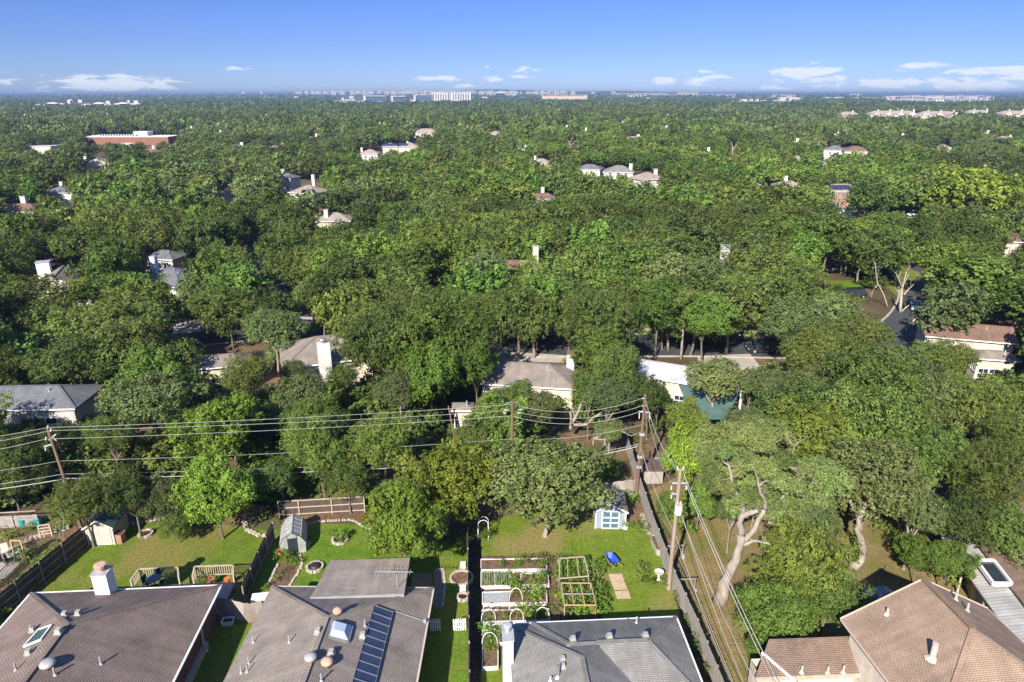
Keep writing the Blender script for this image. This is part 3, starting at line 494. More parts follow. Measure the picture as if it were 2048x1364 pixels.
# trees one can name, by the place of their crowns: (px, py, radius px, kind, crown height, squash, label)
NEAR = [
 (805, 1045, 82, 'bright', 5.2, 1.1, 'leafy mid-sized tree leaning over the back edge of the grey-brown patio roof'),
 (890, 962, 112, 'lime', 5.4, .9, 'broad yellow-green pecan between the board fence and the grey-green oak'),
 (1092, 960, 128, 'oak', 5.6, .95, 'large grey-green live oak on the lawn left of the blue shed'),
 (588, 742, 32, 'oak', 4.6, .9, 'small silvery oak hiding the left wall of the grey-brown roofed house'),
 (690, 752, 36, 'elm', 4.6, .9, 'small elm hiding the right wall of the grey-brown roofed house'),
 (115, 868, 34, 'dark', 3.6, .9, 'low dark tree before the house with three white windows'),
 (430, 985, 74, 'bright', 4.6, 1.15, 'bright green tree behind the first lawn, right of the tan shed'),
 (440, 855, 78, 'bright', 6.8, 1.0, 'tall bright green tree under the wires above the first lawn'),
 (165, 1000, 68, 'elm', 4.6, .8, 'green tree directly above and left of the tan garden shed'),
 (262, 985, 62, 'dark', 4.6, 1.0, 'dark tree standing right behind the tan garden shed'),
 (330, 1000, 50, 'oak', 3.6, 1.0, 'small grey-green oak at the back edge of the first lawn'),
 (352, 1048, 32, 'elm', 1.9, 1.0, 'rounded shrub-like tree on the back border of the first lawn'),
 (640, 895, 82, 'elm', 5.6, 1.0, 'olive elm behind the short board fence of the second yard'),
 (765, 880, 70, 'elm', 6.0, 1.0, 'olive green elm below the middle of the power lines'),
 (695, 955, 56, 'elm', 3.8, .9, 'low spreading elm just over the short board fence'),
 (560, 950, 52, 'dark', 4.0, 1.0, 'dark tree left of the short board fence behind the greenhouse'),
 (300, 800, 84, 'oak', 7.0, .95, 'silvery grey-green oak above the left utility pole wires'),
 (150, 722, 80, 'dark', 7.0, .8, 'wide dark tree behind the house with three white windows'),
 (235, 665, 78, 'elm', 7.0, 1.0, 'mid green tree between the far left street and the silvery oak'),
 (225, 865, 50, 'elm', 5.8, .8, 'tree with bare pale forked limbs right of the left utility pole'),
 (606, 790, 54, 'oak', 5.0, .95, 'grey-green oak in front of the tall white chimney'),
 (626, 838, 56, 'bright', 4.8, .95, 'bright green tree below the tall white chimney'),
 (778, 690, 92, 'dark', 8.0, 1.0, 'very large dark oak right of the tall white chimney'),
 (862, 745, 64, 'bright', 7.2, 1.05, 'light green tree between the dark oak and the fork-limbed tree'),
 (800, 780, 56, 'oak', 6.0, .9, 'grey-green oak squeezed left of the light green tree'),
 (952, 728, 44, 'bright', 7.0, 1.1, 'light green tree with pale inner limbs left of the brown hip roof'),
 (1040, 792, 40, 'dark', 5.6, .9, 'dark round tree in front of the brown hip roof'),
 (952, 872, 50, 'dark', 4.8, 1.0, 'small dark tree behind the yellow-green pecan'),
 (992, 805, 40, 'oak', 5.4, .9, 'grey-green oak left of the short middle utility pole'),
 (1080, 815, 44, 'oak', 5.6, .9, 'grey-green oak right of the short middle utility pole'),
 (545, 655, 56, 'oak', 6.8, .95, 'silvery oak at the street left of the grey-brown roof'),
 (484, 750, 52, 'elm', 6.6, .85, 'mid green tree over the low roof left of the silvery oak'),
 (358, 800, 30, 'dark', 6.0, .9, 'small dark tree at the left end of the low brown roof'),
 (530, 840, 44, 'dark', 5.0, .9, 'dark tree between the two bright green trees'),
 (1196, 645, 80, 'elm', 8.4, 1.1, 'tall full elm on the verge left of the pale metal roof'),
 (1180, 775, 42, 'elm', 6.4, 1.0, 'elm right of the small white chimney of the brown hip roof'),
 (1226, 735, 56, 'elm', 7.0, 1.05, 'dense elm covering the left end of the pale metal roof'),
 (1412, 630, 56, 'bright', 7.6, 1.0, 'street tree with a pale bare trunk over the dark asphalt'),
 (1318, 610, 58, 'bright', 8.0, 1.0, 'street tree with two light trunks left of the pale-trunked street tree'),
 (1215, 790, 58, 'oak', 6.0, .7, 'oak with twisted bare pale limbs left of the tall utility pole'),
 (1300, 790, 46, 'dark', 5.4, 1.0, 'dark tree just behind the top of the tall utility pole'),
 (1316, 795, 26, 'dark', 5.0, .9, 'small dark tree under the pale metal roof'),
 (1375, 905, 52, 'lime', 4.4, 1.35, 'yellow-green upright tree right of the tall utility pole'),
 (1372, 830, 36, 'lime', 6.4, 1.2, 'top-heavy lime tree above the play set'),
 (1220, 860, 36, 'oak', 4.2, .8, 'thin grey-green oak above the back board fence'),
 (1215, 930, 30, 'elm', 2.6, 1.0, 'small elm against the back board fence'),
 (1432, 755, 62, 'oak', 6.4, .8, 'sparse grey oak with bare twigs in front of the teal awning'),
 (1612, 862, 84, 'lime', 7.2, .95, 'domed yellow-green tree behind the big pale-trunked oak'),
 (1490, 850, 52, 'oak', 7.2, .9, 'grey-green oak crown right of the lime tree'),
 (1520, 925, 62, 'oak', 7.6, .75, 'upper crown of the oak beside the yellow-green upright tree'),
 (1400, 1000, 42, 'bright', 3.2, 1.0, 'bright green tree behind the transformer pole'),
 (1335, 1010, 26, 'bright', 1.8, 1.2, 'small bright tree beyond the board fence by the transformer pole'),
 (1465, 1015, 34, 'oak', 4.4, .9, 'low oak left of the forking pale trunk'),
 (1630, 1045, 52, 'oak', 5.6, .8, 'grey oak between the two pale-trunked oaks'),
 (1742, 955, 116, 'oak', 6.6, .85, 'huge grey-green live oak with a curved trunk on the dry lawn'),
 (1835, 1020, 60, 'oak', 5.6, .9, 'grey-green oak touching the right side of the huge live oak'),
 (1602, 1125, 112, 'elm', 4.6, .95, 'dense green tree in front of the brown two-storey house, upper half'),
 (1565, 1225, 94, 'elm', 3.4, .9, 'dense green tree hanging over the low cocoa roof'),
 (1655, 1185, 74, 'elm', 4.0, .9, 'green tree touching the left corner of the tan roof'),
 (1515, 1290, 36, 'bright', 1.6, 1.1, 'vine-covered green shrub tree beside the low cocoa roof'),
 (1840, 1110, 42, 'bright', 2.8, 1.0, 'small bright tree in the shade above the tan roof peak'),
 (1900, 1120, 44, 'bright', 3.4, 1.0, 'bright green tree left of the cream stone wall'),
 (1930, 1040, 76, 'dark', 5.6, .95, 'dark green tree above the cream stone wall'),
 (2020, 1060, 66, 'elm', 5.4, 1.0, 'green tree over the far right brown roof'),
 (1975, 950, 86, 'elm', 6.6, .95, 'large elm at the right edge above the far right brown roof'),
 (1880, 910, 78, 'elm', 6.8, .95, 'wide elm between the huge live oak and the right edge'),
 (2050, 880, 70, 'elm', 6.8, 1.0, 'elm cut by the right edge of the view'),
 (1975, 820, 82, 'elm', 7.0, .95, 'elm below the brown roof at the right'),
 (1870, 800, 72, 'oak', 7.0, .95, 'grey-green oak with light limbs below the brown roof at the right'),
 (1790, 740, 66, 'oak', 7.2, .95, 'pale-limbed oak left of the brown roof at the right'),
 (1800, 850, 62, 'elm', 6.4, .9, 'mid green elm behind the huge live oak'),
 (1720, 830, 60, 'elm', 6.4, .9, 'mid green elm right of the domed yellow-green tree'),
 (1700, 750, 70, 'oak', 7.0, .9, 'grey-green oak in the middle of the right-hand wood'),
 (1610, 770, 54, 'oak', 6.6, .8, 'grey-green oak just above the domed yellow-green tree'),
 (1540, 770, 48, 'oak', 6.4, .8, 'olive grey oak beside the bare orange soil'),
 (1620, 700, 60, 'elm', 7.0, .9, 'mid green elm right of the dark parked van'),
 (1890, 715, 50, 'elm', 6.8, .9, 'elm in front of the brown roof at the right'),
 (1700, 670, 62, 'elm', 7.2, .9, 'mid green elm in front of the fallen bare tree'),
 (1592, 640, 68, 'oak', 7.6, .85, 'broad grey-green oak over the right end of the asphalt'),
 (1660, 620, 50, 'oak', 7.2, .85, 'grey-green oak left of the small beige driveway'),
 (1945, 560, 92, 'bright', 9.0, .8, 'wide bright green dome of foliage at the right above the brown roof'),
 (2040, 600, 70, 'bright', 8.0, .8, 'bright green tree cut by the right edge above the brown roof'),
 (1885, 520, 50, 'bright', 8.2, .9, 'bright green tree beside the curve of the right street'),
 (1935, 385, 78, 'lime', 10.0, .95, 'giant pale yellow-green blooming tree right of the street lamp'),
 (1655, 475, 70, 'bright', 8.4, .85, 'wide bright green tree over the shaded street at the right'),
 (1600, 500, 46, 'bright', 7.4, .85, 'bright green tree left of the wide one over the shaded street'),
 (1765, 500, 60, 'elm', 7.6, .9, 'mid green elm over the parked cars of the right street'),
 (1830, 470, 56, 'elm', 7.6, .9, 'mid green elm right of the parked cars of the right street'),
 (1740, 395, 56, 'dark', 9.0, .9, 'dark rounded oak beside the brick house with solar panels'),
 (1480, 590, 58, 'elm', 7.6, .9, 'elm over the sunlit green front lawn'),
 (1340, 550, 60, 'oak', 7.6, 1.0, 'grey oak group above the two street trees'),
 (1405, 555, 50, 'oak', 7.6, 1.0, 'silvery oak left of the grey roof with a grey chimney'),
 (1505, 500, 50, 'oak', 7.6, 1.0, 'silvery oak right of the grey roof with a grey chimney'),
 (968, 535, 44, 'oak', 8.4, .95, 'smooth rounded silvery oak in the middle of the wood'),
 (660, 525, 54, 'bright', 7.6, .9, 'bright green tree in the left middle of the wood'),
 (835, 520, 48, 'bright', 7.6, .9, 'bright green tree left of the dead bare limbs'),
 (160, 585, 36, 'lime', 6.4, 1.0, 'yellowish green tree in front of the white gabled house'),
 (60, 600, 76, 'elm', 6.6, .8, 'elm with a brown trunk in front of the white gabled house'),
 (110, 618, 46, 'elm', 5.8, .8, 'elm beside the parked black car'),
 (430, 600, 52, 'elm', 6.8, .8, 'elm with twin stems by the concrete driveway'),
 (290, 640, 60, 'dark', 6.6, .9, 'dark tree left of the concrete driveway'),
 (390, 580, 44, 'oak', 6.8, .9, 'grey oak in front of the grey house with a small chimney'),
 (235, 575, 48, 'elm', 6.8, .9, 'elm between the white gabled house and the grey house'),
 (15, 690, 48, 'dark', 6.0, .9, 'dark tree at the left edge over the shaded roof'),
 (40, 905, 50, 'dark', 4.6, .9, 'dark tree behind the left utility pole at the edge'),
 (20, 960, 60, 'dark', 4.0, .9, 'dark tree in deep shade at the left edge'),
 (640, 590, 50, 'dark', 7.2, 1.0, 'dark narrow tree right of the street that runs north'),
 (690, 560, 60, 'dark', 7.0, .9, 'dark oak right of the bright tree in the left middle'),
 (1075, 600, 60, 'bright', 7.6, 1.05, 'green street tree with a straight light trunk over the asphalt'),
 (890, 620, 66, 'elm', 7.2, .9, 'elm over the main street in the middle'),
 (975, 620, 54, 'elm', 7.4, .9, 'elm left of the straight-trunked street tree'),
 (940, 680, 34, 'dark', 6.4, .9, 'small dark tree left of the street opening'),
 (1140, 612, 40, 'elm', 7.0, 1.0, 'elm over the left end of the street opening'),
]
HERO = {(805, 1045): (1.25, 1.3, 1.0), (890, 962): (1.5, 1.5, 1.15), (1092, 960): (1.15, 1.15, 1.05), (430, 985): (1.2, 1.3, 1.0), (440, 855): (1.2, 1.3, 1.0), (640, 895): (1.15, 1.1, .9), (765, 880): (1.1, 1.1, .9), (1375, 905): (1.3, 1.4, 1.0),
        (1602, 1125): (1.15, 1.2, 1.0), (1565, 1225): (1.1, 1.2, 1.0), (1742, 955): (1.15, 1.15, 1.1), (300, 800): (1.15, 1.15, 1.15), (606, 790): (1.15, 1.15, 1.15), (1935, 385): (1.4, 1.35, 1.2), (545, 655): (1.1, 1.1, 1.1), (862, 745): (1.3, 1.3, 1.1), (968, 535): (1.15, 1.15, 1.2)}
for (px, py, rp, k, hc, sq, lab) in NEAR: ptree(px, py, rp, k, lab, hc, sq, tintc=HERO.get((px, py), (1, 1, 1)))
N_NEAR = len(TREES)
# visible limbs of the nearest trees, each traced in its own vertical plane
def limbs(name, label, paths, mat, cat='tree', group=None):
    b = V(paths[0][0][0][0], paths[0][0][0][1], paths[0][1]); b.z = 0
    t = thing(name, label, cat, (b.x, b.y, 0), 0, group)
    m = MB()
    for pts, Y, r0, r1 in paths:
        q = [V(p[0], p[1], Y + (p[2] if len(p) > 2 else 0)) for p in pts]; n = len(q); q = [v - Vector((b.x, b.y, 0)) for v in q]
        if pts is paths[0][0] and q[0].z < 1.2: q[0].z = -.1
        # soften the corners
        qq = [q[0]]
        for i in range(1, n): qq += [q[i - 1].lerp(q[i], .5) + Vector((.03, .02, .02)), q[i]]
        r0, r1 = r0 * .8, r1 * .8; rq = random.Random(int(q[-1].x * 100) + len(qq))
        for k in range(1, len(qq) - 1): qq[k] = qq[k] + Vector((rq.uniform(-1, 1), rq.uniform(-1, 1), rq.uniform(-1, 1))) * r0 * .22
        for k in range(max(1, len(qq) // 3), len(qq), 2):
            for _ in range(2 if r0 < .3 else 1):
                e = qq[k] + Vector((rq.uniform(-1, 1), rq.uniform(-1, 1), rq.uniform(-.3, 1))).normalized() * rq.uniform(.4, 1.1); m.tube(limb_path(qq[k], e, rq, .2, 4), [.03, .022, .014, .007], 4, cap=False)
                for _ in range(2): m.tube([e, e + Vector((rq.uniform(-1, 1), rq.uniform(-1, 1), rq.uniform(-.2, 1))) * .5], [.012, .005], 3, cap=False)
        m.tube(qq, [(r0 + (r1 - r0) * i / (len(qq) - 1)) * (1.35 if i == 0 and r0 > .3 else rq.uniform(.88, 1.12)) for i in range(len(qq))], 9)
    m.build('trunk', mat, t, smooth=True); return t
def crown_on(t, p, R, hc_kind, level=0, sq=.8, seed=1):
    rr = random.Random(seed); me, _ = rr.choice(LOD[(1 if R < 1.35 else level, hc_kind)]); c = bpy.data.objects.new('crown', me); sc.collection.objects.link(c); c.parent = t
    c.location = Vector(p) - t.location; c.scale = (R, R, R * sq); c.rotation_euler.z = rr.uniform(0, 6); c.color = (1.3, 1.3, 1.2, 1); TREES.append((p[0], p[1], R, p[2]))
def top_up(t, kind='elm'):
    me = t.children[0].data; tp = max((v.co for v in me.vertices), key=lambda c: c.z); c = bpy.data.objects.new('crown', random.Random(int(t.location.x * 7)).choice(LOD[(1, kind)])[0]); sc.collection.objects.link(c); c.parent = t
    c.location = tp + Vector((0, 0, .8)); c.scale = (2.3, 2.3, 1.7)
Yb = G(1438, 1202).y
t = limbs('live_oak_tree', 'great live oak with a thick pale leaning trunk forking over the dry lawn', [
  ([(1438, 1205), (1450, 1165), (1462, 1135), (1476, 1100), (1483, 1072)], Yb, .55, .36),
  ([(1483, 1072), (1479, 1045), (1484, 1032), (1500, 1026), (1516, 1021)], Yb + .3, .33, .20),
  ([(1480, 1040), (1486, 1022), (1483, 1006), (1470, 985), (1464, 965), (1461, 945), (1456, 930), (1445, 922), (1443, 905)], Yb + .6, .22, .08),
  ([(1484, 1084), (1502, 1068), (1514, 1048), (1521, 1032), (1528, 1020)], Yb + .6, .28, .18),
  ([(1528, 1020), (1531, 1004), (1520, 985), (1517, 970), (1512, 945), (1500, 928)], Yb + 1.0, .18, .07),
  ([(1517, 972), (1526, 965), (1535, 960)], Yb + 1.0, .12, .04),
  ([(1488, 1090), (1505, 1082), (1524, 1084), (1543, 1091)], Yb - .4, .16, .09),
  ([(1536, 1045), (1555, 1052), (1567, 1060)], Yb + 2, .14, .10),
  ([(1560, 1000), (1575, 985), (1600, 958), (1612, 945)], Yb + 1.5, .13, .05),
  ([(1600, 958), (1592, 940), (1580, 935)], Yb + 1.5, .05, .03), ([(1612, 945), (1640, 972)], Yb + 1.5, .05, .02),
  ([(1490, 890), (1486, 870), (1480, 855)], Yb + 5, .09, .03), ([(1486, 870), (1495, 856)], Yb + 5, .05, .02),
  ([(1548, 905), (1547, 888), (1540, 880)], Yb + 4, .07, .03), ([(1547, 888), (1560, 880)], Yb + 4, .05, .02),
  ([(1584, 908), (1590, 890), (1600, 882)], Yb + 4, .07, .03), ([(1590, 890), (1580, 884)], Yb + 4, .05, .02)], 'bark_pale')
crown_on(t, V(1548, 985, Yb + 4.0), 2.4, 'oak', seed=4); crown_on(t, V(1600, 1005, Yb + 4.0), 2.5, 'oak', seed=2); crown_on(t, V(1478, 965, Yb + 4.2), 2.3, 'oak', seed=3)
crown_on(t, V(1440, 880, Yb + 8), 2.3, 'oak', seed=5)
for (cx_, cy__, dY, R_c, sd) in ((1475, 940, 1.4, 1.0, 31), (1530, 940, 1.2, .9, 32), (1560, 965, 1.2, .9, 33), (1455, 975, .4, .8, 34), (1510, 1000, 1.6, 1.0, 35), (1590, 970, 1.6, 1.1, 36), (1510, 880, 4.0, 1.5, 37), (1490, 915, 1.8, .9, 38), (1447, 902, .9, .8, 20), (1512, 930, 1.3, .8, 21), (1545, 958, 1.6, .8, 22), (1612, 940, 1.8, .9, 23), (1552, 1092, .5, 1.0, 24), (1478, 1000, .2, .6, 25), (1500, 985, 2.0, 1.2, 26), (1465, 930, 2.0, 1.0, 27), (1536, 1000, 1.8, 1.0, 28), (1500, 905, 6, 2.2, 6), (1562, 935, 5, 2.1, 7), (1440, 955, 3, 1.6, 8), (1525, 865, 7.5, 2.2, 9), (1645, 950, 4.5, 2.0, 10), (1535, 1010, 3.5, 1.7, 11), (1590, 1050, 3, 1.8, 12), (1500, 960, 3.2, 1.5, 13), (1570, 985, 3.4, 1.7, 14), (1470, 1010, 3.0, 1.3, 15), (1425, 915, 5, 1.5, 16)): crown_on(t, V(cx_, cy__, Yb + dY), R_c, 'oak', seed=sd)
Yb = G(1706, 1134).y
limbs('live_oak_tree', 'curved grey trunk rising from the dry lawn under the huge live oak crown', [
  ([(1706, 1134), (1722, 1118), (1727, 1100), (1720, 1078), (1713, 1058), (1718, 1038), (1725, 1020)], Yb, .42, .26),
  ([(1718, 1040), (1708, 1018), (1700, 1000)], Yb + .3, .2, .1), ([(1725, 1022), (1733, 1006), (1745, 996)], Yb + .3, .2, .1),
  ([(1727, 1030), (1733, 1040), (1738, 1050)], Yb + .2, .05, .03)], 'bark_pale', group='bare lower trunks')
Yb = 67
limbs('twisted_oak', 'bare twisting pale limbs of an oak above the back board fence', [
  ([(1142, 860), (1142, 847), (1152, 832), (1161, 812), (1166, 792), (1162, 772)], Yb, .28, .09),
  ([(1150, 838), (1144, 815), (1129, 803)], Yb, .12, .06), ([(1142, 850), (1141, 825)], Yb - .3, .14, .12),
  ([(1162, 806), (1180, 800), (1196, 796), (1212, 800), (1222, 808)], Yb, .10, .04), ([(1196, 798), (1206, 812), (1219, 818)], Yb, .06, .03),
  ([(1142, 850), (1160, 851), (1174, 849), (1187, 835), (1204, 824), (1219, 812)], Yb + .3, .20, .07), ([(1190, 834), (1206, 828)], Yb, .07, .04)], 'bark_pale')
limbs('twisted_oak', 'low sprawling pale limb above the middle of the back board fence', [
  ([(1185, 890), (1188, 877), (1206, 870), (1224, 862), (1240, 862)], 61, .16, .07), ([(1190, 878), (1215, 880), (1228, 876)], 61, .10, .05), ([(1240, 862), (1262, 872), (1275, 868)], 61, .07, .03)], 'bark_pale')
Yb = G(1440, 850).y
limbs('twisted_oak', 'grey bare-limbed oak trunk in front of the teal awning', [
  ([(1420, 868), (1422, 840), (1428, 820), (1434, 800), (1430, 790), (1424, 782)], Yb, .3, .10), ([(1432, 806), (1446, 784), (1456, 772), (1466, 765)], Yb, .16, .05), ([(1434, 803), (1462, 802), (1478, 808)], Yb, .08, .03), ([(1452, 776), (1448, 760), (1450, 745)], Yb, .07, .02)], 'bark_pale')
Yb = G(180, 930).y + 5
limbs('forked_oak', 'pale forked limbs standing right of the left utility pole', [
  ([(236, 935), (224, 924), (212, 910), (195, 895), (180, 892), (170, 875)], Yb, .25, .08), ([(220, 922), (222, 905), (226, 885), (222, 865), (215, 855), (200, 850)], Yb, .18, .06)], 'bark_pale')
# bare dead trees
Yb = G(1800, 625).y
limbs('dead_tree', 'bare dead tree with pale upright branches by the right street', [
  ([(1800, 627), (1802, 592), (1806, 570), (1813, 545)], Yb, .35, .06), ([(1802, 598), (1816, 580), (1828, 568)], Yb, .16, .04), ([(1804, 575), (1797, 558), (1791, 545)], Yb, .12, .04),
  ([(1801, 625), (1820, 608), (1840, 583)], Yb, .16, .04), ([(1806, 572), (1812, 560), (1818, 548)], Yb, .1, .03), ([(1803, 590), (1795, 583), (1790, 575)], Yb, .08, .03), ([(1828, 596), (1838, 590)], Yb, .06, .03)], 'bark_dead')
limbs('dead_tree', 'leaning dead pale trunk fallen left of the brown roof', [
  ([(1815, 655), (1835, 633), (1858, 612)], G(1818, 655).y, .28, .1), ([(1822, 650), (1845, 645), (1868, 641)], G(1818, 655).y, .18, .06), ([(1840, 630), (1850, 645), (1845, 658)], G(1818, 655).y, .2, .18)], 'bark_dead')
limbs('dead_tree', 'thin curved dead tree left of the upright dead tree', [
  ([(1776, 615), (1768, 590), (1755, 567), (1752, 545), (1750, 524)], G(1776, 615).y, .14, .05), ([(1755, 570), (1746, 580), (1742, 596)], G(1776, 615).y, .06, .03)], 'bark_dead')
crowned = limbs('slender_tree', 'straight light brown trunk over the small sunlit lawn at the right', [([(1713, 567), (1716, 550), (1722, 530), (1724, 505)], G(1713, 567).y, .3, .12)], 'bark_pale'); top_up(crowned)
crowned = limbs('slender_tree', 'light trunk with peeling bark left of the light trunk by the small lawn', [([(1681, 548), (1684, 520), (1688, 508)], G(1681, 548).y, .2, .1)], 'bark_pale'); top_up(crowned)
crowned = limbs('street_tree', 'right one of the two pale trunks in front of the asphalt', [([(1362, 712), (1364, 690), (1366, 660), (1370, 625), (1364, 605)], G(1362, 718).y, .26, .09)], 'bark_pale'); top_up(crowned)
crowned = limbs('street_tree', 'left one of the two pale trunks in front of the asphalt', [([(1337, 700), (1335, 672), (1333, 650), (1332, 630)], G(1337, 702).y, .24, .12)], 'bark_pale'); top_up(crowned)
crowned = limbs('street_tree', 'straight pale trunk before the middle street opening', [([(1068, 714), (1067, 690), (1067, 660), (1068, 630)], G(1068, 716).y, .26, .14), ([(1069, 658), (1080, 650), (1092, 652)], G(1068, 716).y, .1, .05)], 'bark_pale'); top_up(crowned)
Yb = G(1465, 318).y
limbs('dead_tree', 'tall bleached dead tree rising from the bright wood far off', [([(1465, 320), (1465, 300), (1463, 283)], Yb, .5, .1), ([(1465, 300), (1472, 290), (1477, 284)], Yb, .3, .1), ([(1465, 306), (1458, 295)], Yb, .2, .1), ([(1466, 310), (1462, 301)], Yb, .2, .1)], 'bark_dead')
Yb = G(1140, 300).y
limbs('dead_tree', 'forked bleached dead branch left of the far bright wood', [([(1143, 300), (1139, 288), (1136, 280)], Yb, .4, .1), ([(1139, 289), (1144, 276)], Yb, .25, .1), ([(1140, 291), (1154, 280)], Yb, .3, .1)], 'bark_dead')
Yb = G(925, 575).y
limbs('dead_tree', 'bare pale branches standing out of a dark gap in mid wood', [([(930, 570), (928, 545), (920, 533), (905, 535)], Yb, .2, .05), ([(930, 560), (918, 553), (908, 540)], Yb, .1, .04), ([(929, 560), (942, 550)], Yb, .08, .03)], 'bark_dead')
limbs('dead_tree', 'small forked bare stem left of the bare pale branches in the dark gap', [([(868, 562), (864, 548), (858, 540)], Yb, .14, .05), ([(864, 548), (868, 538)], Yb, .08, .03)], 'bark_dead')
Yb = G(700, 440).y
limbs('dead_tree', 'dead bare tree beside the tan roof with two gables', [([(697, 445), (696, 425), (694, 408)], Yb, .3, .1), ([(696, 425), (706, 410), (706, 400)], Yb, .15, .06), ([(696, 430), (685, 418)], Yb, .12, .05)], 'bark_dead')
Yb = G(1700, 700).y
limbs('dead_branch', 'bleached dead branch lying on the crowns in the right wood', [([(1660, 700), (1672, 692), (1690, 690), (1708, 680)], 92, .12, .05), ([(1695, 688), (1712, 695)], 92, .08, .03), ([(1672, 692), (1655, 712)], 92, .07, .03)], 'bark_dead')
crowned = limbs('street_tree', 'forked grey trunk below the brown roof at the right', [([(1884, 860), (1886, 840), (1888, 815), (1884, 800)], 66, .3, .15), ([(1930, 828), (1945, 810), (1955, 800)], 66, .16, .08)], 'bark_pale'); top_up(crowned)
crowned = limbs('slender_tree', 'pair of thin pale birch-like stems in the right wood', [([(1822, 784), (1822, 765), (1826, 745), (1834, 725)], 72, .13, .04), ([(1799, 775), (1798, 758), (1788, 745)], 72, .1, .04), ([(1824, 752), (1838, 738)], 72, .06, .03)], 'bark_dead'); top_up(crowned)

# the rest of the individual trees: a jittered grid kept off the houses, the streets and whatever the photo shows open
OPEN = [(630, 678, 662, 732),  # regions of the photograph (x0, y0, x1, y1) that show something other than crowns, and the pixel row where the shown thing stands
 (362, 648, 470, 690), (590, 645, 690, 712), (375, 680, 470, 745), (1000, 705, 1150, 765), (965, 672, 1150, 712), (1290, 690, 1385, 752), (1270, 645, 1500, 712), (1340, 745, 1480, 850), (1500, 680, 1570, 735),
 (895, 790, 945, 832), (1865, 625, 2040, 705), (80, 513, 165, 600), (285, 505, 395, 560), (635, 415, 700, 448), (740, 448, 760, 465), (1012, 508, 1072, 524), (1118, 535, 1160, 558), (1392, 500, 1462, 535),
 (0, 395, 78, 440), (172, 305, 220, 350), (45, 286, 125, 310), (165, 262, 360, 292), (436, 355, 462, 400), (555, 338, 655, 392), (715, 288, 770, 325), (755, 276, 845, 305), (828, 248, 875, 275), (975, 260, 1008, 272),
 (1058, 308, 1110, 336), (1160, 320, 1270, 355), (1265, 336, 1325, 378), (1048, 378, 1118, 402), (1476, 354, 1522, 374), (1545, 355, 1602, 376), (1578, 301, 1612, 330), (1638, 306, 1662, 338), (1645, 285, 1738, 314),
 (1645, 363, 1722, 412), (1655, 408, 1702, 426), (1710, 400, 1850, 432), (1868, 278, 1908, 306), (1893, 328, 1928, 344), (2005, 440, 2048, 505), (500, 455, 535, 500), (545, 548, 592, 600), (1640, 495, 1705, 560), (1765, 515, 1815, 560), (1835, 480, 1870, 525),
 (1700, 555, 1730, 575), (1785, 545, 1870, 660), (20, 770, 185, 835), (300, 480, 400, 500), (880, 535, 925, 570), (1455, 280, 1480, 320), (1130, 275, 1158, 300), (430, 380, 450, 400), (100, 360, 145, 400), (0, 655, 110, 690)]
OWN = list(TREES)
def blocked(x, y, R, hc, allow=.62):
    px, py, z = P((x, y, hc)); r = R / z * F
    if px < -160 or px > 2208: return True
    for (x0, y0, x1, y1) in OPEN:
        cx_, cy_ = min(max(px, x0), x1), min(max(py, y0), y1)
        al = .85 if y0 > 600 else allow * (.85 if y0 > 330 else .6)
        if math.hypot(px - cx_, (py - cy_) * 1.1) < r * al and py > y0 - 2: return True
    return False
LANDS = [('the white gabled house', 120, 570), ('the grey house with a small chimney', 350, 545), ('the tall white chimney', 645, 700), ('the brown hip roof', 1080, 730), ('the pale metal roof', 1340, 715),
 ('the brown roof at the right', 1950, 660), ('the dark parked van', 1528, 690), ('the shaded street at the right', 1760, 520), ('the grey roof with a grey chimney', 1430, 515), ('the orange-brown roof in mid wood', 1042, 517),
 ('the small white box roof', 750, 455), ('the tan roof with two gables', 668, 430), ('the street that runs north', 520, 480), ('the dead bare limbs', 920, 550), ('the long brick wall', 1140, 548), ('the red-brown roof', 38, 420), ('the brick house with solar panels', 1685, 390),
 ('the straight-trunked street tree', 1075, 640), ('the concrete driveway', 380, 655), ('the silvery rounded oak', 968, 535), ('the upright dead tree', 1800, 600), ('the left edge', 0, 560), ('the main street', 820, 670), ('the giant blooming tree', 1935, 385), ('the sunlit front lawn', 1460, 655)]
used = {}
def auto_label(px, py, kind, R):
    col, kn = KNAME[kind][1:]; size = 'small' if R < 3.7 else 'mid-sized' if R < 4.7 else 'big'
    ls = sorted(LANDS, key=lambda l: math.hypot(l[1] - px, (l[2] - py) * 1.6)); l = ls[0]; dx, dy = px - l[1], (py - l[2]) * 1.6
    def rel(dx, dy, far): return ('far ' if far else '') + (('right of' if dx > 0 else 'left of') if abs(dx) > abs(dy) else ('below' if dy > 0 else 'above'))
    def word(l):
        dx, dy = px - l[1], (py - l[2]) * 1.6
        return f"{rel(dx, dy, False)} {l[0]}"
    for lab in (f"{size} {col} {kn} {word(ls[0])}", f"{col} {kn} {word(ls[0])}, {word(ls[1])}", f"{size} {col} crown {word(ls[1])}, {word(ls[0])}", f"{col} {kn} {word(ls[0])}, {word(ls[2])}", f"{size} {kn} {word(ls[2])}, {word(ls[1])}"):
        if len(lab.split()) <= 16 and lab not in used: used[lab] = 1; return lab, None
    for far_ in ('well beyond', 'just beyond', 'just before', 'well before'):
        if (far_.endswith('beyond')) == (py < ls[0][2]):
            lab = f"{size} {col} {kn} {far_} {ls[0][0]}, toward {ls[3][0]}"
            if len(lab.split()) > 16: lab = f"{col} {kn} {far_} {ls[0][0]}"
            if len(lab.split()) <= 16 and lab not in used: used[lab] = 1; return lab, None
    return f"{col} {kn} in the dense wood around {ls[0][0]}", f"dense wood around {ls[0][0]}"
for lab in [n[-1] for n in NEAR]: used[lab] = 1
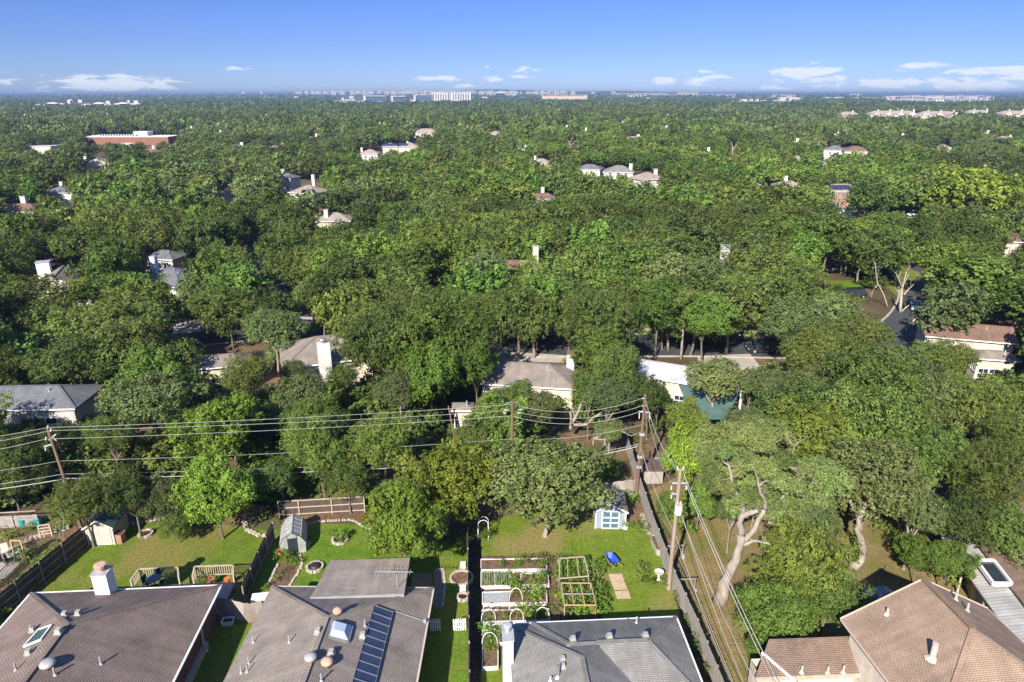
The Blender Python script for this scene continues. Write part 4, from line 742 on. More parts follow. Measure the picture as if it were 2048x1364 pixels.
def kind_at(x, y, r):
    v = math.sin(x * .017 + 1.3) + math.sin(y * .011 + x * .006) + math.sin((x + y) * .031)
    px, py, _ = P((x, y, 6)); u = r.random()
    if y > 420 and u < min(.75, (y - 420) / 900): return 'dark' if r.random() < .62 else 'oak'  # more dark leaves with distance: the far wood's shade put into its colour
    u = r.random()
    if 1250 < px < 1900 and 300 < py < 430 or 1030 < px < 1500 and 240 < py < 330: return 'bright' if u < .48 else 'lime' if u < .68 else 'elm' if u < .92 else 'dark'
    if v > .8: return 'bright' if u < .30 else 'elm' if u < .75 else 'lime' if u < .82 else 'dark'
    if v < -.8: return 'dark' if u < .35 else 'oak' if u < .75 else 'elm'
    return 'oak' if u < .44 else 'elm' if u < .72 else 'dark' if u < .90 else 'bright' if u < .97 else 'lime'
r = random.Random(11); cand = []
gy = 54.0; step = 6.3
while gy < 225:
    gx = -.80 * gy * 1.05 - 8
    while gx < .80 * gy * 1.05 + 8:
        x, y = gx + r.uniform(-2.3, 2.3), gy + r.uniform(-2.3, 2.3); gx += step
        R = r.uniform(2.9, 6.0); hc = r.uniform(4.6, 6.6) + (R - 4) * .7; cand.append((x, y, R, hc))
    gy += step * .9
cand.sort(key=lambda c: math.hypot(c[0], c[1])); FAR_SEEDS = []; n_ind = 0
for (x, y, R, hc) in cand:
    px, py, z = P((x, y, hc))
    if py > 905 or (py > 800 and px > 1100 and px < 1320): continue
    if any(math.hypot(x - a, y - b_) < (R + ra) * .50 for a, b_, ra, _ in TREES[-60:] + OWN): continue
    if blocked(x, y, R, hc): continue
    if n_ind < 285 and -60 < px < 2108:
        k = kind_at(x, y, r); lab, grp = auto_label(px, py, k, R); tree(x, y, k, R, hc, lab, grp); n_ind += 1
    else: FAR_SEEDS.append((x, y, R, hc)); TREES.append((x, y, R, hc))
print('individual trees', N_NEAR, n_ind)
# the wood beyond: one object, crowns set on points out to the horizon
def level_protos(level, n_leaf, size, variants, weights, squash=None):
    names = []
    for k, wgt in weights:
        mat, lb, lrr, el_, sq, bark = KINDS_[k]
        for q in range(variants):
            me, c, lr = crown_mesh('far_crown', hash_(k) + q * 13 + level * 1000, n_leaf, size, squash=squash or sq, lobes=lb if level < 4 else 40, lobe_r=lrr if level < 4 else .26, elong=1.4, mat=mat)
            names.append((me, k))
    return names
colw = bpy.data.collections.new('wood_crowns'); table = {}
i0 = 0
def add_level(level, n_leaf, size, variants, squash=None):
    global i0
    for me, k in level_protos(level, n_leaf, size, variants, [(k, 1) for k in ALLK], squash):
        o = bpy.data.objects.new('wood_crown_%03d' % i0, me); colw.objects.link(o); table.setdefault((level, k), []).append(i0); i0 += 1
add_level(2, 3000, .16, 2); add_level(3, 700, .30, 2); add_level(4, 420, .30, 1, .7); add_level(5, 260, .26, 1, .22)
pts = []; r = random.Random(5)
for (x, y, R, hc) in FAR_SEEDS: pts.append((x, y, hc, R, R, R, table[(2, kind_at(x, y, r))], 0))
def band(d0, d1, step, level, Rm, hm, sqz):
    gy = d0
    while gy < d1:
        half = .79 * gy + 30; gx = -half
        while gx < half:
            x, y = gx + r.uniform(-.4, .4) * step, gy + r.uniform(-.4, .4) * step; gx += step
            R = Rm * r.uniform(.62, 1.38); hc = hm * r.uniform(.72, 1.25)
            if y < 700 and blocked(x, y, R, hc, .6): continue
            if y >= 700 and far_blocked(x, y, R, hc): continue
            pts.append((x, y, hc, R, R * 1.0, R * sqz, table[(level, kind_at(x, y, r))], 0))
        gy += step * .92
FAROPEN = []
# ================================================================== HOUSES OF THE NEAR ROW
def hip_block(par, x0, x1, y0, y1, he, pitch, mat, name='roof', axis='y', over=.0, gable=(False, False), t=.16, z0=0, runs=None):
    "hip (or gabled) roof over a rectangle in the thing's frame; returns the planes by side"
    if axis == 'x':
        # build along y and swap
        pts = lambda x, y, z: (y, x, z); X0, X1, Y0, Y1 = y0, y1, x0, x1
    else: pts = lambda x, y, z: (x, y, z); X0, X1, Y0, Y1 = x0, x1, y0, y1
    hw = (X1 - X0) / 2; rise = hw * pitch; xm = (X0 + X1) / 2; a = 0 if gable[0] else hw; b_ = 0 if gable[1] else hw
    if runs: a, b_ = runs
    E = [pts(X0, Y0, he), pts(X1, Y0, he), pts(X1, Y1, he), pts(X0, Y1, he)]; r0, r1 = pts(xm, Y0 + a, he + rise), pts(xm, Y1 - b_, he + rise)
    m = MB(); F_ = [[E[1], E[2], r1, r0], [E[3], E[0], r0, r1]]
    if not gable[0]: F_.append([E[0], E[1], r0])
    if not gable[1]: F_.append([E[2], E[3], r1])
    for f in F_:
        if axis == 'x': f = list(reversed(f))
        n = (Vector(f[1]) - Vector(f[0])).cross(Vector(f[2]) - Vector(f[0]))
        m.face(f)
    # soffit and edge
    lo = [Vector(p) - Vector((0, 0, t)) for p in E]
    if axis == 'x': ee, ll = list(reversed(E)), list(reversed(lo))
    else: ee, ll = E, lo
    for i in range(4): j = (i + 1) % 4; m.face([ll[i], ll[j], ee[j], ee[i]])
    m.face(list(reversed(ll)))
    o = m.build(name, mat, par)
    if any(gable):
        g = MB()
        for flag, e0, e1, rr_ in ((gable[0], E[0], E[1], r0), (gable[1], E[2], E[3], r1)):
            if flag: g.face([e0, e1, rr_])
        g.build('gable', 'siding_cream', par)
    # cap shingles on the ridge and hips
    c = MB(); up = Vector((0, 0, .03))
    ln = [(Vector(r0), Vector(r1))]
    if not gable[0]: ln += [(Vector(E[0]), Vector(r0)), (Vector(E[1]), Vector(r0))]
    if not gable[1]: ln += [(Vector(E[2]), Vector(r1)), (Vector(E[3]), Vector(r1))]
    for p, q in ln:
        if (q - p).length > .3: c.beam(p + up, q + up, .26, .05)
    c.build('ridge_cap', mat, par)
    return o
def face_hit(t, px, py, p, n):
    "point of a roof plane (given in the thing's frame) seen at a pixel, in that frame"
    Rm = Matrix.Rotation(t.rotation_euler.z, 3, 'Z'); P0 = Rm @ Vector(p) + t.location; N0 = Rm @ Vector(n); d = cam_dir(px, py); o = Vector((0, 0, H))
    return local(t, o + d * ((P0 - o).dot(N0) / d.dot(N0)))
def walls(par, x0, x1, y0, y1, h, mat, name='wall', z0=0.0):
    m = MB(); c = [(x0, y0), (x1, y0), (x1, y1), (x0, y1)]
    for i in range(4):
        a, b_ = c[i], c[(i + 1) % 4]; m.face([(a[0], a[1], z0), (b_[0], b_[1], z0), (b_[0], b_[1], h), (a[0], a[1], h)])
    return m.build(name, mat, par)
def window(par, c, wd, ht, nrm, frame='white_paint', glass='glass_dark', mull=1, hz=1):
    "a framed window standing proud of a wall at c, facing the unit vector nrm"
    n = Vector(nrm).normalized(); u = Vector((-n.y, n.x, 0)); c = Vector(c); m = MB(); q = .07; o = n * .03
    def bar(a, b_, w2=q): m.beam(c + o + u * a[0] + Vector((0, 0, a[1])), c + o + u * b_[0] + Vector((0, 0, b_[1])), w2, .08)
    W_, H_ = wd / 2, ht / 2
    bar((-W_, -H_), (W_, -H_)); bar((-W_, H_), (W_, H_)); bar((-W_, -H_), (-W_, H_)); bar((W_, -H_), (W_, H_))
    for k in range(mull): x = -W_ + wd * (k + 1) / (mull + 1); bar((x, -H_), (x, H_), .045)
    for k in range(hz): z = -H_ + ht * (k + 1) / (hz + 1); bar((-W_, z), (W_, z), .045)
    f = m.build('window', frame, par)
    g = MB(); g.beam(c + n * .012 - u * W_, c + n * .012 + u * W_, .02, ht); g.build('pane', glass, f); return f
SHAPES = {}
def vent_box(par, p, n, mat='galvanised', s=.32, name='roof_vent'):
    m = MB(); p = Vector(p); m.box(p + Vector((0, 0, .06)), (s * 1.3, s * 1.3, .1)); m.box(p + Vector((0, 0, .2)), (s, s, .28), taper=.85); return m.build(name, mat, par)
def vent_pipe(par, p, h=.5, r_=.05, mat='steel_dull', name='vent_pipe'):
    p = Vector(p); m = MB(); m.lathe([(r_ * 2.6, -.04), (r_ * 1.3, .08), (r_, .1), (r_, h), (r_ * 1.02, h + .01)], p, 8); return m.build(name, mat, par)
def vent_dome(par, p, r_=.38, mat='galvanised', name='roof_turbine'):
    p = Vector(p); m = MB(); m.lathe([(r_ * .62, -.1), (r_ * .6, .16), (r_, .20), (r_ * 1.02, .30), (r_ * .8, .40), (r_ * .3, .46)], p, 14); return m.build(name, mat, par, smooth=True)
def gutter(par, a, b_, mat='white_paint', name='gutter'):
    m = MB(); m.beam(a, b_, .12, .11); return m.build(name, mat, par)
RZ = R_(3.4)
# ---- A: left house with the red brick side
a0 = G(441, 1171, 2.7); a1 = G(62, 1187, 2.7)
rzA = math.atan2(a0.y - a1.y, a0.x - a1.x); WA = (a0 - a1).length
A = thing('brick_house', 'red brick bungalow with a purple-brown hip roof and a white box chimney', 'house', (a1.x, a1.y, 0), rzA)
hip_block(A, 0, WA, -26, 0, 2.7, .44, 'shingle_brown'); walls(A, .35, WA - .45, -25.6, -.4, 2.56, 'brick_red')
gutter(A, (-.05, .05, 2.66), (WA + .05, .05, 2.66)); gutter(A, (WA + .05, .05, 2.66), (WA + .05, -26, 2.66)); gutter(A, (-.05, .05, 2.66), (-.05, -26, 2.66))
m = MB(); m.beam((WA - .05, -3.2, 2.6), (WA - .32, -3.3, 2.2), .09, .09); m.beam((WA - .32, -3.3, 2.2), (WA - .36, -3.3, .25), .09, .09); m.beam((WA - .36, -3.3, .25), (WA - .05, -3.5, .08), .09, .09); m.build('downspout', 'white_paint', A)
m = MB(); m.box((WA - .32, -14, .25), (.3, 22, .5)); m.build('foundation', 'limestone', A)
NL, NR_, NB = Vector((-.44, 0, 1)), Vector((.44, 0, 1)), Vector((0, .44, 1))
def onA(px, py, side): return face_hit(A, px, py, (WA, 0, 2.7) if side != 'L' else (0, 0, 2.7), {'L': NL, 'R': NR_, 'B': NB}[side])
def chimney(par, c, w_, d_, z0, z1, mat='white_paint', cap='porcelain', capmat='rust', rz=0):
    m = MB(); m.box((c[0], c[1], (z0 + z1) / 2), (w_, d_, z1 - z0), rz); o = m.build('chimney', mat, par)
    m = MB(); m.box((c[0], c[1], z1 + .04), (w_ + .12, d_ + .12, .08), rz); m.build('chimney_top', 'steel_dull', o)
    m = MB(); k_s = min(1, w_ / .95); m.lathe([(.26 * k_s, 0), (.26 * k_s, .28), (.40 * k_s, .30), (.42 * k_s, .50), (.28 * k_s, .54)], (c[0], c[1], z1 + .08), 12); m.build('flue_cap', capmat, o); return o
pc = onA(212, 1186, 'B'); chimney(A, (pc.x, pc.y + .1), 1.0, .95, 2.2, 4.75)
for px, py, s in ((130, 1232, 'B'), (157, 1230, 'B')): vent_box(A, onA(px, py, s), NB, 'galvanised', .3)
for px, py in ((66, 1262), (58, 1308)): vent_box(A, onA(px, py, 'L'), NL, 'galvanised', .3)
vent_box(A, onA(118, 1266, 'R'), NR_, 'galvanised', .34)
vent_dome(A, onA(97, 1334, 'R'), .42, 'galvanised')
for px, py in ((202, 1328), (110, 1350)): vent_pipe(A, onA(px, py, 'R'))
for px, py in ((32, 1340), (64, 1264)): vent_pipe(A, onA(px, py, 'L'))
def panel_on(par, name, hits, mat, frame=None, lift=.12):
    pts = [Vector(p) + Vector((0, 0, lift)) for p in hits]
    n = (pts[1] - pts[0]).cross(pts[2] - pts[0])
    if n.z < 0: pts.reverse()
    m = MB(); m.slab(pts, .10); o = m.build(name, mat, par)
    if frame:
        f = MB()
        for i in range(len(pts)): f.beam(pts[i], pts[(i + 1) % len(pts)], .07 if frame != 'steel' else .022, .12)
        f.build('frame', frame, o)
    return o
panel_on(A, 'skylight', [onA(*p, 'L') for p in ((48, 1296), (82, 1282), (104, 1253), (78, 1262))], 'green_metal', 'white_paint', .1)
# ---- B: middle house with the solar panels
b0 = G(867, 1176, 2.7); b1 = G(543, 1173, 2.7); WB = (b0 - b1).length; rzB = math.atan2(b0.y - b1.y, b0.x - b1.x)
B = thing('solar_house', 'grey-brown hip-roofed bungalow with a strip of blue solar panels', 'house', (b1.x, b1.y, 0), rzB)
hip_block(B, 0, WB, -26, 0, 2.7, .44, 'shingle_taupe'); walls(B, .4, WB - .4, -25.6, -.4, 2.56, 'brick_red')
def onB(px, py, side): return face_hit(B, px, py, (WB, 0, 2.7) if side != 'L' else (0, 0, 2.7), {'L': NL, 'R': NR_, 'B': NB}[side])
for a, b_ in (((0, .02, 2.66), (WB, .02, 2.66)), ((WB + .02, 0, 2.66), (WB + .02, -26, 2.66))): gutter(B, a, b_, 'tan_paint')
# patio roof behind
q = [local(B, G(*p)) for p in ((661, 1121, 3.0), (820, 1115, 3.0), (808, 1190, 3.75), (620, 1197, 3.75))]
m = MB(); q2 = [q[3], q[2], q[1], q[0]]; m.slab(q2, .18); m.build('patio_roof', 'shingle_smooth', B)
m = MB(); m.beam(q[3] + Vector((0, 0, .03)), q[2] + Vector((0, 0, .03)), .16, .05); m.build('flashing', 'steel_dull', B)
for k in (0, 1): m = MB(); m.beam(Vector((q[k].x + (.4 if k == 0 else -.4), q[k].y - .4, 0)), Vector((q[k].x + (.4 if k == 0 else -.4), q[k].y - .4, 2.8)), .15); m.build('patio_post', 'wood_dark', B)
m = MB(); ap = local(B, G(795, 1178, 3.5)); m.tube([ap, ap + Vector((0, 0, 1.3))], .03, 6)
for k in range(9): L_ = .75 - .045 * k; c_ = ap + Vector((-1.5 + .3 * k, .25, 1.25)); m.beam(c_ + Vector((0, -L_ * .7, 0)), c_ + Vector((0, L_ * .7, 0)), .03)
m.beam(ap + Vector((-1.6, .25, 1.25)), ap + Vector((1.1, .25, 1.25)), .035); m.beam(ap + Vector((0, 0, 1.25)), ap + Vector((0, .25, 1.25)), .03)
m.build('antenna', 'steel_dull', B)
# solar panels, each one, climbing the right-hand slope
c0 = onB(751, 1218, 'R'); c1 = onB(786, 1226, 'R'); x_hi, x_lo = min(c0.x, c1.x), max(c0.x, c1.x); ytop = (c0.y + c1.y) / 2
x_hi = onB(736, 1262, 'R').x; x_lo = onB(778, 1262, 'R').x; zf = lambda x: 2.7 + .44 * (WB - x)
for k in range(20):
    y1_ = ytop - k * .66; pts_ = [(x_hi, y1_ - .64), (x_lo, y1_ - .64), (x_lo, y1_), (x_hi, y1_)]
    o = panel_on(B, 'solar_panel', [(x, y, zf(x)) for x, y in pts_], 'solar_cells', 'steel', .16)
m = MB(); pts_ = [onB(*p, 'R') + Vector((0, 0, .08)) for p in ((789, 1224), (826, 1236), (850, 1244))]; m.tube(pts_, .025, 5); m.box(pts_[-1], (.2, .2, .2)); m.build('conduit', 'steel_dull', B)
s_ = [onB(*p, 'R') for p in ((666, 1246), (705, 1257), (697, 1286), (659, 1276))]
cx_ = sum((Vector(p) for p in s_), Vector()) / 4; m = MB(); lo_ = [Vector(p) + Vector((0, 0, .15)) for p in s_]; hi_ = [cx_.lerp(p, .55) + Vector((0, 0, .42)) for p in lo_]
n_ = (lo_[1] - lo_[0]).cross(lo_[2] - lo_[0])
if n_.z < 0: lo_.reverse(); hi_.reverse()
m.face(hi_)
for i in range(4): j = (i + 1) % 4; m.face([lo_[i], lo_[j], hi_[j], hi_[i]])
sk = m.build('skylight', 'skylight_mat', B)
m = MB()
for i in range(4): m.beam(lo_[i] - Vector((0, 0, .08)), lo_[(i + 1) % 4] - Vector((0, 0, .08)), .12, .2)
m.build('frame', 'steel', sk)
vent_dome(B, onB(655, 1330, 'R'), .36, 'rust'); vent_dome(B, onB(676, 1228, 'B'), .30, 'rust'); vent_dome(B, onB(622, 1321, 'L'), .36, 'galvanised')
for px, py in ((636, 1266),): vent_box(B, onB(px, py, 'L'), NL, 'galvanised', .34)
for px, py in ((726, 1274), (663, 1309)): vent_box(B, onB(px, py, 'R'), NR_, 'galvanised', .34)
for px, py in ((507, 1285), (579, 1285), (498, 1328), (483, 1346), (495, 1344)): vent_pipe(B, onB(px, py, 'L'))
for px, py in ((730, 1252), (643, 1362)): vent_pipe(B, onB(px, py, 'R'))
# ---- C: grey house in the middle of the bottom edge
c0 = G(1352, 1235, 2.7); c1 = G(1016, 1249, 2.7); WC = (c0 - c1).length; rzC = math.atan2(c0.y - c1.y, c0.x - c1.x)
C_ = thing('grey_house', 'grey-shingled house with two joined hip roofs and a tall white chimney', 'house', (c1.x, c1.y, 0), rzC)
hw = 4.1
hip_block(C_, 0, 2 * hw, -24, 0, 2.7, .537, 'shingle_grey', runs=(4.1, 5.3)); hip_block(C_, 1.6, WC, -7.2, .03, 2.72, .43, 'shingle_grey', axis='x', name='wing_roof', runs=(2.0, 2.9))
walls(C_, .4, WC - .4, -6.8, -.4, 2.56, 'siding_grey'); walls(C_, .38, 2 * hw, -23.6, -6.82, 2.56, 'siding_grey')
gutter(C_, (-.05, .06, 2.66), (WC + .05, .09, 2.66)); gutter(C_, (WC + .05, .09, 2.66), (WC + .05, -7.2, 2.66))
m = MB(); m.beam((5.3, -3.58, 4.30), (WC - 2.9, -3.58, 4.30), .34, .10); m.build('ridge_vent', 'shingle_grey', C_)
def onC(px, py, side): return face_hit(C_, px, py, (0, 0, 2.7) if side == 'L' else (0, 0, 2.72), {'L': Vector((-.537, 0, 1)), 'B': Vector((0, .44, 1)), 'R': NR_}[side])
pc = local(C_, V(1017, 1268, 33.7)); chimney(C_, (pc.x - .05, pc.y), .62, 1.5, 0, 4.55, 'white_paint', capmat='steel_dull')
for px, py in ((1146, 1282), (1219, 1277), (1291, 1275)): vent_box(C_, onC(px, py, 'B'), None, 'galvanised', .34)
vent_pipe(C_, onC(1273, 1246, 'B'), .5, .06)
for px, py, s in ((1126, 1322, .26), (1126, 1336, .26)): vent_box(C_, onC(px, py, 'L'), None, 'galvanised', s)
vent_pipe(C_, onC(1116, 1352, 'L'), .8, .10, 'steel'); vent_pipe(C_, onC(1101, 1362, 'L'), .3, .06, 'porcelain'); vent_pipe(C_, onC(1033, 1266, 'L'), .3, .03)
# ---- D: two-storey tan-roofed house, right
he = 5.4
pk = G(1847, 1159, 8.0); lc = G(1684, 1226, he); rc_y = G(1729 + 1536 - 1536, 1208, he)
e_end = G(1945, 1258, 8.0)
ax = (pk - e_end); ax.z = 0; rzD = math.atan2(ax.y, ax.x) - math.pi / 2
D = thing('tan_house', 'two-storey tan-sided house with a big tan shingle roof at the lower right', 'house', (pk.x, pk.y, 0), rzD)
lcl = local(D, lc); hwD = abs(lcl.x); pitch = (8.0 - he) / hwD; ridge_len = ax.length; yb = 0
print('D', rzD, hwD, lcl, ridge_len, pitch)
E = dict(bl=Vector((-hwD, 0, he)), br=Vector((hwD, 0, he)), fl=Vector((-hwD, -ridge_len - 14, he)), fr=Vector((hwD, -ridge_len - 14, he)), r0=Vector((0, 0, 8.0)), r1=Vector((0, -ridge_len - 0, 8.0)))
hwD = 4.85; FD = -ridge_len - 4.4
E = dict(bl=Vector((-hwD, 0, he)), br=Vector((hwD, 0, he)), fl=Vector((-hwD, FD, he)), fr=Vector((hwD, FD, he)), r0=Vector((0, 0, 8.0)), r1=Vector((0, -ridge_len, 8.0)))
m = MB(); m.slab([E['bl'], E['fl'], E['r1'], E['r0']], .2); m.slab([E['r0'], E['r1'], E['fr'], E['br']], .2); m.slab([E['fl'], E['fr'], E['r1']], .2)
m.build('roof', 'shingle_tan', D)
m = MB(); m.beam(E['r0'] + Vector((0, 0, .06)), E['r1'] + Vector((0, 0, .06)), .34, .14); m.build('ridge_vent', 'shingle_cocoa', D)
m = MB(); m.beam(E['r1'] + Vector((0, 0, .03)), E['fl'] + Vector((0, 0, .03)), .26, .05); m.beam(E['r1'] + Vector((0, 0, .03)), E['fr'] + Vector((0, 0, .03)), .26, .05); m.build('ridge_cap', 'shingle_tan', D)
walls(D, -hwD + .45, hwD - .45, FD + .4, -.45, he - .15, 'siding_cream')
g = MB(); g.face([(hwD - .45, -.45, he - .15), (-hwD + .45, -.45, he - .15), (0, -.45, 8.0 - .35)]); g.build('gable', 'siding_cream', D)
for pa, pb in ((E['bl'], E['r0']), (E['br'], E['r0'])): m = MB(); m.beam(pa + Vector((0, .03, -.06)), pb + Vector((0, .03, -.06)), .06, .24); m.build('barge_board', 'tan_trim', D)
for pa, pb in ((E['bl'], E['fl']), (E['br'], E['fr'])): gutter(D, pa - Vector((0, 0, .06)), pb - Vector((0, 0, .06)), 'tan_trim')
nDL = Vector((-(8.0 - he) / hwD, 0, 1)); nDR = Vector(((8.0 - he) / hwD, 0, 1))
def onD(px, py, s): return face_hit(D, px, py, (0, 0, 8.0), nDL if s == 'L' else nDR)
vent_pipe(D, onD(1774, 1228, 'L'), .4, .08, 'tan_paint'); vent_pipe(D, onD(1864, 1316, 'L'), 1.0, .16, 'tan_paint')
for px, py in ((1911, 1199), (1934, 1221)): vent_pipe(D, onD(px, py, 'R'), .5, .07, 'tan_paint')
# lower cocoa-coloured wing in front of its left wall
dl = [G(*p) for p in ((1528, 1294, 3.6), (1690, 1281, 3.6), (1772, 1345, 3.0), (1595, 1352, 3.0))]
wz = thing('low_wing', 'low dark cocoa roof with pale walls joined to the tan-roofed house', 'house wing', (dl[3].x, dl[3].y, 0), math.atan2((dl[2] - dl[3]).y, (dl[2] - dl[3]).x))
L_ = [local(wz, p) for p in dl]
Wd = L_[2].x; dep = L_[0].y
m = MB(); m.slab([(0, 0, 3.0), (Wd, 0, 3.0), (Wd, dep, 4.2), (0.0, dep, 4.2)], .18); m.build('roof', 'shingle_cocoa', wz)
m = MB(); m.slab([(-2.6, 0, 3.0), (.0, 0, 3.0), (.0, dep, 4.2), (-1.2, dep, 4.2)], .18); m.build('side_roof', 'shingle_cocoa', wz)
walls(wz, -2.2, Wd - .1, .4, dep - .1, 2.8, 'siding_cream')
m = MB(); m.beam((-2.6, -.05, 2.92), (Wd, -.05, 2.92), .1, .26); m.build('fascia', 'wood_pale', wz)
for k, (px, py) in enumerate(((1603, 1344), (1655, 1345), (1686, 1344))): vent_pipe(wz, face_hit(wz, px, py, (0, 0, 3.0), (0, -(1.2) / dep, 1)), .45, .07, 'tan_paint')
g0, g1 = G(1524, 1303, 3.9), G(1592, 1362, 2.85)
wr = thing('white_gable', 'white sided gable wall with a slatted vent left of the low cocoa roof', 'gable wall', (g0.x, g0.y, 0)); q0, q1 = local(wr, g0), local(wr, g1); dd = (q1 - q0); nn_ = Vector((-dd.y, dd.x, 0)).normalized() * -1
ft = q1 + Vector((dd.x, dd.y, 0)) * .5; m = MB(); m.face([(q0.x, q0.y, 0), (ft.x, ft.y, 0), (ft.x, ft.y, 1.9), tuple(q1), tuple(q0)]); m.face([(q0.x + nn_.x * -.2, q0.y - nn_.y * .2, z) for z in (0, 3.6)] + [(ft.x - nn_.x * .2, ft.y - nn_.y * .2, z) for z in (1.8, 0)]); m.build('wall', 'siding_white', wr)
m = MB(); m.beam(q0 + nn_ * .06, q1 + nn_ * .06, .07, .14); m.build('barge_board', 'white_paint', wr)
c_ = q0.lerp(q1, .55) - Vector((0, 0, 1.0)); m = MB()
for k in range(6): m.beam(c_ + nn_ * .05 + dd.normalized() * -.5 + Vector((0, 0, -.2 * k)), c_ + nn_ * .05 + dd.normalized() * .5 + Vector((0, 0, -.2 * k)), .06, .08)
m.build('vent_slats', 'wood_weathered', wr)
# ---- E: far right house behind a long grey metal patio roof
Eh = thing('stone_house', 'cream stone house under a long brown roof at the right edge', 'house', G(2048, 1205, 0), R_(38))
p1, p2 = G(1950, 1085, 3.2), G(2048, 1213, 3.2)
dE = (p2 - p1); dE.z = 0; rzE = math.atan2(dE.y, dE.x) ; Eh.location = (p1.x, p1.y, 0); Eh.rotation_euler.z = rzE; LE = dE.length
hip_block(Eh, -6, LE + 10, .15, 9.5, 3.2, .42, 'shingle_cocoa', axis='x', gable=(True, True)); walls(Eh, -5.7, LE + 9.7, .5, 9.2, 3.0, 'stone_wall')
m = MB(); m.slab([(-1.5, -1.7, 2.5), (LE + 10, -1.7, 2.5), (LE + 10, .1, 3.0), (-1.5, .1, 3.0)], .12); m.build('metal_awning', 'metal_grey', Eh)
for k in range(5): m = MB(); m.beam((-1.2 + k * 3.4, -1.55, 0), (-1.2 + k * 3.4, -1.55, 2.4), .12); m.build('awning_post', 'tan_paint', Eh)
sp = local(Eh, G(1992, 1150, 3.0)); m = MB()
for a, b_ in (((sp.x - 1.3, -.9), (sp.x + 1.3, -.9)), ((sp.x - 1.3, .25), (sp.x + 1.3, .25)), ((sp.x - 1.3, -.9), (sp.x - 1.3, .25)), ((sp.x + 1.3, -.9), (sp.x + 1.3, .25))): m.beam((a[0], a[1], 3.15 if a[1] < 0 else 3.3), (b_[0], b_[1], 3.15 if b_[1] < 0 else 3.3), .16, .3)
dm = m.build('roof_hatch', 'white_paint', Eh); m = MB(); m.slab([(sp.x - 1.25, -.85, 3.12), (sp.x + 1.25, -.85, 3.12), (sp.x + 1.25, .2, 3.27), (sp.x - 1.25, .2, 3.27)], .03); m.build('pane', 'glass_dark', dm)

sw = thing('garden_wall', 'cream stone garden wall between the tan house and the brown-roofed one', 'wall', tuple(G(1940, 1190, 0)), 0)
ws = [local(sw, G(*p)) for p in ((1932, 1168), (1950, 1215), (2030, 1300))]; m = MB()
for i in range(2): m.beam(ws[i] + Vector((0, 0, .9)), ws[i + 1] + Vector((0, 0, .9)), .25, 1.8)
m.build('wall', 'stone_wall', sw)
# ================================================================== HOUSES FARTHER OFF
def mid_house(label, px, py, wpx, rot=0, roof='shingle_taupe', wall='siding_cream', h=3.0, depth=.8, axis='x', gable=False, chim=None, pitch=.45, name='house', wins=3, storeys=1, cmat='white_paint', roof_mid=True, chs=1.0):
    "px, py: middle of the roof as seen; wpx: width in photograph pixels"
    if py < 420: h *= .86
    if 600 < py < 790: h += .8
    if py < 600: chs *= .8; cmat = 'cream_paint' if cmat == 'white_paint' and (int(px) % 3) else cmat
    if chim: chim = (chim[0], chim[1], chim[2] * (.9 if py < 420 else 1) + (.8 if 600 < py < 790 else 0))
    he_ = h; p = G(px, py, he_ + .8); W_ = wpx * mpp(p); D_ = W_ * depth
    t = thing(name, label, 'house', (p.x, p.y, 0), R_(rot)); g = (gable, gable)
    if gable: pass
    hip_block(t, -W_ / 2, W_ / 2, -D_ / 2, D_ / 2, he_, pitch, roof, axis=axis, gable=g)
    walls(t, -W_ / 2 + .4, W_ / 2 - .4, -D_ / 2 + .4, D_ / 2 - .4, he_ - .1, wall)
    for s in range(storeys):
        for k in range(wins):
            z = 1.5 + s * 2.8
            if z + .7 < he_: window(t, (-W_ / 2 + W_ * (k + 1) / (wins + 1), -D_ / 2 + .4, z), 1.2, 1.3, (0, -1, 0))
    for k in range(2): window(t, (-W_ / 2 + .4, -D_ / 4 + k * D_ / 2, he_ - 1.4), 1.1, 1.2, (-1, 0, 0))
    m = MB(); m.beam((-W_ / 2, -D_ / 2 - .03, he_ - .06), (W_ / 2, -D_ / 2 - .03, he_ - .06), .06, .16); m.build('gutter', 'white_paint', t)
    if chim:
        cw_, cd_ = 1.3 * chs, 1.0 * chs; x, y, top = chim; m = MB(); m.box((x * W_ / 2, y * D_ / 2, (top + he_ - 1) / 2 + .3), (cw_, cd_, top - he_ + 1.6)); c = m.build('chimney', cmat, t)
        m = MB(); m.box((x * W_ / 2, y * D_ / 2, (top + he_ - 1) / 2 + .3 + (top - he_ + 1.6) / 2 + .05), (cw_ + .2, cd_ + .2, .12)); m.build('chimney_top', 'steel_dull', c)
    vent_pipe(t, (W_ * .2, -D_ * .12, he_ + min(W_, D_) / 2 * pitch * .7), .5, .07)
    return t
HS = []
def mh(*a, **k): HS.append(mid_house(*a, **k)); return HS[-1]
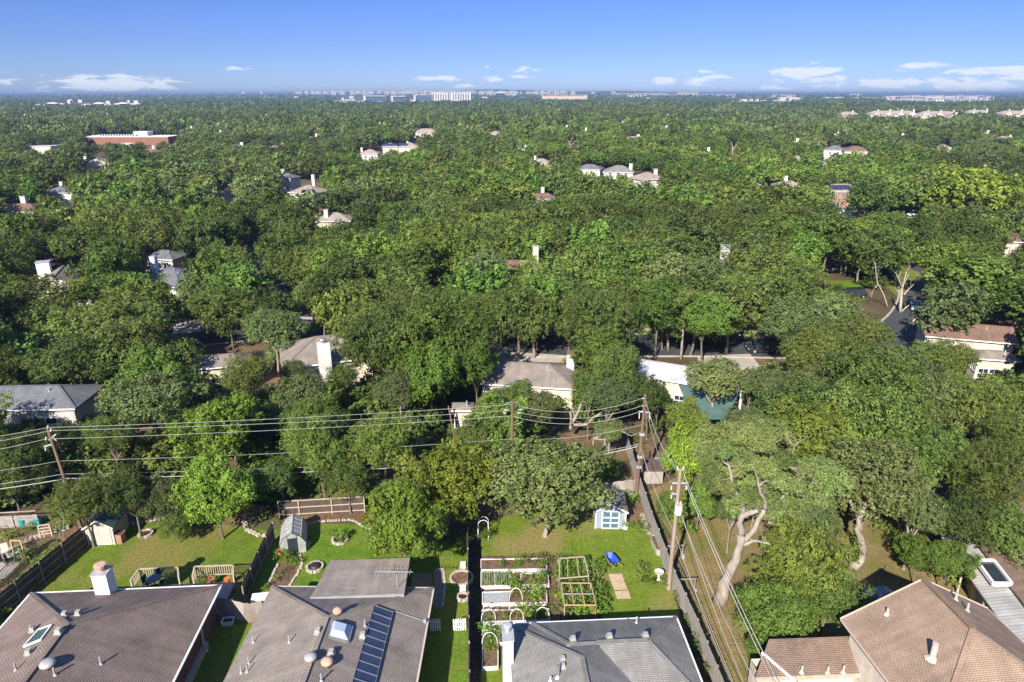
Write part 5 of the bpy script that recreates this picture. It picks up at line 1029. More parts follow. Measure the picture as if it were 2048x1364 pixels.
# the row beyond the back fences
m1 = mh('shaded grey-brown house at the left edge with three white double windows', 60, 782, 230, 3, 'shingle_slate', 'siding_grey', 3.4, .5, chim=(-.93, -1.0, 6.0), wins=0, chs=1.5)  # darker roof shingle: the shade on this house is put into its colour
W1 = 230 * mpp(G(60, 782, 4.2))
for px in (84, 108, 130):
    c = local(m1, G(px, 826, 2.4)); window(m1, (c.x, -W1 * .25 + .4, 2.3), 1.25, 1.5, (0, -1, 0), mull=0, hz=1)
mh('long low house with a brown roof under trees left of the grey-brown roof', 430, 712, 130, 14, 'shingle_taupe', 'siding_cream', 3.0, .5)
m2 = mh('grey-brown roofed house with a very tall white chimney and a shaded roof', 650, 690, 175, 20, 'shingle_taupe', 'siding_cream', 3.4, .8, wins=2)
c = local(m2, G(646, 686, 7.2)); m = MB(); m.box((c.x, c.y, 3.6), (1.5, 1.1, 7.2)); ch_ = m.build('chimney', 'siding_white', m2); m = MB(); m.lathe([(.25, 0), (.25, .35), (.4, .4), (.3, .6)], (c.x, c.y, 7.2), 10); m.build('flue_cap', 'steel', ch_)
m3 = mh('brown hip-roofed house with a white chimney on its right side', 1060, 738, 190, -8, 'shingle_taupe', 'siding_cream', 3.2, .6)
c = local(m3, G(1140, 762, 2.6)); m = MB(); m.box((c.x, c.y, 3.1), (.9, .9, 6.2)); ch_ = m.build('chimney', 'white_paint', m3); m = MB(); m.box((c.x, c.y, 6.35), (.95, .95, .3)); m.build('flue_cap', 'brick_red', ch_)
m4 = mh('house with a pale silvery metal roof by the dark street', 1340, 733, 118, -24, 'metal_roof', 'siding_cream', 3.2, .7, gable=True)
mh('white-walled house end with a small raised deck between trees', 925, 800, 44, 0, 'shingle_taupe', 'tan_paint', 4.4, .8, wins=1)
aw = thing('shade_sail', 'faded teal fabric awning behind the sparse grey oak', 'awning', G(1428, 830, 0)); m = MB()
q = [local(aw, G(*p)) for p in ((1385, 838, 2.6), (1450, 838, 2.6), (1482, 782, 3.4), (1352, 755, 3.8))]; m.slab(q, .06); m.build('canopy', 'teal_cloth', aw)
for p in q: m = MB(); m.beam((p.x, p.y, 0), (p.x, p.y, p.z), .1); m.build('post', 'white_paint', aw)
g1 = thing('white_pergola', 'white slatted pergola roof right of the teal awning', 'pergola', G(1462, 800, 0)); q = [local(g1, G(*p)) for p in ((1435, 785, 3), (1482, 800, 3), (1475, 765, 3), (1445, 760, 3))]
for k in range(7): m = MB(); m.beam(q[0].lerp(q[1], k / 6), q[3].lerp(q[2], k / 6), .08, .14); m.build('slat', 'white_paint', g1)
for p in q: m = MB(); m.beam((p.x, p.y, 0), (p.x, p.y, p.z), .12); m.build('post', 'white_paint', g1)
mh('house with a pinkish brown gable roof and grey side wing at the right', 1932, 655, 160, -17, 'shingle_rust', 'siding_cream', 3.6, .55, gable=True, roof_mid=True)
mh('low grey roofed wing in front of the pinkish brown gable roof', 1990, 700, 80, -12, 'shingle_taupe', 'siding_cream', 2.8, .6)
# the wood between
mh('white two-storey gabled house with a wide white chimney at the left', 120, 560, 120, 22, 'shingle_taupe', 'siding_white', 5.2, .9, chim=(-.55, .9, 7.9), wins=3, storeys=2, chs=1.9, gable=True, axis='y')
mh('grey-roofed house with a small brick-topped chimney', 345, 550, 120, -14, 'shingle_slate', 'siding_white', 3.6, .9, chim=(-.8, .2, 6.8), wins=3)
mh('dark-walled low house behind the grey-roofed one', 330, 505, 70, -10, 'shingle_slate', 'siding_grey', 3.0, .8)
mh('tan-roofed house with two small front gables in mid wood', 668, 432, 72, 5, 'shingle_pale', 'siding_cream', 4.2, .8, chim=(-.35, -.5, 6.4))
mh('small white flat-topped roof box peeping out of the wood', 750, 459, 18, 0, 'metal_roof', 'siding_white', 7.5, 1.0, pitch=.1, wins=0)
mh('orange-brown roof with a white chimney at its right end in mid wood', 1030, 524, 110, 0, 'shingle_rust', 'siding_cream', 4.6, .5, chim=(.75, .2, 7.8))
bw = thing('brick_wall', 'sunlit orange brick garden wall in the middle of the wood', 'wall', G(1138, 560, 0), R_(-4)); m = MB(); m.box((0, 0, 1.6), (4.6, .3, 3.2)); m.build('wall', 'brick_orange', bw)
mh('grey roof with a broad grey chimney between silvery oaks', 1428, 525, 90, -10, 'shingle_slate', 'siding_grey', 4.6, .8, chim=(.45, .3, 7.9), cmat='siding_grey', chs=1.6)
mh('red-brown roofed house with white front wall at the left edge', 34, 414, 110, 0, 'shingle_rust', 'siding_white', 4.6, .5, chim=(.1, .6, 7.6), chs=1.4)
mh('dark-roofed house right of the red-brown roof', 110, 425, 60, 10, 'shingle_slate', 'siding_cream', 4.2, .8)
mh('dark solar-topped roof half hidden in trees at the left', 128, 378, 60, 0, 'shingle_slate', 'siding_white', 5, .8, chim=(-.2, .2, 7.6), wins=2)
mh('tan gabled house with a tall pale chimney at the far left', 198, 325, 56, 25, 'shingle_pale', 'siding_cream', 5.2, 1.1, chim=(-.8, 0, 8.6), wins=2, storeys=2, gable=True, axis='y')
mh('narrow blue-walled house end among trees at the left', 448, 378, 20, 0, 'shingle_rust', 'siding_blue', 6.5, 1.5, wins=1, storeys=2, axis='y', gable=True)
mh('pale-roofed house with a white turret chimney', 618, 378, 62, -20, 'shingle_pale', 'siding_white', 5, .9, chim=(.1, .5, 10.1), wins=2)
mh('white-sided house end left of the turret chimney', 575, 350, 40, -20, 'shingle_slate', 'siding_white', 6, .9, chim=(-.8, .5, 8.1), chs=1.5)
mh('grey hip-roofed white two-storey house left of the solar roofs', 740, 303, 38, 0, 'shingle_pale', 'siding_white', 7, .9, chim=(-.9, .2, 9.1), storeys=2, wins=2)
s1 = mh('brown roof with large dark solar array', 780, 290, 32, 10, 'shingle_pale', 'siding_cream', 6, .9)
s2 = mh('tan chimneyed house right of the large solar array', 818, 290, 40, 0, 'shingle_pale', 'siding_cream', 6, .9, chim=(-.1, -.2, 8.6))
mh('pinkish tan roofs of a big house in the far middle wood', 852, 262, 48, 0, 'shingle_pale', 'siding_cream', 6, .6, chim=(0, 0, 8.1), storeys=2)
mh('small tan hip roof right of the pinkish tan roofs', 991, 266, 30, 0, 'shingle_pale', 'siding_cream', 6, .9)
mh('tan-roofed house far left of the twin grey and tan houses', 1082, 322, 46, -18, 'shingle_pale', 'siding_white', 6, .8, chim=(-.6, .4, 8.3), wins=2, storeys=2)
mh('slate grey roof left of the white house with two chimneys', 1180, 333, 52, -20, 'shingle_slate', 'siding_white', 6, .7)
mh('white two-storey house with a grey hip roof and white chimney', 1238, 338, 62, -12, 'shingle_grey', 'siding_white', 6.2, .8, chim=(.75, -.2, 8.8), wins=3, storeys=2, chs=1.3)
mh('tan gable-roofed house right of the white house with a grey hip roof', 1294, 352, 58, 22, 'shingle_pale', 'siding_white', 6.2, .9, chim=(.8, .2, 8.8), wins=2, storeys=2, chs=1.2)
mh('orange-brown roof with a pale chimney before the yellow shrub', 1082, 390, 66, 0, 'shingle_rust', 'siding_cream', 5.5, .6, chim=(.1, .2, 8.1))
mh('small taupe roof in the wood right of centre', 1498, 364, 42, 0, 'shingle_pale', 'siding_cream', 6, .7)
mh('taupe hip roof with a white chimney left of the brick house', 1575, 366, 54, 0, 'shingle_pale', 'siding_cream', 6, .7, chim=(0.0, .6, 8.4))
mh('tan gable roof with a cream end wall at far right wood', 1594, 315, 34, -30, 'shingle_pale', 'siding_cream', 7, .9, storeys=2, wins=2)
mh('white-trimmed slate roof end by the tan gable roof', 1650, 322, 24, -50, 'shingle_slate', 'siding_white', 7, 1.2, storeys=2, wins=2)
mh('dark roofed white house left of the reddish hip roof', 1670, 296, 42, -25, 'shingle_slate', 'siding_white', 7, .9, storeys=2, wins=2)
mh('reddish tan hip roof in the far right wood', 1710, 298, 50, -10, 'shingle_rust', 'siding_white', 7, .8, storeys=2, wins=2)
bh = mh('two-storey orange brick house with solar panels on its roof', 1682, 375, 78, 5, 'shingle_pale', 'brick_orange', 6.4, .7, wins=4, storeys=2)
mh('brown porch-roofed house cut by the right edge', 2040, 470, 80, -12, 'shingle_rust', 'siding_cream', 4.6, 1.0)
mh('curved pale grey barn-like roof near the brick house', 1678, 417, 46, -25, 'metal_roof', 'siding_white', 3.4, .6)
mh('white gabled house right of the far bright wood', 1885, 292, 30, -20, 'shingle_pale', 'siding_white', 7.5, .9, storeys=2, wins=2)
mh('small tan roof behind the giant blooming tree', 1908, 337, 34, 0, 'shingle_pale', 'siding_cream', 6, .8)
mh('red-tiled small roof at the far left behind the school', 30, 262, 26, 20, 'shingle_rust', 'siding_cream', 6, .8)
mh('grey roof left of the white flat school annex', 48, 272, 30, 10, 'shingle_slate', 'siding_white', 6, .8)
for t_, du, wd_ in ((s1, 0, 9), (s2, -3, 6), (bh, -1.5, 7.5)):
    m = MB()
    bb = [k for k in t_.children if k.name.startswith('roof')][0].data; hx = max(v.co.x for v in bb.vertices); hy = max(v.co.y for v in bb.vertices); hz = max(v.co.z for v in bb.vertices); he_ = min(v.co.z for v in bb.vertices) + .16
    z = lambda y: he_ + (hy + y) * .45 + .12
    for k in range(4): x0 = du - wd_ / 2 + k * wd_ / 4; m = MB(); m.slab([(x0, -hy * .75, z(-hy * .75)), (x0 + wd_ / 4 - .1, -hy * .75, z(-hy * .75)), (x0 + wd_ / 4 - .1, -hy * .2, z(-hy * .2)), (x0, -hy * .2, z(-hy * .2))], .08); m.build('solar_panel', 'solar_cells', t_)
# school with flat roofs
def block(par, c, d, wall, roof=None, name='wall'):
    m = MB(); m.box((c[0], c[1], c[2] + d[2] / 2), d); o = m.build(name, wall, par)
    if roof: m = MB(); m.box((c[0], c[1], c[2] + d[2] + .15), (d[0] + .6, d[1] + .6, .3)); m.build('roof', roof, par)
    return o
sch = thing('school', 'long orange brick school with flat white roofs at the far left', 'school', G(265, 288, 0), R_(2)); k_ = mpp(G(265, 285, 5))
block(sch, (0, 0, 0), (190 * k_, 22, 5.6), 'brick_far', 'far_white'); block(sch, (20 * k_, 6, 5.9), (30 * k_, 10, 3.0), 'far_white', name='roof_plant'); block(sch, (-92 * k_, -8, 0), (8 * k_, 8, 7.2), 'brick_far', name='tower')
for k in range(14): block(sch, ((-66 + k * 6) * k_, -1, 5.9), (3.2 * k_, 3, 1.2), 'steel_dull', name='roof_unit')
ann = thing('school_annex', 'flat white-roofed annex left of the brick school', 'building', G(85, 308, 0)); block(ann, (0, 0, 0), (66 * k_, 16, 5), 'office_cream', 'far_white')
ann = thing('school_annex', 'small white-roofed annex in front of the brick school', 'building', G(254, 302, 0)); block(ann, (0, 0, 0), (32 * k_, 12, 4.6), 'office_cream', 'far_white')

# ---- far buildings, by pixel and distance
def far_at(px, d): return V(px, 400, d).x
def fx(px, d): return (px - CW) / F * (d * math.cos(PITCH) + H * math.sin(PITCH))
def fz(py, d): return V(CW, py, d).z
def far_box(par, x0, x1, ytop, d, ybot=None, dep=30, mat='far_white', name='wall', z0=None):
    X0, X1 = fx(x0, d), fx(x1, d); zt = fz(ytop, d); zb = 0 if ybot is None else fz(ybot, d); m = MB()
    m.box(((X0 + X1) / 2 - par.location.x, d + dep / 2 - par.location.y, (zt + zb) / 2), (abs(X1 - X0), dep, zt - zb)); return m.build(name, mat, par)
def stripes(par, x0, x1, ys, d, mat='glass_dark', th=1.4, n=1):
    for y_ in ys:
        X0, X1 = fx(x0, d), fx(x1, d); z = fz(y_, d); m = MB(); m.box(((X0 + X1) / 2 - par.location.x, d - .2 - par.location.y, z), (abs(X1 - X0) * .97, .3, th)); m.build('window_band', mat, par)
def far(name, label, px, d, cat='building', group=None): return thing(name, label, cat, (fx(px, d), d, 0), 0, group)
d = 1900
o = far('office_block', 'long cream office campus with three low domed roofs on the left horizon', 178, d)
for x0, x1, y_ in ((68, 130, 209), (96, 128, 207), (128, 166, 210), (165, 222, 208), (230, 286, 207)): far_box(o, x0, x1, y_, d + (x0 % 7) * 3, dep=28, mat='office_cream')
for x in (101, 195, 243):
    m = MB(); r_ = 11 * d / F; m.lathe([(r_, 0), (r_ * .9, r_ * .1), (r_ * .5, r_ * .2), (r_ * .1, r_ * .24)], (fx(x, d) - o.location.x, 14, fz(207.5, d)), 16, sy=.6); m.build('dome', 'office_cream', o)
stripes(o, 97, 128, (210.5, 213), d - 10, 'glass_dark', 1.6); stripes(o, 168, 222, (211,), d - 10, 'glass_dark', 1.6); stripes(o, 232, 285, (209.5, 212), d - 10, 'glass_dark', 1.6)
d = 2300
for i, (x0, x1, y0, lab) in enumerate(((728, 775, 192.5, 'leftmost blue glass office block with a flat pale roof on the horizon'), (783, 815, 193, 'middle blue glass office block with a flat pale roof on the horizon'), (828, 864, 190.5, 'blue glass office block next to the white striped tower block'))):
    o = far('glass_office', lab, (x0 + x1) / 2, d, group='blue glass office blocks on the horizon'); far_box(o, x0, x1, y0, d, mat='glass_blue', dep=40); far_box(o, x0 - 1, x1 - 2, y0 - 1, d - 4, y0, mat='far_white', name='roof', dep=50)
    far_box(o, x0, x0 + 4, y0, d - 3, mat='far_white', dep=3, name='pier'); stripes(o, x0 + 4, x1, (196, 200), d - 1, 'glass_dark', 1.0)
o = far('tower_crane', 'rusty red construction crane between the glass office blocks', 772, d, 'crane'); m = MB(); m.beam((0, 0, 0), (0, 0, 44), 2.2); m.beam((-20, 0, 43), (34, 0, 45), 1.3); m.build('mast', 'brick_far', o)
d = 2500
o = far('apartment_tower', 'wide white multi-storey block with vertical blue stripes on the horizon', 902, d)
far_box(o, 864, 896, 185.5, d, dep=30); far_box(o, 897, 902, 186, d + 4, dep=24, mat='slate_paint'); far_box(o, 902, 942, 185.5, d, dep=30)
for x in range(866, 941, 5):
    if not 895 < x < 903: far_box(o, x, x + 1.8, 187, d - 2, 199, dep=2, mat='glass_blue', name='window_band')
for i, (x0, x1, yt, d, mat, lab) in enumerate(((668, 728, 201.5, 2100, 'far_white', 'cluster of low white buildings left of the glass office blocks'), (690, 712, 199, 2200, 'far_white', 'white low building behind the left low cluster'), (720, 860, 203, 2150, 'tan_paint', 'long tan construction site below the glass office blocks'),
   (980, 1032, 186.5, 5200, 'far_white', 'white stepped building on the horizon right of the striped block'), (992, 1010, 183.5, 5200, 'far_white', 'highest white tower block of the stepped horizon building'),
   (1084, 1174, 189.5, 3000, 'tan_trim', 'long pinkish brick complex on the horizon in the middle'), (1226, 1330, 186.5, 5600, 'far_white', 'long white hospital-like block on the horizon'), (1355, 1395, 183.5, 7000, 'tan_trim', 'orange-tan block on the horizon above the long white one'), (1255, 1290, 190, 4200, 'office_cream', 'cream low block under the long white one'), (1290, 1400, 188, 5200, 'far_white', 'pale low block right of the long white one'),
   (1405, 1470, 188.5, 5200, 'far_white', 'pale long shed right of the orange-tan block'), (1463, 1530, 203, 2500, 'far_white', 'bright white warehouse row, left part'), (1535, 1602, 202, 2500, 'far_white', 'bright white warehouse row, right part'), (1775, 1830, 199.5, 2700, 'far_white', 'white campus building behind the transmission towers'), (1865, 1950, 197, 2900, 'far_white', 'big white campus hall at the right horizon'), (1900, 1985, 199.5, 2700, 'office_cream', 'cream long hall in front of the big white hall'),
   (1545, 1590, 189.5, 4500, 'tan_trim', 'tan low building on the right horizon'), (1700, 1722, 188, 5200, 'far_white', 'small white block on the right horizon'), (1800, 1860, 194, 3800, 'steel_dull', 'grey flat hall on the right horizon'), (1990, 2048, 246, 820, 'far_white', 'flat white roof at the right edge below the apartments'), (1983, 2036, 249, 760, 'far_white', 'low white building under the flat white roof'))):
    o = far('far_building', lab, (x0 + x1) / 2, d); far_box(o, x0, x1, yt, d, dep=d * .014, mat=mat); far_box(o, x0 - .5, x1 + .5, yt - .35, d - 2, yt, dep=d * .015, mat='far_white', name='roof')
    if x1 - x0 > 25:
        for x in np.arange(x0 + 3, x1 - 3, 6): far_box(o, x, x + 2.6, yt + .8, d - 1.5, yt + 2.2, dep=1.2, mat='glass_dark', name='window')
# garden apartments on the right
for i, (x0, x1, y_, d, lab) in enumerate(((1673, 1716, 230, 1010, 'smallest tan-roofed apartment house left of the apartment row'), (1733, 1828, 228, 1020, 'long tan-roofed apartment house with white gables, left of the row middle'), (1832, 1908, 229, 1010, 'tan-roofed apartment house in the middle of the row'), (1822, 1852, 236, 900, 'low tan-roofed apartment wing in front of the row'), (1925, 1975, 226, 1080, 'tan-roofed apartment house right of the row middle'), (1992, 2075, 228, 1000, 'tan-roofed apartment house cut by the right edge'), (1888, 1912, 235, 920, 'little tan-roofed wing in front of the middle apartments'))):
    o = far('apartment_house', lab, (x0 + x1) / 2, d, group='tan-roofed garden apartments at the right'); W_ = fx(x1, d) - fx(x0, d); zt = fz(y_, d); 
    walls(o, -W_ / 2, W_ / 2, -8, 8, zt, 'far_white'); hip_block(o, -W_ / 2 - .6, W_ / 2 + .6, -9, 9, zt, .5, 'shingle_pale', axis='x')
    n = max(1, int(W_ / 16))
    for k in range(n):
        x = -W_ / 2 + W_ * (k + .5) / n; m = MB(); m.face([(x - 4, -9.6, 0), (x + 4, -9.6, 0), (x + 4, -9.6, zt), (x, -9.6, zt + 3), (x - 4, -9.6, zt)]); m.box((x, -7.6, zt / 2 - .1), (7.9, 3.8, zt)); m.build('gable', 'far_white', o)
        for dx in (-2, 2): m = MB(); m.box((x + dx, -9.7, zt - 1.8), (1.8, .2, 1.8)); m.build('window', 'glass_dark', o)
        m = MB(); m.box((x + 5.5, 0, zt + 4), (1.8, 1.8, 4.6)); m.build('chimney', 'far_white', o)
OPEN += [(66, 203, 286, 214), (668, 190, 866, 206), (864, 184, 943, 198), (1083, 187, 1176, 194), (1463, 201, 1602, 207), (1770, 195, 1985, 206), (1673, 225, 1716, 238), (1733, 224, 1830, 240), (1832, 225, 1908, 242), (1925, 222, 1975, 234), (1992, 223, 2048, 238), (1990, 244, 2048, 252), (1822, 232, 1852, 244)]
# transmission towers
def pylon(px, py_base, py_top, label, lattice=True, group='steel transmission poles in the distance'):
    g = G(px, py_base, 0); d = g.y; t = thing('transmission_tower', label, 'pylon', (g.x, g.y, 0), R_(20), group); top = fz(py_top, d); m = MB()
    if lattice:
        s = top * .07
        for i, j in ((-1, -1), (1, -1), (1, 1), (-1, 1)): m.beam((i * s, j * s, 0), (i * s * .15, j * s * .15, top), .5)
        for k in range(6):
            z0, z1 = top * k / 6, top * (k + 1) / 6; w0, w1 = s * (1 - .85 * k / 6), s * (1 - .85 * (k + 1) / 6); m.beam((-w0, -w0, z0), (w1, -w1, z1), .3); m.beam((w0, -w0, z0), (-w1, -w1, z1), .3)
    else: m.beam((0, 0, 0), (0, 0, top), 1.0)
    m.build('mast', 'steel', t); m = MB()
    for f_ in (.98, .88, .78): m.beam((-top * .09, 0, top * f_), (top * .09, 0, top * f_), .35)
    m.build('cross_arm', 'steel', t); return t
for a in ((1822, 214, 192, 'tall lattice transmission tower left of the white campus', True), (1895, 213, 196, 'lattice transmission tower in front of the white campus', True), (1970, 214, 194, 'nearest lattice transmission tower at the right horizon', True), (1985, 208, 190, 'rightmost slim transmission tower', True),
          (492, 216, 201, 'left one of the paired pale transmission poles', False), (501, 216, 201, 'right one of the paired pale transmission poles', False), (462, 217, 209, 'small pale pole left of the pair', False), (468, 217, 208, 'small pale pole just left of the pair', False), (572, 211, 199, 'pale pole left of the glass offices, first', False), (589, 212, 199, 'pale pole left of the glass offices, second', False), (606, 213, 206, 'small pale pole left of the glass offices', False)): pylon(*a)
# the scattered town at the horizon, too many and small to count
r = random.Random(77); m = MB()
for k in range(1300):
    d = r.choice((r.uniform(2600, 6000), r.uniform(5000, 14000), r.uniform(5000, 14000))); px = r.uniform(-100, 2150); w1 = (px - 1024) / 1024
    if r.random() > (.95 if px > 1200 else .55 if px < 640 else .35): continue
    x = fx(px, d); s = d / F
    m.box((x, d, 4.5), (r.uniform(1.5, 9) * s * (2.2 if px > 1500 else 1), r.uniform(12, 40), r.uniform(9, 16) + (d > 3500) * r.uniform(6, 16)))
o = m.build('town_buildings', 'far_white'); tag(o, 'countless pale roofs of the town scattered along the horizon', 'buildings', kind='stuff')
m = MB()
for k in range(260): d = r.uniform(6100, 6300); px = r.gauss(860, 120); x = fx(px, d); m.box((x, d, 42), (r.uniform(8, 45), 20, r.uniform(12, 36)))
o = m.build('ridge_buildings', 'far_white'); tag(o, 'hazy pinkish town buildings on the low ridge behind the glass offices', 'buildings', kind='stuff')

FARL = [('the brick school', 260, 275), ('the solar-roofed houses', 800, 290), ('the grey-hipped white house', 1238, 338), ('the giant blooming tree', 1935, 385), ('the garden apartments', 1800, 235), ('the glass offices', 780, 200), ('the tall bleached dead tree', 1465, 300), ('the pinkish tan roofs', 852, 262), ('the cream office campus', 178, 208), ('the long pinkish brick complex', 1130, 190), ('the turret chimney', 630, 370), ('the bleached forked branch', 1140, 288)]
r = random.Random(404)
for k in range(58):
    px, py = r.uniform(20, 2030), 212 + 95 * r.random() ** 1.3; p = G(px, py, 6.5); s_ = r.uniform(9, 15); wd_ = s_ / mpp(p)
    if any(x0 - 12 < px < x1 + 12 and y0 - 8 < py < y1 + 8 for x0, y0, x1, y1 in OPEN): continue
    rm = r.choice(('shingle_pale', 'shingle_pale', 'shingle_rust', 'shingle_slate', 'far_white')); cn = {'shingle_pale': 'tan', 'shingle_rust': 'reddish', 'shingle_slate': 'slate grey', 'far_white': 'whitish'}[rm]
    fl = sorted(FARL, key=lambda l: math.hypot(l[1] - px, (l[2] - py) * 2)); lab, grp = 'small pale roof peeping out of the far wood', 'small roofs peeping out of the far wood'
    def word_(l): return ('right of ' if px > l[1] else 'left of ') + l[0] if abs(px - l[1]) > 2 * abs(py - l[2]) else ('just below ' if py > l[2] else 'just above ') + l[0]
    for cand_ in (f'small {cn} roof {word_(fl[0])}', f'small {cn} roof {word_(fl[0])}, toward {fl[1][0]}', f'tiny {cn} roof {word_(fl[1])}', f'tiny {cn} roof {word_(fl[1])}, {word_(fl[2])}', f'lone {cn} rooftop {word_(fl[2])}'):
        if cand_ not in used and len(cand_.split()) <= 16: lab, used[cand_] = cand_, 1; break
    t = thing('distant_house', lab, 'house', (p.x, p.y, 0), r.uniform(-.7, .7), grp)
    hip_block(t, -s_ / 2, s_ / 2, -s_ * .35, s_ * .35, 6.0, .5, rm, axis='x'); walls(t, -s_ / 2 + .4, s_ / 2 - .4, -s_ * .35 + .4, s_ * .35 - .4, 5.9, r.choice(('siding_white', 'siding_cream')))
    m = MB(); m.box((s_ * .2, 0, 8.2), (1.4, 1.2, 2.6)); m.build('chimney', 'white_paint', t)
    OPEN.append((px - wd_ * .35, py - 4 * 14 / s_, px + wd_ * .35, py + 3))
def far_blocked(x, y, R, hc): return blocked(x, y, R, hc, .5)
band(225, 520, 7.6, 2, 4.4, 6.0, .95); band(520, 1500, 9.4, 3, 5.2, 5.8, 1.15); band(1500, 4000, 16, 4, 10.5, 4.6, 1.0); band(4000, 12500, 62, 5, 48, 2, .8)
print('wood points', len(pts))
me = bpy.data.meshes.new('woodland'); n = len(pts); me.vertices.add(n)
A_ = np.array([p[:6] for p in pts]); rr_ = np.random.default_rng(9)
me.vertices.foreach_set('co', A_[:, :3].reshape(-1)); a = me.attributes.new('scl', 'FLOAT_VECTOR', 'POINT'); a.data.foreach_set('vector', A_[:, 3:6].reshape(-1).astype(np.float32))
a = me.attributes.new('idx', 'INT', 'POINT'); a.data.foreach_set('value', np.array([rr_.choice(p[6]) for p in pts], dtype=np.int32))
a = me.attributes.new('rotv', 'FLOAT_VECTOR', 'POINT'); q = np.zeros((n, 3)); q[:, 2] = rr_.uniform(0, 6.28, n); a.data.foreach_set('vector', q.reshape(-1).astype(np.float32))
wood = bpy.data.objects.new('woodland', me); sc.collection.objects.link(wood); tag(wood, 'endless wood of rounded tree crowns reaching to the horizon', 'wood', kind='stuff')
ng = bpy.data.node_groups.new('wood_on_points', 'GeometryNodeTree'); ng.interface.new_socket('Geometry', in_out='INPUT', socket_type='NodeSocketGeometry'); ng.interface.new_socket('Geometry', in_out='OUTPUT', socket_type='NodeSocketGeometry')
N, L = ng.nodes, ng.links; gi = N.new('NodeGroupInput'); go = N.new('NodeGroupOutput'); iop = N.new('GeometryNodeInstanceOnPoints'); ci = N.new('GeometryNodeCollectionInfo')
ci.inputs['Collection'].default_value = colw; ci.inputs['Separate Children'].default_value = True; ci.inputs['Reset Children'].default_value = True
def attr(nm, ty):
    q = N.new('GeometryNodeInputNamedAttribute'); q.data_type = ty; q.inputs[0].default_value = nm; return [s for s in q.outputs if s.enabled][0]
L.new(gi.outputs[0], iop.inputs['Points']); L.new(ci.outputs[0], iop.inputs['Instance']); iop.inputs['Pick Instance'].default_value = True
L.new(attr('idx', 'INT'), iop.inputs['Instance Index']); L.new(attr('scl', 'FLOAT_VECTOR'), iop.inputs['Scale'])
er = N.new('FunctionNodeEulerToRotation'); L.new(attr('rotv', 'FLOAT_VECTOR'), er.inputs[0]); L.new(er.outputs[0], iop.inputs['Rotation']); L.new(iop.outputs[0], go.inputs[0])
md = wood.modifiers.new('wood', 'NODES'); md.node_group = ng
# haze
m = MB(); m.box((0, 20800, 27.5), (64000, 42600, 57)); hz_ = m.build('haze', 'white_paint'); hz_['kind'] = 'stuff'; hz_['label'] = 'thin pale haze in the air over the whole district'
hm = bpy.data.materials.new('haze_air'); hm.use_nodes = True; hm.node_tree.nodes.clear(); ho = hm.node_tree.nodes.new('ShaderNodeOutputMaterial'); hp = hm.node_tree.nodes.new('ShaderNodeVolumePrincipled')
hp.inputs['Color'].default_value = (.36, .50, .78, 1); hp.inputs['Density'].default_value = 1.6e-4; hp.inputs['Anisotropy'].default_value = .2; hm.node_tree.links.new(hp.outputs[0], ho.inputs['Volume']); hz_.data.materials.clear(); hz_.data.materials.append(hm)
# ================================================================== FENCES
def fence(label, pts, h=1.83, mat='wood_weathered', side=1, post='wood_weathered', rails=(.25, .95, 1.6), rail_mat=None, name='board_fence', bw=.14, gap=.012, step=2.4):
    "pts on the ground; rails and posts on the side given"
    P_ = [Vector((p.x, p.y, 0)) for p in pts]; t = thing(name, label, 'fence', P_[0]); o = P_[0]; r = random.Random(len(label)); m = MB(); rl = MB()
    for i in range(len(P_) - 1):
        a, b_ = P_[i] - o, P_[i + 1] - o; L_ = (b_ - a).length; u = (b_ - a) / L_; nn = Vector((-u.y, u.x, 0)) * side; n = int(L_ / (bw + gap)); ang = math.atan2(u.y, u.x)
        for k in range(n):
            c = a + u * ((k + .5) * L_ / n); hh = h * r.uniform(.975, 1.02); m.box((c.x, c.y, hh / 2), (bw, .02, hh), ang + r.uniform(-.03, .03))
        np_ = max(1, round(L_ / step))
        for k in range(np_ + 1):
            c = a + u * (k * L_ / np_) + nn * .06; q = MB(); q.box((c.x, c.y, (h + .04) / 2), (.09, .09, h + .04), ang); q.build('post', post, t)
        for z in rails: q = MB(); q.beam(a + nn * .035 + Vector((0, 0, z)), b_ + nn * .035 + Vector((0, 0, z)), .045, .09); q.build('rail', rail_mat or post, t)
    bo = m.build('boards', mat, t); bo['kind'] = 'stuff'; return t
def gp(*pix): return [G(*p) for p in pix]
fence('dark weathered board fence along the left side of the first lawn', gp((-160, 1370), (40, 1205), (172, 1092), (183, 1078)), 1.9, 'wood_dark', -1)
fence('dark board fence between the first lawn and the greenhouse yard', gp((489, 1212), (520, 1140), (548, 1080)), 1.8, 'wood_dark', -1, rails=(.3, 1.5), rail_mat='wood_grey')
fence('grey picket-topped fence closing the gap between the two brown houses', gp((437, 1232), (470, 1238), (500, 1246), (528, 1240)), 1.7, 'wood_weathered', 1)
fence('short board fence with pale rails behind the greenhouse yard', gp((560, 1034), (600, 1032), (730, 1024)), 1.75, 'wood_dark', -1, rails=(.25, .95, 1.65), rail_mat='wood_pale', post='wood_pale', step=3.0)
fence('thin reddish board fence seen edge-on between the greenhouse yard and the vegetable garden', gp((935, 1092), (936, 1180), (939, 1450)), 1.8, 'wood_weathered', 1)
fence('grey board fence running toward the camera right of the vegetable garden', gp((1277, 985), (1300, 1058), (1345, 1180), (1390, 1280), (1450, 1430)), 1.85, 'wood_grey', 1, rails=(.3, 1.7), rail_mat='steel_dull')
fence('reddish brown board fence behind the blue shed', gp((1150, 990), (1215, 998), (1278, 990)), 1.8, 'wood_weathered', -1, rail_mat='wood_weathered')
fence('board fence going away from the tall utility pole', gp((1277, 985), (1262, 930), (1252, 900)), 1.8, 'wood_grey', -1)
fence('low grey stone-coloured fence in the shade at the left edge', gp((-20, 1058), (80, 1052)), 1.2, 'wood_grey', -1)
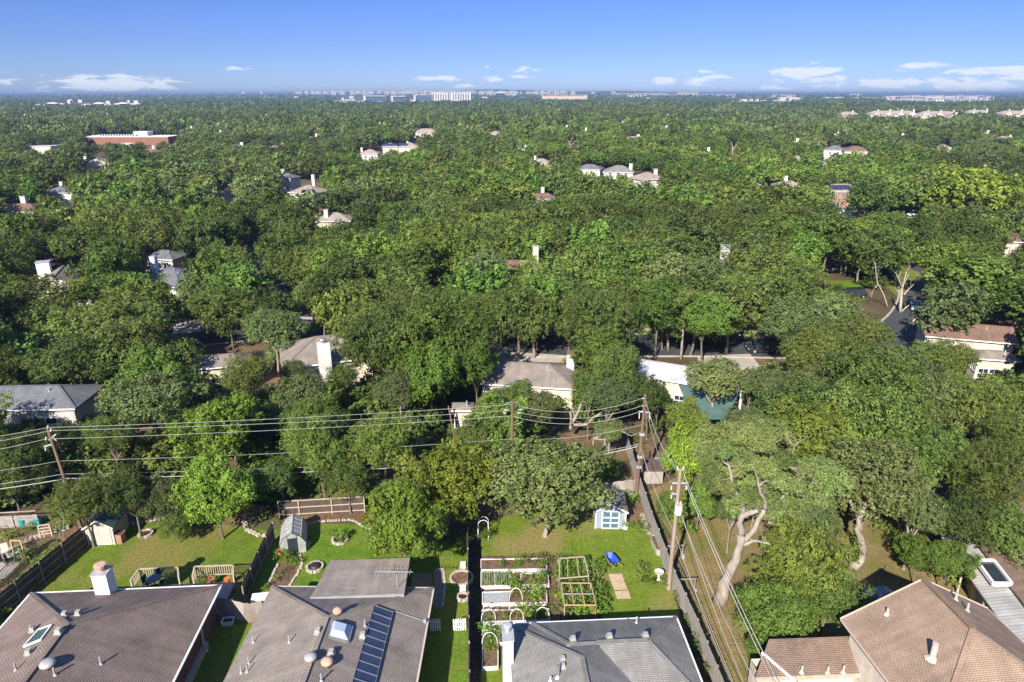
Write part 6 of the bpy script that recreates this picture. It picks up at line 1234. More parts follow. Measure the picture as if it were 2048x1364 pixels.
fence('long low retaining boards along the alley right of the grey fence', gp((1352, 1115), (1400, 1215), (1475, 1400)), .35, 'wood_dark', 1, rails=(.33,), rail_mat='wood_pale')
def pickets(label, a, b_, n):
    A_, B_ = G(*a), G(*b_); t = thing('picket_gate', label, 'gate', A_); d = B_ - A_
    for k in range(n): c = d * (k / (n - 1)); m = MB(); m.box((c.x, c.y, .5), (.10, .03, 1.0)); m.box((c.x, c.y, 1.03), (.10, .03, .08), taper=.2); m.build('picket', 'white_board', t)
    for z in (.3, .75): m = MB(); m.beam(Vector((0, .03, z)), d + Vector((0, .03, z)), .03, .08); m.build('rail', 'white_board', t)
pickets('cream picket gate panel beside the seen-edge-on fence', (908, 1262), (931, 1260), 6); pickets('cream picket gate panel beside the stone-edged gravel strip', (862, 1262), (880, 1261), 5)

# ================================================================== SHEDS
def shed(label, px, py, w_, d_, h, wall, roof, rz=0, pitch=.5, name='garden_shed', trim='white_paint'):
    p = G(px, py, 0); t = thing(name, label, 'shed', (p.x, p.y, 0), rz); rise = w_ / 2 * pitch
    m = MB(); c = [(-w_ / 2, 0), (w_ / 2, 0), (w_ / 2, d_), (-w_ / 2, d_)]
    m.face([(*c[0], 0), (*c[1], 0), (*c[1], h), (0, 0, h + rise), (*c[0], h)]); m.face([(*c[2], 0), (*c[3], 0), (*c[3], h), (0, d_, h + rise), (*c[2], h)])
    m.face([(*c[1], 0), (*c[2], 0), (*c[2], h), (*c[1], h)]); m.face([(*c[3], 0), (*c[0], 0), (*c[0], h), (*c[3], h)]); m.build('wall', wall, t)
    o = .18; m = MB(); m.slab([(-w_ / 2 - o, -o, h - o * pitch + .06), (0, -o, h + rise + .06), (0, d_ + o, h + rise + .06), (-w_ / 2 - o, d_ + o, h - o * pitch + .06)][::-1][::-1], .07)
    m.slab([(0, -o, h + rise + .062), (w_ / 2 + o, -o, h - o * pitch + .06), (w_ / 2 + o, d_ + o, h - o * pitch + .06), (0, d_ + o, h + rise + .062)], .07); m.build('roof', roof, t)
    for s in (-1, 1):
        m = MB(); m.beam((s * w_ / 2 + s * o, -o - .03, h - o * pitch - .02), (0, -o - .03, h + rise), .04, .13); m.build('barge_board', trim, t)
        m = MB(); m.box((s * (w_ / 2 - .03), -.02, h / 2), (.11, .05, h)); m.build('corner_board', trim, t)
    return t
bs = shed('blue-grey garden shed with white trim, glazed doors and grey shingle roof', 1220, 1057, 2.65, 2.9, 1.85, 'blue_paint', 'shingle_grey', R_(-2), .55)
f = MB()
for x in (-.72, 0, .72): f.box((x, -.05, .92), (.09, .06, 1.75))
for z in (.06, .62, 1.15, 1.78): f.box((0, -.055, z), (1.5, .05, .08))
dr = f.build('door', 'white_paint', bs)
for x in (-.36, .36):
    for z in (.34, .88, 1.46): m = MB(); m.box((x, -.02, z), (.62, .03, .46)); m.build('pane', 'glass_blue', dr)
ts = shed('tan resin garden shed with a dark green roof in the corner of the first lawn', 205, 1090, 2.15, 2.6, 1.85, 'tan_paint', 'green_metal', R_(4), .62, trim='cream_paint')
for x in (-.45, .45):
    m = MB(); m.box((x, -.03, .85), (.86, .04, 1.6)); d_ = m.build('door', 'cream_paint', ts)
    for z in (.5, 1.15): m = MB(); m.box((x, -.055, z), (.62, .02, .5)); m.build('door_panel', 'tan_paint', d_)
m = MB(); m.lathe([(.16, -.02), (.16, .02)], (0, 0, 0), 10); v_ = m.build('gable_vent', 'green_metal', ts); v_.location = (0, -.05, 2.05); v_.rotation_euler.x = math.pi / 2
pl = thing('brick_planter', 'small square orange brick planter beside the tan shed', 'planter', G(241, 1083)); m = MB(); m.box((0, 0, .4), (.7, .7, .8)); m.box((0, 0, .84), (.8, .8, .08)); m.build('box', 'brick_orange', pl); m = MB(); m.box((0, 0, .895), (.6, .6, .03)); m.build('soil', 'mulch', pl)
# greenhouse with ribs and panes
gh = thing('greenhouse', 'small clear-panelled greenhouse with a gothic roof', 'greenhouse', G(588, 1107), R_(14)); W_, D_ = 2.0, 2.9; prof = [(-1.0, 0), (-1.05, .95), (-.7, 1.55), (0, 2.0), (.7, 1.55), (1.05, .95), (1.0, 0)]
for j in range(5):
    for i in range(6):
        a, b_ = prof[i], prof[i + 1]; y0, y1 = j * D_ / 5 + .03, (j + 1) * D_ / 5 - .03; A_ = Vector((a[0], 0, a[1])).lerp(Vector((b_[0], 0, b_[1])), .04); B_ = Vector((a[0], 0, a[1])).lerp(Vector((b_[0], 0, b_[1])), .96)
        m = MB(); m.slab([(A_.x, y0, A_.z), (A_.x, y1, A_.z), (B_.x, y1, B_.z), (B_.x, y0, B_.z)], .02); m.build('pane', 'frosted', gh)
for j in range(6): m = MB(); m.tube([(x, j * D_ / 5, z) for x, z in prof], .03, 5); m.build('rib', 'dark_metal' if j in (0, 5) else 'steel_dull', gh)
for x, z in prof: m = MB(); m.beam((x, 0, z), (x, D_, z), .05); m.build('purlin', 'steel_dull', gh)
for yy in (0, D_):
    for pl_ in (((-1.0, 0), (-1.05, .95), (-.7, 1.55), (-.4, 1.74), (-.4, 0)), ((1.0, 0), (1.05, .95), (.7, 1.55), (.4, 1.74), (.4, 0)), ((-.36, 1.5), (-.36, 1.76), (0, 1.98), (.36, 1.76), (.36, 1.5)), ((-.36, .1), (-.36, 1.45), (.36, 1.45), (.36, .1))): m = MB(); q = [(x, yy + .02, z) for x, z in pl_]; m.face(q); m.face([(x, yy - .02, z) for x, z in reversed(pl_)]); m.build('end_pane', 'frosted' if pl_[0] != (-.36, .1) else 'glass_dark', gh)
m = MB(); m.box((-.4, -.25, .25), (.5, .4, .4)); m.build('bucket', 'orange_paint', tag(thing('crate', 'orange crate at the front of the greenhouse', 'crate', G(574, 1106)), None))

# ================================================================== RAISED BEDS
LEAF = {}
def plant_mesh(kind, seed):
    k = (kind, seed)
    if k not in LEAF: LEAF[k] = crown_mesh('plant', seed, 420, .20, squash=.8, lobes=7, lobe_r=.62, elong=1.6, mat=kind, twig=5)[0]
    return LEAF[k]
def plant(p, s, label, kind='leaf_bright', group=None, name='garden_plant', h=None, seed=None, cat='plant'):
    r = random.Random(int(p[0] * 91 + p[1] * 37)); me = plant_mesh(kind, r.choice((1, 2, 3)) if seed is None else seed); o = bpy.data.objects.new(name, me); sc.collection.objects.link(o)
    s = s * (1.6 if name == 'garden_plant' else 1); h = h or s * .8; z = p[2] if len(p) > 2 else 0; o.location = (p[0], p[1], z + h * .75); o.scale = (s, s, h); o.rotation_euler.z = r.uniform(0, 6); o.color = (1.35, 1.45, 1.2, 1) if name == 'garden_plant' else (1.1, 1.1, 1, 1); tag(o, label, cat, group); return o
def bed(label, tl, tr, br, bl, h=.32, plants=(), mesh=None, wall=.06):
    c = [G(*p, h) for p in (tl, tr, br, bl)]; o = sum(c, Vector()) / 4; o.z = 0; t = thing('raised_bed', label, 'raised bed', o, 0, 'white raised vegetable beds')
    q = [Vector((p.x - o.x, p.y - o.y, 0)) for p in c]
    for i in range(4): a, b_ = q[i], q[(i + 1) % 4]; m = MB(); m.beam(a + Vector((0, 0, h / 2)), b_ + Vector((0, 0, h / 2)), wall, h + (i % 2) * .006); m.build('board', 'white_board', t)
    m = MB(); m.face([p + Vector((0, 0, h - .07)) for p in reversed(q)]); s = m.build('soil', 'soil', t)
    if s.data.polygons[0].normal.z < 0: s.data.flip_normals()
    for (u, v, sz, kind, lab) in plants:
        p = q[0].lerp(q[1], u).lerp(q[3].lerp(q[2], u), v) + o; plant((p.x, p.y, h - .1), sz, lab, kind)
    return t, q, o
top = 'of the farthest white raised bed'
bed('farthest white raised bed, half bare soil', (962, 1118), (1093, 1116), (1094, 1137), (962, 1139), plants=[(.32, .5, .28, 'leaf_oak', 'sprawling grey-green plant left in the farthest white bed'), (.60, .4, .38, 'leaf_bright', 'leafy bright plant in the middle ' + top), (.90, .4, .42, 'leaf_dark', 'dark leafy plant at the right end ' + top), (.52, .6, .2, 'leaf_bright', 'small sprout left of the bright plant ' + top), (.94, .75, .25, 'leaf_elm', 'low plant at the right front corner ' + top)])
t2, q2_, o2 = bed('small white raised bed filled with rows of onions', (962, 1143), (1020, 1142), (1021, 1170), (962, 1172))
r = random.Random(3); m = MB()
for k in range(420):
    u, v = (int(r.random() * 12) + .5) / 12, r.random(); p = q2_[0].lerp(q2_[1], u).lerp(q2_[3].lerp(q2_[2], u), v) + Vector((0, 0, .24)); d = Vector((r.uniform(-.12, .12), r.uniform(-.12, .12), r.uniform(.22, .4))); m.face([p - Vector((.02, 0, 0)), p + Vector((.02, 0, 0)), p + d])
o = m.build('onion_tops', 'onion', None); o.location = o2; tag(o, 'dense upright onion leaves filling the small white bed', 'onions', kind='stuff')
m = MB(); m.beam(q2_[0].lerp(q2_[1], .48) + Vector((0, 0, .34)), q2_[3].lerp(q2_[2], .48) + Vector((0, 0, .34)), .05); m.build('divider', 'white_board', t2)
bed('small white raised bed right of the onion bed', (1042, 1146), (1096, 1145), (1098, 1168), (1042, 1170), plants=[(.55, .5, .34, 'leaf_bright', 'bright leafy plant in the bed right of the onions'), (.88, .4, .36, 'leaf_bright', 'leafy plant at the right side of the bed right of the onions'), (.1, .2, .2, 'leaf_elm', 'small plant in the left corner of the bed right of the onions')])
bed('long white raised bed with grey mesh-covered soil at its left half', (965, 1184), (1093, 1180), (1094, 1204), (965, 1206), plants=[(.88, .45, .50, 'leaf_bright', 'bushy plant at the right end of the mesh-covered bed'), (.78, .6, .34, 'leaf_bright', 'leafy plant left of the bushy one in the mesh-covered bed')])
m = MB(); c = [G(*p, .30) for p in ((967, 1186), (1018, 1184), (1016, 1203), (967, 1204))]; m.slab([c[3], c[2], c[1], c[0]], .02); o = m.build('ground_cloth', 'steel_dull'); tag(o, 'pale grey cloth laid over the left half of the long bed', 'cloth')
bed('long white raised bed with hoops nearest the grey house', (964, 1220), (1098, 1217), (1099, 1240), (962, 1243), plants=[(.66, .5, .5, 'leaf_bright', 'thick bushy plant in the middle of the hooped bed'), (.78, .45, .46, 'leaf_elm', 'bushy plant right of the thickest in the hooped bed'), (.9, .5, .4, 'leaf_bright', 'leafy plant at the right end of the hooped bed'), (.36, .6, .28, 'leaf_elm', 'small green plant in the left part of the hooped bed'), (.55, .3, .35, 'leaf_bright', 'green plant by the second hoop'), (.12, .5, .22, 'leaf_oak', 'thin plant at the left end of the hooped bed')])
bed('tall narrow white raised bed left of the white chimney', (965, 1260), (996, 1258), (996, 1332), (965, 1334), plants=[(.5, .15, .45, 'leaf_bright', 'leafy plant at the far end of the narrow bed'), (.7, .33, .32, 'leaf_elm', 'yellowing plant in the upper part of the narrow bed'), (.4, .5, .26, 'leaf_elm', 'small plant in the middle of the narrow bed'), (.75, .52, .2, 'leaf_lime', 'yellow-green sprout in the narrow bed')])
bed('short white raised bed half hidden behind the white chimney', (999, 1256), (1020, 1255), (1020, 1284), (999, 1285), plants=[(.4, .4, .36, 'leaf_bright', 'leafy plant in the short bed behind the chimney')])
for px, py, s, k, lab in ((1030, 1160, .34, 'leaf_elm', 'bushy herb between the onion bed and its right neighbour'), (1033, 1188, .52, 'leaf_bright', 'tall leafy vine on the hoop of the mesh-covered bed'), (1028, 1175, .4, 'leaf_bright', 'leafy vine just beyond the hoop of the mesh-covered bed')): plant(G(px, py), s, lab, k)
def hoop(label, a, b_, h=.9, r_=.025, mat='white_paint', h0=.3, name='hoop'):
    A_, B_ = G(*a, h0), G(*b_, h0); o = A_.copy(); pts = []
    for k in range(13): t = math.pi * k / 12; p = A_.lerp(B_, .5 - .5 * math.cos(t)) - o; p.z = math.sin(t) ** .8 * h; pts.append(p)
    m = MB(); m.tube(pts, r_, 6); ob = m.build(name, mat); ob.location = o; tag(ob, label, 'garden hoop', 'white garden hoops'); return ob
for i, (a, b_, h, lab) in enumerate((((1018, 1205), (1045, 1204), 1.3, 'tall white hoop across the mesh-covered bed'), ((963, 1241), (991, 1240), 1.0, 'white hoop at the left front of the hooped bed'), ((966, 1222), (983, 1221), .6, 'small white hoop at the left back of the hooped bed'), ((1020, 1240), (1047, 1240), 1.0, 'white hoop in the middle front of the hooped bed'), ((1018, 1222), (1036, 1221), .6, 'small white hoop in the middle back of the hooped bed'), ((1070, 1240), (1098, 1238), 1.1, 'white hoop at the right front of the hooped bed'), ((964, 1290), (995, 1290), 1.1, 'white hoop over the narrow bed'), ((966, 1262), (982, 1262), .6, 'small white hoop at the far end of the narrow bed'), ((983, 1262), (1002, 1261), .6, 'small white hoop at the right far end of the narrow bed'))): hoop(lab, a, b_, h)
# oval galvanised planters
def stock_tank(label, a, b_, wd, h=.55, mat='galvanised'):
    A_, B_ = G(*a), G(*b_); o = (A_ + B_) / 2; d = B_ - A_; t = thing('stock_tank', label, 'planter', o, math.atan2(d.y, d.x)); L_ = d.length / 2; r_ = wd / 2; pts = []
    for k in range(20):
        u = 2 * math.pi * k / 20; pts.append(Vector((math.cos(u) * r_ + math.copysign(L_ - r_, math.cos(u)), math.sin(u) * r_, 0)))
    m = MB()
    for i in range(20): a_, b2 = pts[i], pts[(i + 1) % 20]; z = Vector((0, 0, h)); m.face([a_, b2, b2 + z, a_ + z]); m.face([b2 * .93, a_ * .93, a_ * .93 + z, b2 * .93 + z]); m.face([a_ + z, b2 + z, b2 * .93 + z, a_ * .93 + z])
    m.build('tank', mat, t); m = MB(); m.face([p * .93 + Vector((0, 0, h - .08)) for p in pts]); m.build('soil', 'soil', t); return t
stock_tank('oval galvanised planter at the far end of the framed garden patch', (1114, 1133), (1168, 1131), 1.0)
stock_tank('long oval galvanised planter beside the grey fence', (1307, 1080), (1322, 1112), .75)
for u, (px, py) in enumerate(((1122, 1126), (1138, 1124), (1154, 1126), (1163, 1128))): plant(G(px, py, .5), .3, ['leafy plant at the left end of the oval planter', 'leafy plant second from the left in the oval planter', 'leafy plant third from the left in the oval planter', 'leafy plant at the right end of the oval planter'][u], ('leaf_bright', 'leaf_dark', 'leaf_elm', 'leaf_dark')[u])
# wooden frames over the vegetable patch
def frame_(label, c4, h, bars, mat, legs=True):
    c = [G(*p, h) for p in c4]; o = c[0].copy(); o.z = 0; t = thing('trellis_frame', label, 'trellis', o, 0, 'wooden trellis frames'); q = [p - o for p in c]
    for i in range(4): m = MB(); m.beam(q[i], q[(i + 1) % 4], .065, .065 + .006 * (i % 2)); m.build('beam', mat if i != 2 else ('wood_new' if mat == 'wood_new' else 'wood_pale'), t)
    for u in bars: m = MB(); m.beam(q[0].lerp(q[1], u) + Vector((0, 0, .02)), q[3].lerp(q[2], u) + Vector((0, 0, .02)), .06); m.build('cross_bar', 'wood_new', t)
    if mat == 'wood_new': m = MB(); m.beam(q[0].lerp(q[3], .5), q[1].lerp(q[2], .5), .06); m.build('cross_bar', 'wood_grey', t)
    for p in q: m = MB(); m.beam((p.x, p.y, 0), (p.x, p.y, p.z), .05); m.build('leg', 'wood_weathered', t)
frame_('far pale wooden trellis frame over the vegetable patch', ((1120, 1117), (1168, 1113), (1177, 1152), (1118, 1157)), 1.5, (.3, .68), 'wood_pale')
frame_('near orange wooden trellis frame over the vegetable patch', ((1122, 1166), (1181, 1166), (1192, 1210), (1129, 1210)), 1.5, (.3, .65), 'wood_new')
r = random.Random(8); n_ = 0
ADJ = ['leafy', 'bushy', 'low', 'tall', 'feathery', 'broad-leaved', 'drooping', 'crinkled']; RW = [('first', 1144), ('second', 1158), ('third', 1172), ('fourth', 1186), ('fifth', 1200), ('sixth', 1214), ('seventh', 1228)]
for ri, (row, py) in enumerate(RW):
    for k in range(5):
        px = 1126 + k * 16.5 + (py - 1140) * .08 + r.uniform(-3, 3); kd = r.choice(('leaf_bright', 'leaf_dark', 'leaf_elm', 'leaf_bright', 'leaf_oak')); kc = {'leaf_bright': 'bright green', 'leaf_dark': 'dark green', 'leaf_elm': 'mid green', 'leaf_oak': 'grey-green'}[kd]
        plant(G(px, py + r.uniform(-3, 3)), r.uniform(.36, .58), f"{kc} plant, {['leftmost', 'second from left', 'middle', 'second from right', 'rightmost'][k]} in the {row} row under the trellis frames", kd, 'vegetables under the trellis frames')
for px, py, k, lab in ((1129, 1222, 'leaf_orange', 'rust-orange flowering plant at the near left corner of the patch'), (1181, 1216, 'leaf_flower', 'yellow-orange flowers near the right front of the patch'), (1143, 1182, 'leaf_flower', 'bright yellow flower cluster under the near trellis frame'), (1188, 1225, 'leaf_orange', 'orange flowers at the near right corner of the patch')): plant(G(px, py, .5), .22, lab, k, None, 'flower', cat='flower')
def lathe_thing(name, label, cat, p, prof, mat, part='pot', n=14, sx=1, soil=None):
    t = thing(name, label, cat, (p[0], p[1], p[2] if len(p) > 2 else 0)); m = MB(); m.lathe(prof, (0, 0, 0), n, sx); m.build(part, mat, t, smooth=False)
    if soil: m = MB(); m.lathe([(soil[0], soil[1]), (soil[0] * .98, soil[1] + .012)], (0, 0, 0), n, sx); m.build('soil', soil[2], t)
    return t
lathe_thing('flower_pot', 'yellow pot at the left side of the framed patch', 'pot', G(1113, 1190), [(.16, 0), (.22, .35), (.24, .36)], 'yellow_plastic', soil=(.19, .35, 'mulch')); plant(G(1113, 1190, .35), .25, 'yellow-green plant in the yellow pot', 'leaf_lime')
def ring(label, px, py, ro, n, mat='limestone', h=.22, fill='mulch', name='stone_ring', cat='fire pit'):
    p = G(px, py); t = thing(name, label, cat, (p.x, p.y, 0)); r = random.Random(int(px))
    for k in range(n): a = 2 * math.pi * k / n; hh = h * r.uniform(.85, 1.1); m = MB(); m.box((math.cos(a) * ro, math.sin(a) * ro, hh / 2), (.2 * r.uniform(.8, 1), 2 * math.pi * ro / n * .92, hh), a + r.uniform(-.06, .06), .92); m.build('stone', mat, t)
    m = MB(); m.lathe([(ro - .07, 0), (ro - .07, h * .45)], (0, 0, 0), 16); m.build('fill', fill, t); return t
ring('round stone fire ring near the back border of the first lawn', 292, 1069, .52, 11)
ring('round stone-edged planter with a tall plant on the greenhouse lawn', 680, 1081, .62, 12); plant(G(680, 1077, .2), .42, 'tall spiky plant in the round stone planter', 'leaf_bright', h=.75); plant(G(686, 1082, .1), .3, 'leafy plant in front of the spiky one', 'leaf_dark')
ring('dark fire pit with a stone rim on the greenhouse lawn', 630, 1136, .62, 14, fill='dark_metal'); 
fp = lathe_thing('fire_bowl', 'black lidded fire bowl inside the dark fire pit', 'fire bowl', G(630, 1134, .12), [(.42, 0), (.45, .12), (.32, .26), (.06, .32)], 'dark_metal', 'bowl')
ring('large round brick-edged soil ring on the right strip of lawn', 923, 1158, .85, 18, fill='soil', name='round_bed', cat='garden bed')
ring('small round stone ring below the large soil ring', 926, 1196, .42, 9, fill='dark_metal', name='round_bed', cat='garden bed')
for py, lab in ((1133, 'white block above the large soil ring'), (1180, 'white block between the two soil rings')):
    o = thing('concrete_block', lab, 'block', G(926, py)); m = MB(); m.box((0, 0, .15), (.45, .5, .3)); m.build('block', 'white_board', o)
lathe_thing('bird_bath', 'pale stone bird bath between shrubs near the transformer pole', 'bird bath', G(1317, 1160), [(.2, 0), (.1, .08), (.09, .62), (.34, .72), (.38, .82), (.34, .82), (.1, .76)], 'cream_paint', 'basin')
lathe_thing('rain_barrel', 'white tub at the right corner of the blue shed', 'tub', G(1250, 1056), [(.28, 0), (.32, .5), (.30, .5), (.27, .44)], 'white_board', 'tub'); plant(G(1251, 1053, .4), .3, 'small green plant in the white tub', 'leaf_bright')
# the white plastic laundry tub
tb = thing('wash_tub', 'white oblong tub of dark water on the shaded strip between the brown houses', 'tub', G(457, 1248), R_(6)); m = MB(); L4 = [(-.42, -.3), (.42, -.3), (.42, .3), (-.42, .3)]
for i in range(4): a, b_ = L4[i], L4[(i + 1) % 4]; m.face([(a[0] * .8, a[1] * .8, 0), (b_[0] * .8, b_[1] * .8, 0), (b_[0], b_[1], .42), (a[0], a[1], .42)]); m.face([(b_[0] * .74, b_[1] * .74, .02), (a[0] * .74, a[1] * .74, .02), (a[0] * .9, a[1] * .88, .42), (b_[0] * .9, b_[1] * .88, .42)]); m.face([(a[0], a[1], .42), (b_[0], b_[1], .42), (b_[0] * .9, b_[1] * .88, .42), (a[0] * .9, a[1] * .88, .42)])
m.build('shell', 'white_paint', tb); m = MB(); m.box((0, 0, .28), (.68, .48, .02)); m.build('water', 'glass_dark', tb)
bx = thing('white_box', 'white storage box beside the left corner of the solar-panelled house', 'box', G(524, 1212), R_(10)); m = MB(); m.box((0, 0, .4), (1.2, .75, .8)); m.build('body', 'cream_paint', bx); m = MB(); m.box((0, 0, .84), (1.3, .85, .08)); m.build('lid', 'white_paint', bx)
# wheelbarrow
wb = thing('wheelbarrow', 'wheelbarrow with a blue tray and wooden handles on the lawn', 'wheelbarrow', G(1222, 1128), R_(20)); m = MB(); top_ = [(-.42, -.62), (.42, -.62), (.36, .5), (0, .68), (-.36, .5)]; bot = [(x * .55, y * .6) for x, y in top_]
for i in range(5): a, b_, c, d = top_[i], top_[(i + 1) % 5], bot[(i + 1) % 5], bot[i]; m.face([(*d, .32), (*c, .32), (*b_, .68), (*a, .68)])
m.face([(*p, .33) for p in bot]); m.build('tray', 'blue_tarp', wb)
m = MB(); m.lathe([(.19, -.05), (.21, 0), (.19, .05)], (0, 0, 0), 14); o = m.build('wheel', 'black_rubber', wb); o.rotation_euler = (0, math.pi / 2, 0); o.location = (0, .78, .2)
for s in (-1, 1): m = MB(); m.beam((s * .08, .95, .22), (s * .30, -.2, .36), .05); m.beam((s * .30, -.2, .36), (s * .34, -1.15, .62), .05); m.build('handle', 'wood_new', wb); m = MB(); m.beam((s * .28, -.35, .34), (s * .30, -.45, 0), .04); m.build('leg', 'dark_metal', wb)
# the slatted mats laid end to end
for k, (a, b_, lab) in enumerate((((1217, 1150), (1244, 1149), 'far slatted wooden mat laid on the lawn'), ((1223, 1166), (1250, 1165), 'middle slatted wooden mat laid on the lawn'), ((1229, 1184), (1257, 1183), 'near slatted wooden mat laid partly in the shade'))):
    A_, B_ = G(*a), G(*b_); t = thing('slatted_mat', lab, 'mat', A_, 0, 'slatted wooden mats in a row'); d = B_ - A_; dn = (G(a[0] + 6, a[1] + 16) - A_)
    for j in range(9): m = MB(); p = dn * (j / 9.4); m.beam(p + Vector((0, 0, .05)), p + d * random.Random(j + k).uniform(.94, 1.02) + Vector((0, 0, .05)), .09, .025); m.build('slat', 'straw', t)
    for u in (.1, .5, .9): m = MB(); m.beam(d * u + Vector((0, 0, .02)), d * u + dn * .9 + Vector((0, 0, .02)), .06, .035); m.build('batten', 'wood_pale', t)
# white arch with its bush
ar = thing('garden_arch', 'white metal arch in front of a rounded bush', 'arch', G(956, 1082)); d = G(977, 1080) - G(956, 1082)
for s in (0, .5): m = MB(); m.tube([d * (.5 - .5 * math.cos(math.pi * k / 12)) + Vector((0, s, (1.5 if 0 < k < 12 else 0) + (.55 * math.sin(math.pi * k / 12) if 0 < k < 12 else 0))) for k in range(13)], .03, 6); m.build('hoop', 'white_paint', ar)
plant(G(965, 1078), .85, 'rounded bush behind the white arch', 'leaf_dark', h=.8, cat='bush', name='bush')
# shrubs of the yards
SHR = [(1385 - 8, 1105, .5, 'leaf_oak', ''), ]
for px, py, s, k, h, lab in ((1284, 1062, .7, 'leaf_bright', .6, 'leafy bush beside the logs along the grey fence'), (1285, 1150, .75, 'leaf_elm', .5, 'loose yellow-green bush on the lawn near the bird bath'), (1300, 1165, .55, 'leaf_dark', .4, 'low dark bush left of the bird bath'), (1330, 1168, .5, 'leaf_oak', .5, 'low bush between the bird bath and the pole'), (1262, 1003, .85, 'leaf_bright', .7, 'bright bush between the blue shed and the tall pole'),
  (1360, 1205, .5, 'leaf_dark', .5, 'small dark bush in the shaded bed by the grey house'), (1375, 1255, .6, 'leaf_dark', .6, 'dark bush along the shaded bed, second'), (1392, 1300, .7, 'leaf_dark', .7, 'dark bush along the shaded bed, third'), (1405, 1345, .7, 'leaf_dark', .7, 'dark bush at the bottom of the shaded bed'),
  (560, 1118, .6, 'leaf_bright', .5, 'leafy vegetable bush at the foot of the greenhouse'), (580, 1122, .6, 'leaf_bright', .55, 'second leafy vegetable bush at the foot of the greenhouse'), (592, 1130, .5, 'leaf_elm', .5, 'feathery plant at the right of the greenhouse vegetable bed'), (570, 1145, .35, 'leaf_elm', .3, 'small plant in the middle of the greenhouse vegetable bed'), (556, 1160, .35, 'leaf_elm', .3, 'small plant in the lower greenhouse vegetable bed'),
  (497, 1185, .55, 'leaf_lime', .6, 'yellow-green bush against the dark fence by the white box'), (530, 1180, .4, 'leaf_bright', .4, 'green bush beside the white box'), (735, 1042, .5, 'leaf_flower', .35, 'yellow flowering bush at the border by the leaning tree'), (675, 1018, .35, 'leaf_bright', .4, 'small plant against the short board fence'),
  (520, 1040, .9, 'leaf_oak', .9, 'grey-green rounded bush at the end of the dark yard fence'), (500, 1000, 1.3, 'leaf_dry', 1.2, 'dry greyish twiggy bush above the greenhouse'), (540, 1000, 1.2, 'leaf_oak', 1.1, 'sage-coloured bush right of the dry twiggy one'), (400, 1030, 1.2, 'leaf_bright', 1.1, 'bright bush at the back border of the first lawn'), (450, 1025, 1.1, 'leaf_dark', 1.0, 'dark bush at the back border of the first lawn'), (300, 1035, 1.0, 'leaf_dark', .9, 'dark bush behind the stone fire ring'), (360, 1060, 1.0, 'leaf_oak', .9, 'rounded bush spilling onto the first lawn'),
  (930, 1045, 1.0, 'leaf_bright', .9, 'bright bush left of the white arch'), (880, 1060, 1.1, 'leaf_dark', 1.0, 'dark bush under the yellow-green pecan'), (910, 1085, .6, 'leaf_dark', .5, 'dark low bush by the end of the edge-on fence'),
  (1370, 1060, 1.3, 'leaf_bright', 1.4, 'bright leafy bush right of the grey fence'), (1345, 1040, 1.2, 'leaf_bright', 1.3, 'bright leafy bush touching the grey fence'), (1395, 1020, 1.4, 'leaf_bright', 1.4, 'big bright bush behind the transformer pole'), (1450, 1040, 1.2, 'leaf_elm', 1.0, 'low green bush left of the great pale trunk'), (1430, 985, 1.3, 'leaf_elm', 1.2, 'green bush beyond the brown bare patch'),
  (1760, 1065, .9, 'leaf_bright', .8, 'bright bush right of the curved trunk'), (1800, 1095, 1.1, 'leaf_bright', 1.0, 'bright bush at the edge of the deep shade'), (1870, 1150, 1.1, 'leaf_bright', 1.2, 'bright bush above the roof peak of the tan house'), (1900, 1170, 1.0, 'leaf_bright', 1.1, 'bright bush against the cream garden wall'),
  (60, 1120, 1.0, 'leaf_dark', .8, 'dark green bush beside the left patio'), (90, 1145, 1.0, 'leaf_bright', .8, 'green bush behind the left board fence'), (110, 1110, .8, 'leaf_elm', .7, 'feathery bush right of the left patio'), (50, 1180, 1.0, 'leaf_dark', .8, 'dark bush at the foot of the left board fence'), (20, 1075, .9, 'leaf_lime', .5, 'yellow-green tall grass clump at the left edge'), (60, 1062, .6, 'leaf_lime', .5, 'yellow-green leafy clump near the left edge'), (45, 1090, .8, 'leaf_dry', .4, 'tan tall grass clump at the left edge'), (140, 1040, .9, 'leaf_lime', .6, 'yellowish bush left of the tan shed'), (120, 1060, .6, 'leaf_bright', .5, 'green clump among the stones at the left'), (8, 1225, 1.1, 'leaf_dark', .8, 'dark bush at the left edge beyond the left fence')): plant(G(px, py), s, lab, k, None, 'bush', h, cat='bush')
# stone edging
def stones(label, pix, size, n, name='stone_edging', mat='limestone'):
    pts_ = [G(*p) for p in pix]; t = thing(name, label, 'edging', pts_[0]); Ls = [(pts_[i + 1] - pts_[i]).length for i in range(len(pts_) - 1)]; tot_ = sum(Ls); r = random.Random(n)
    for k in range(n):
        s = (k + .5) / n * tot_; i = 0
        while s > Ls[i]: s -= Ls[i]; i += 1
        a = pts_[i].lerp(pts_[i + 1], s / Ls[i]) - pts_[0]; d = pts_[i + 1] - pts_[i]; m = MB(); m.box((a.x + r.uniform(-.04, .04), a.y + r.uniform(-.04, .04), size * .22), (tot_ / n * r.uniform(.75, .95), size * r.uniform(.7, 1), size * .45), math.atan2(d.y, d.x) + r.uniform(-.2, .2), .85); m.build('stone', mat, t)
stones('curved pale stone edging along the back of the greenhouse lawn', [(612, 1050), (640, 1043), (700, 1040), (716, 1046), (730, 1056), (745, 1060)], .24, 26)
stones('stone edging right of the greenhouse vegetable bed', [(600, 1110), (604, 1130), (594, 1150), (580, 1172)], .26, 14)
stones('stone edging left of the greenhouse vegetable bed', [(556, 1128), (546, 1148), (534, 1174)], .26, 10)
stones('pale stones scattered along the back border of the first lawn', [(262, 1050), (320, 1038), (345, 1036)], .4, 10)
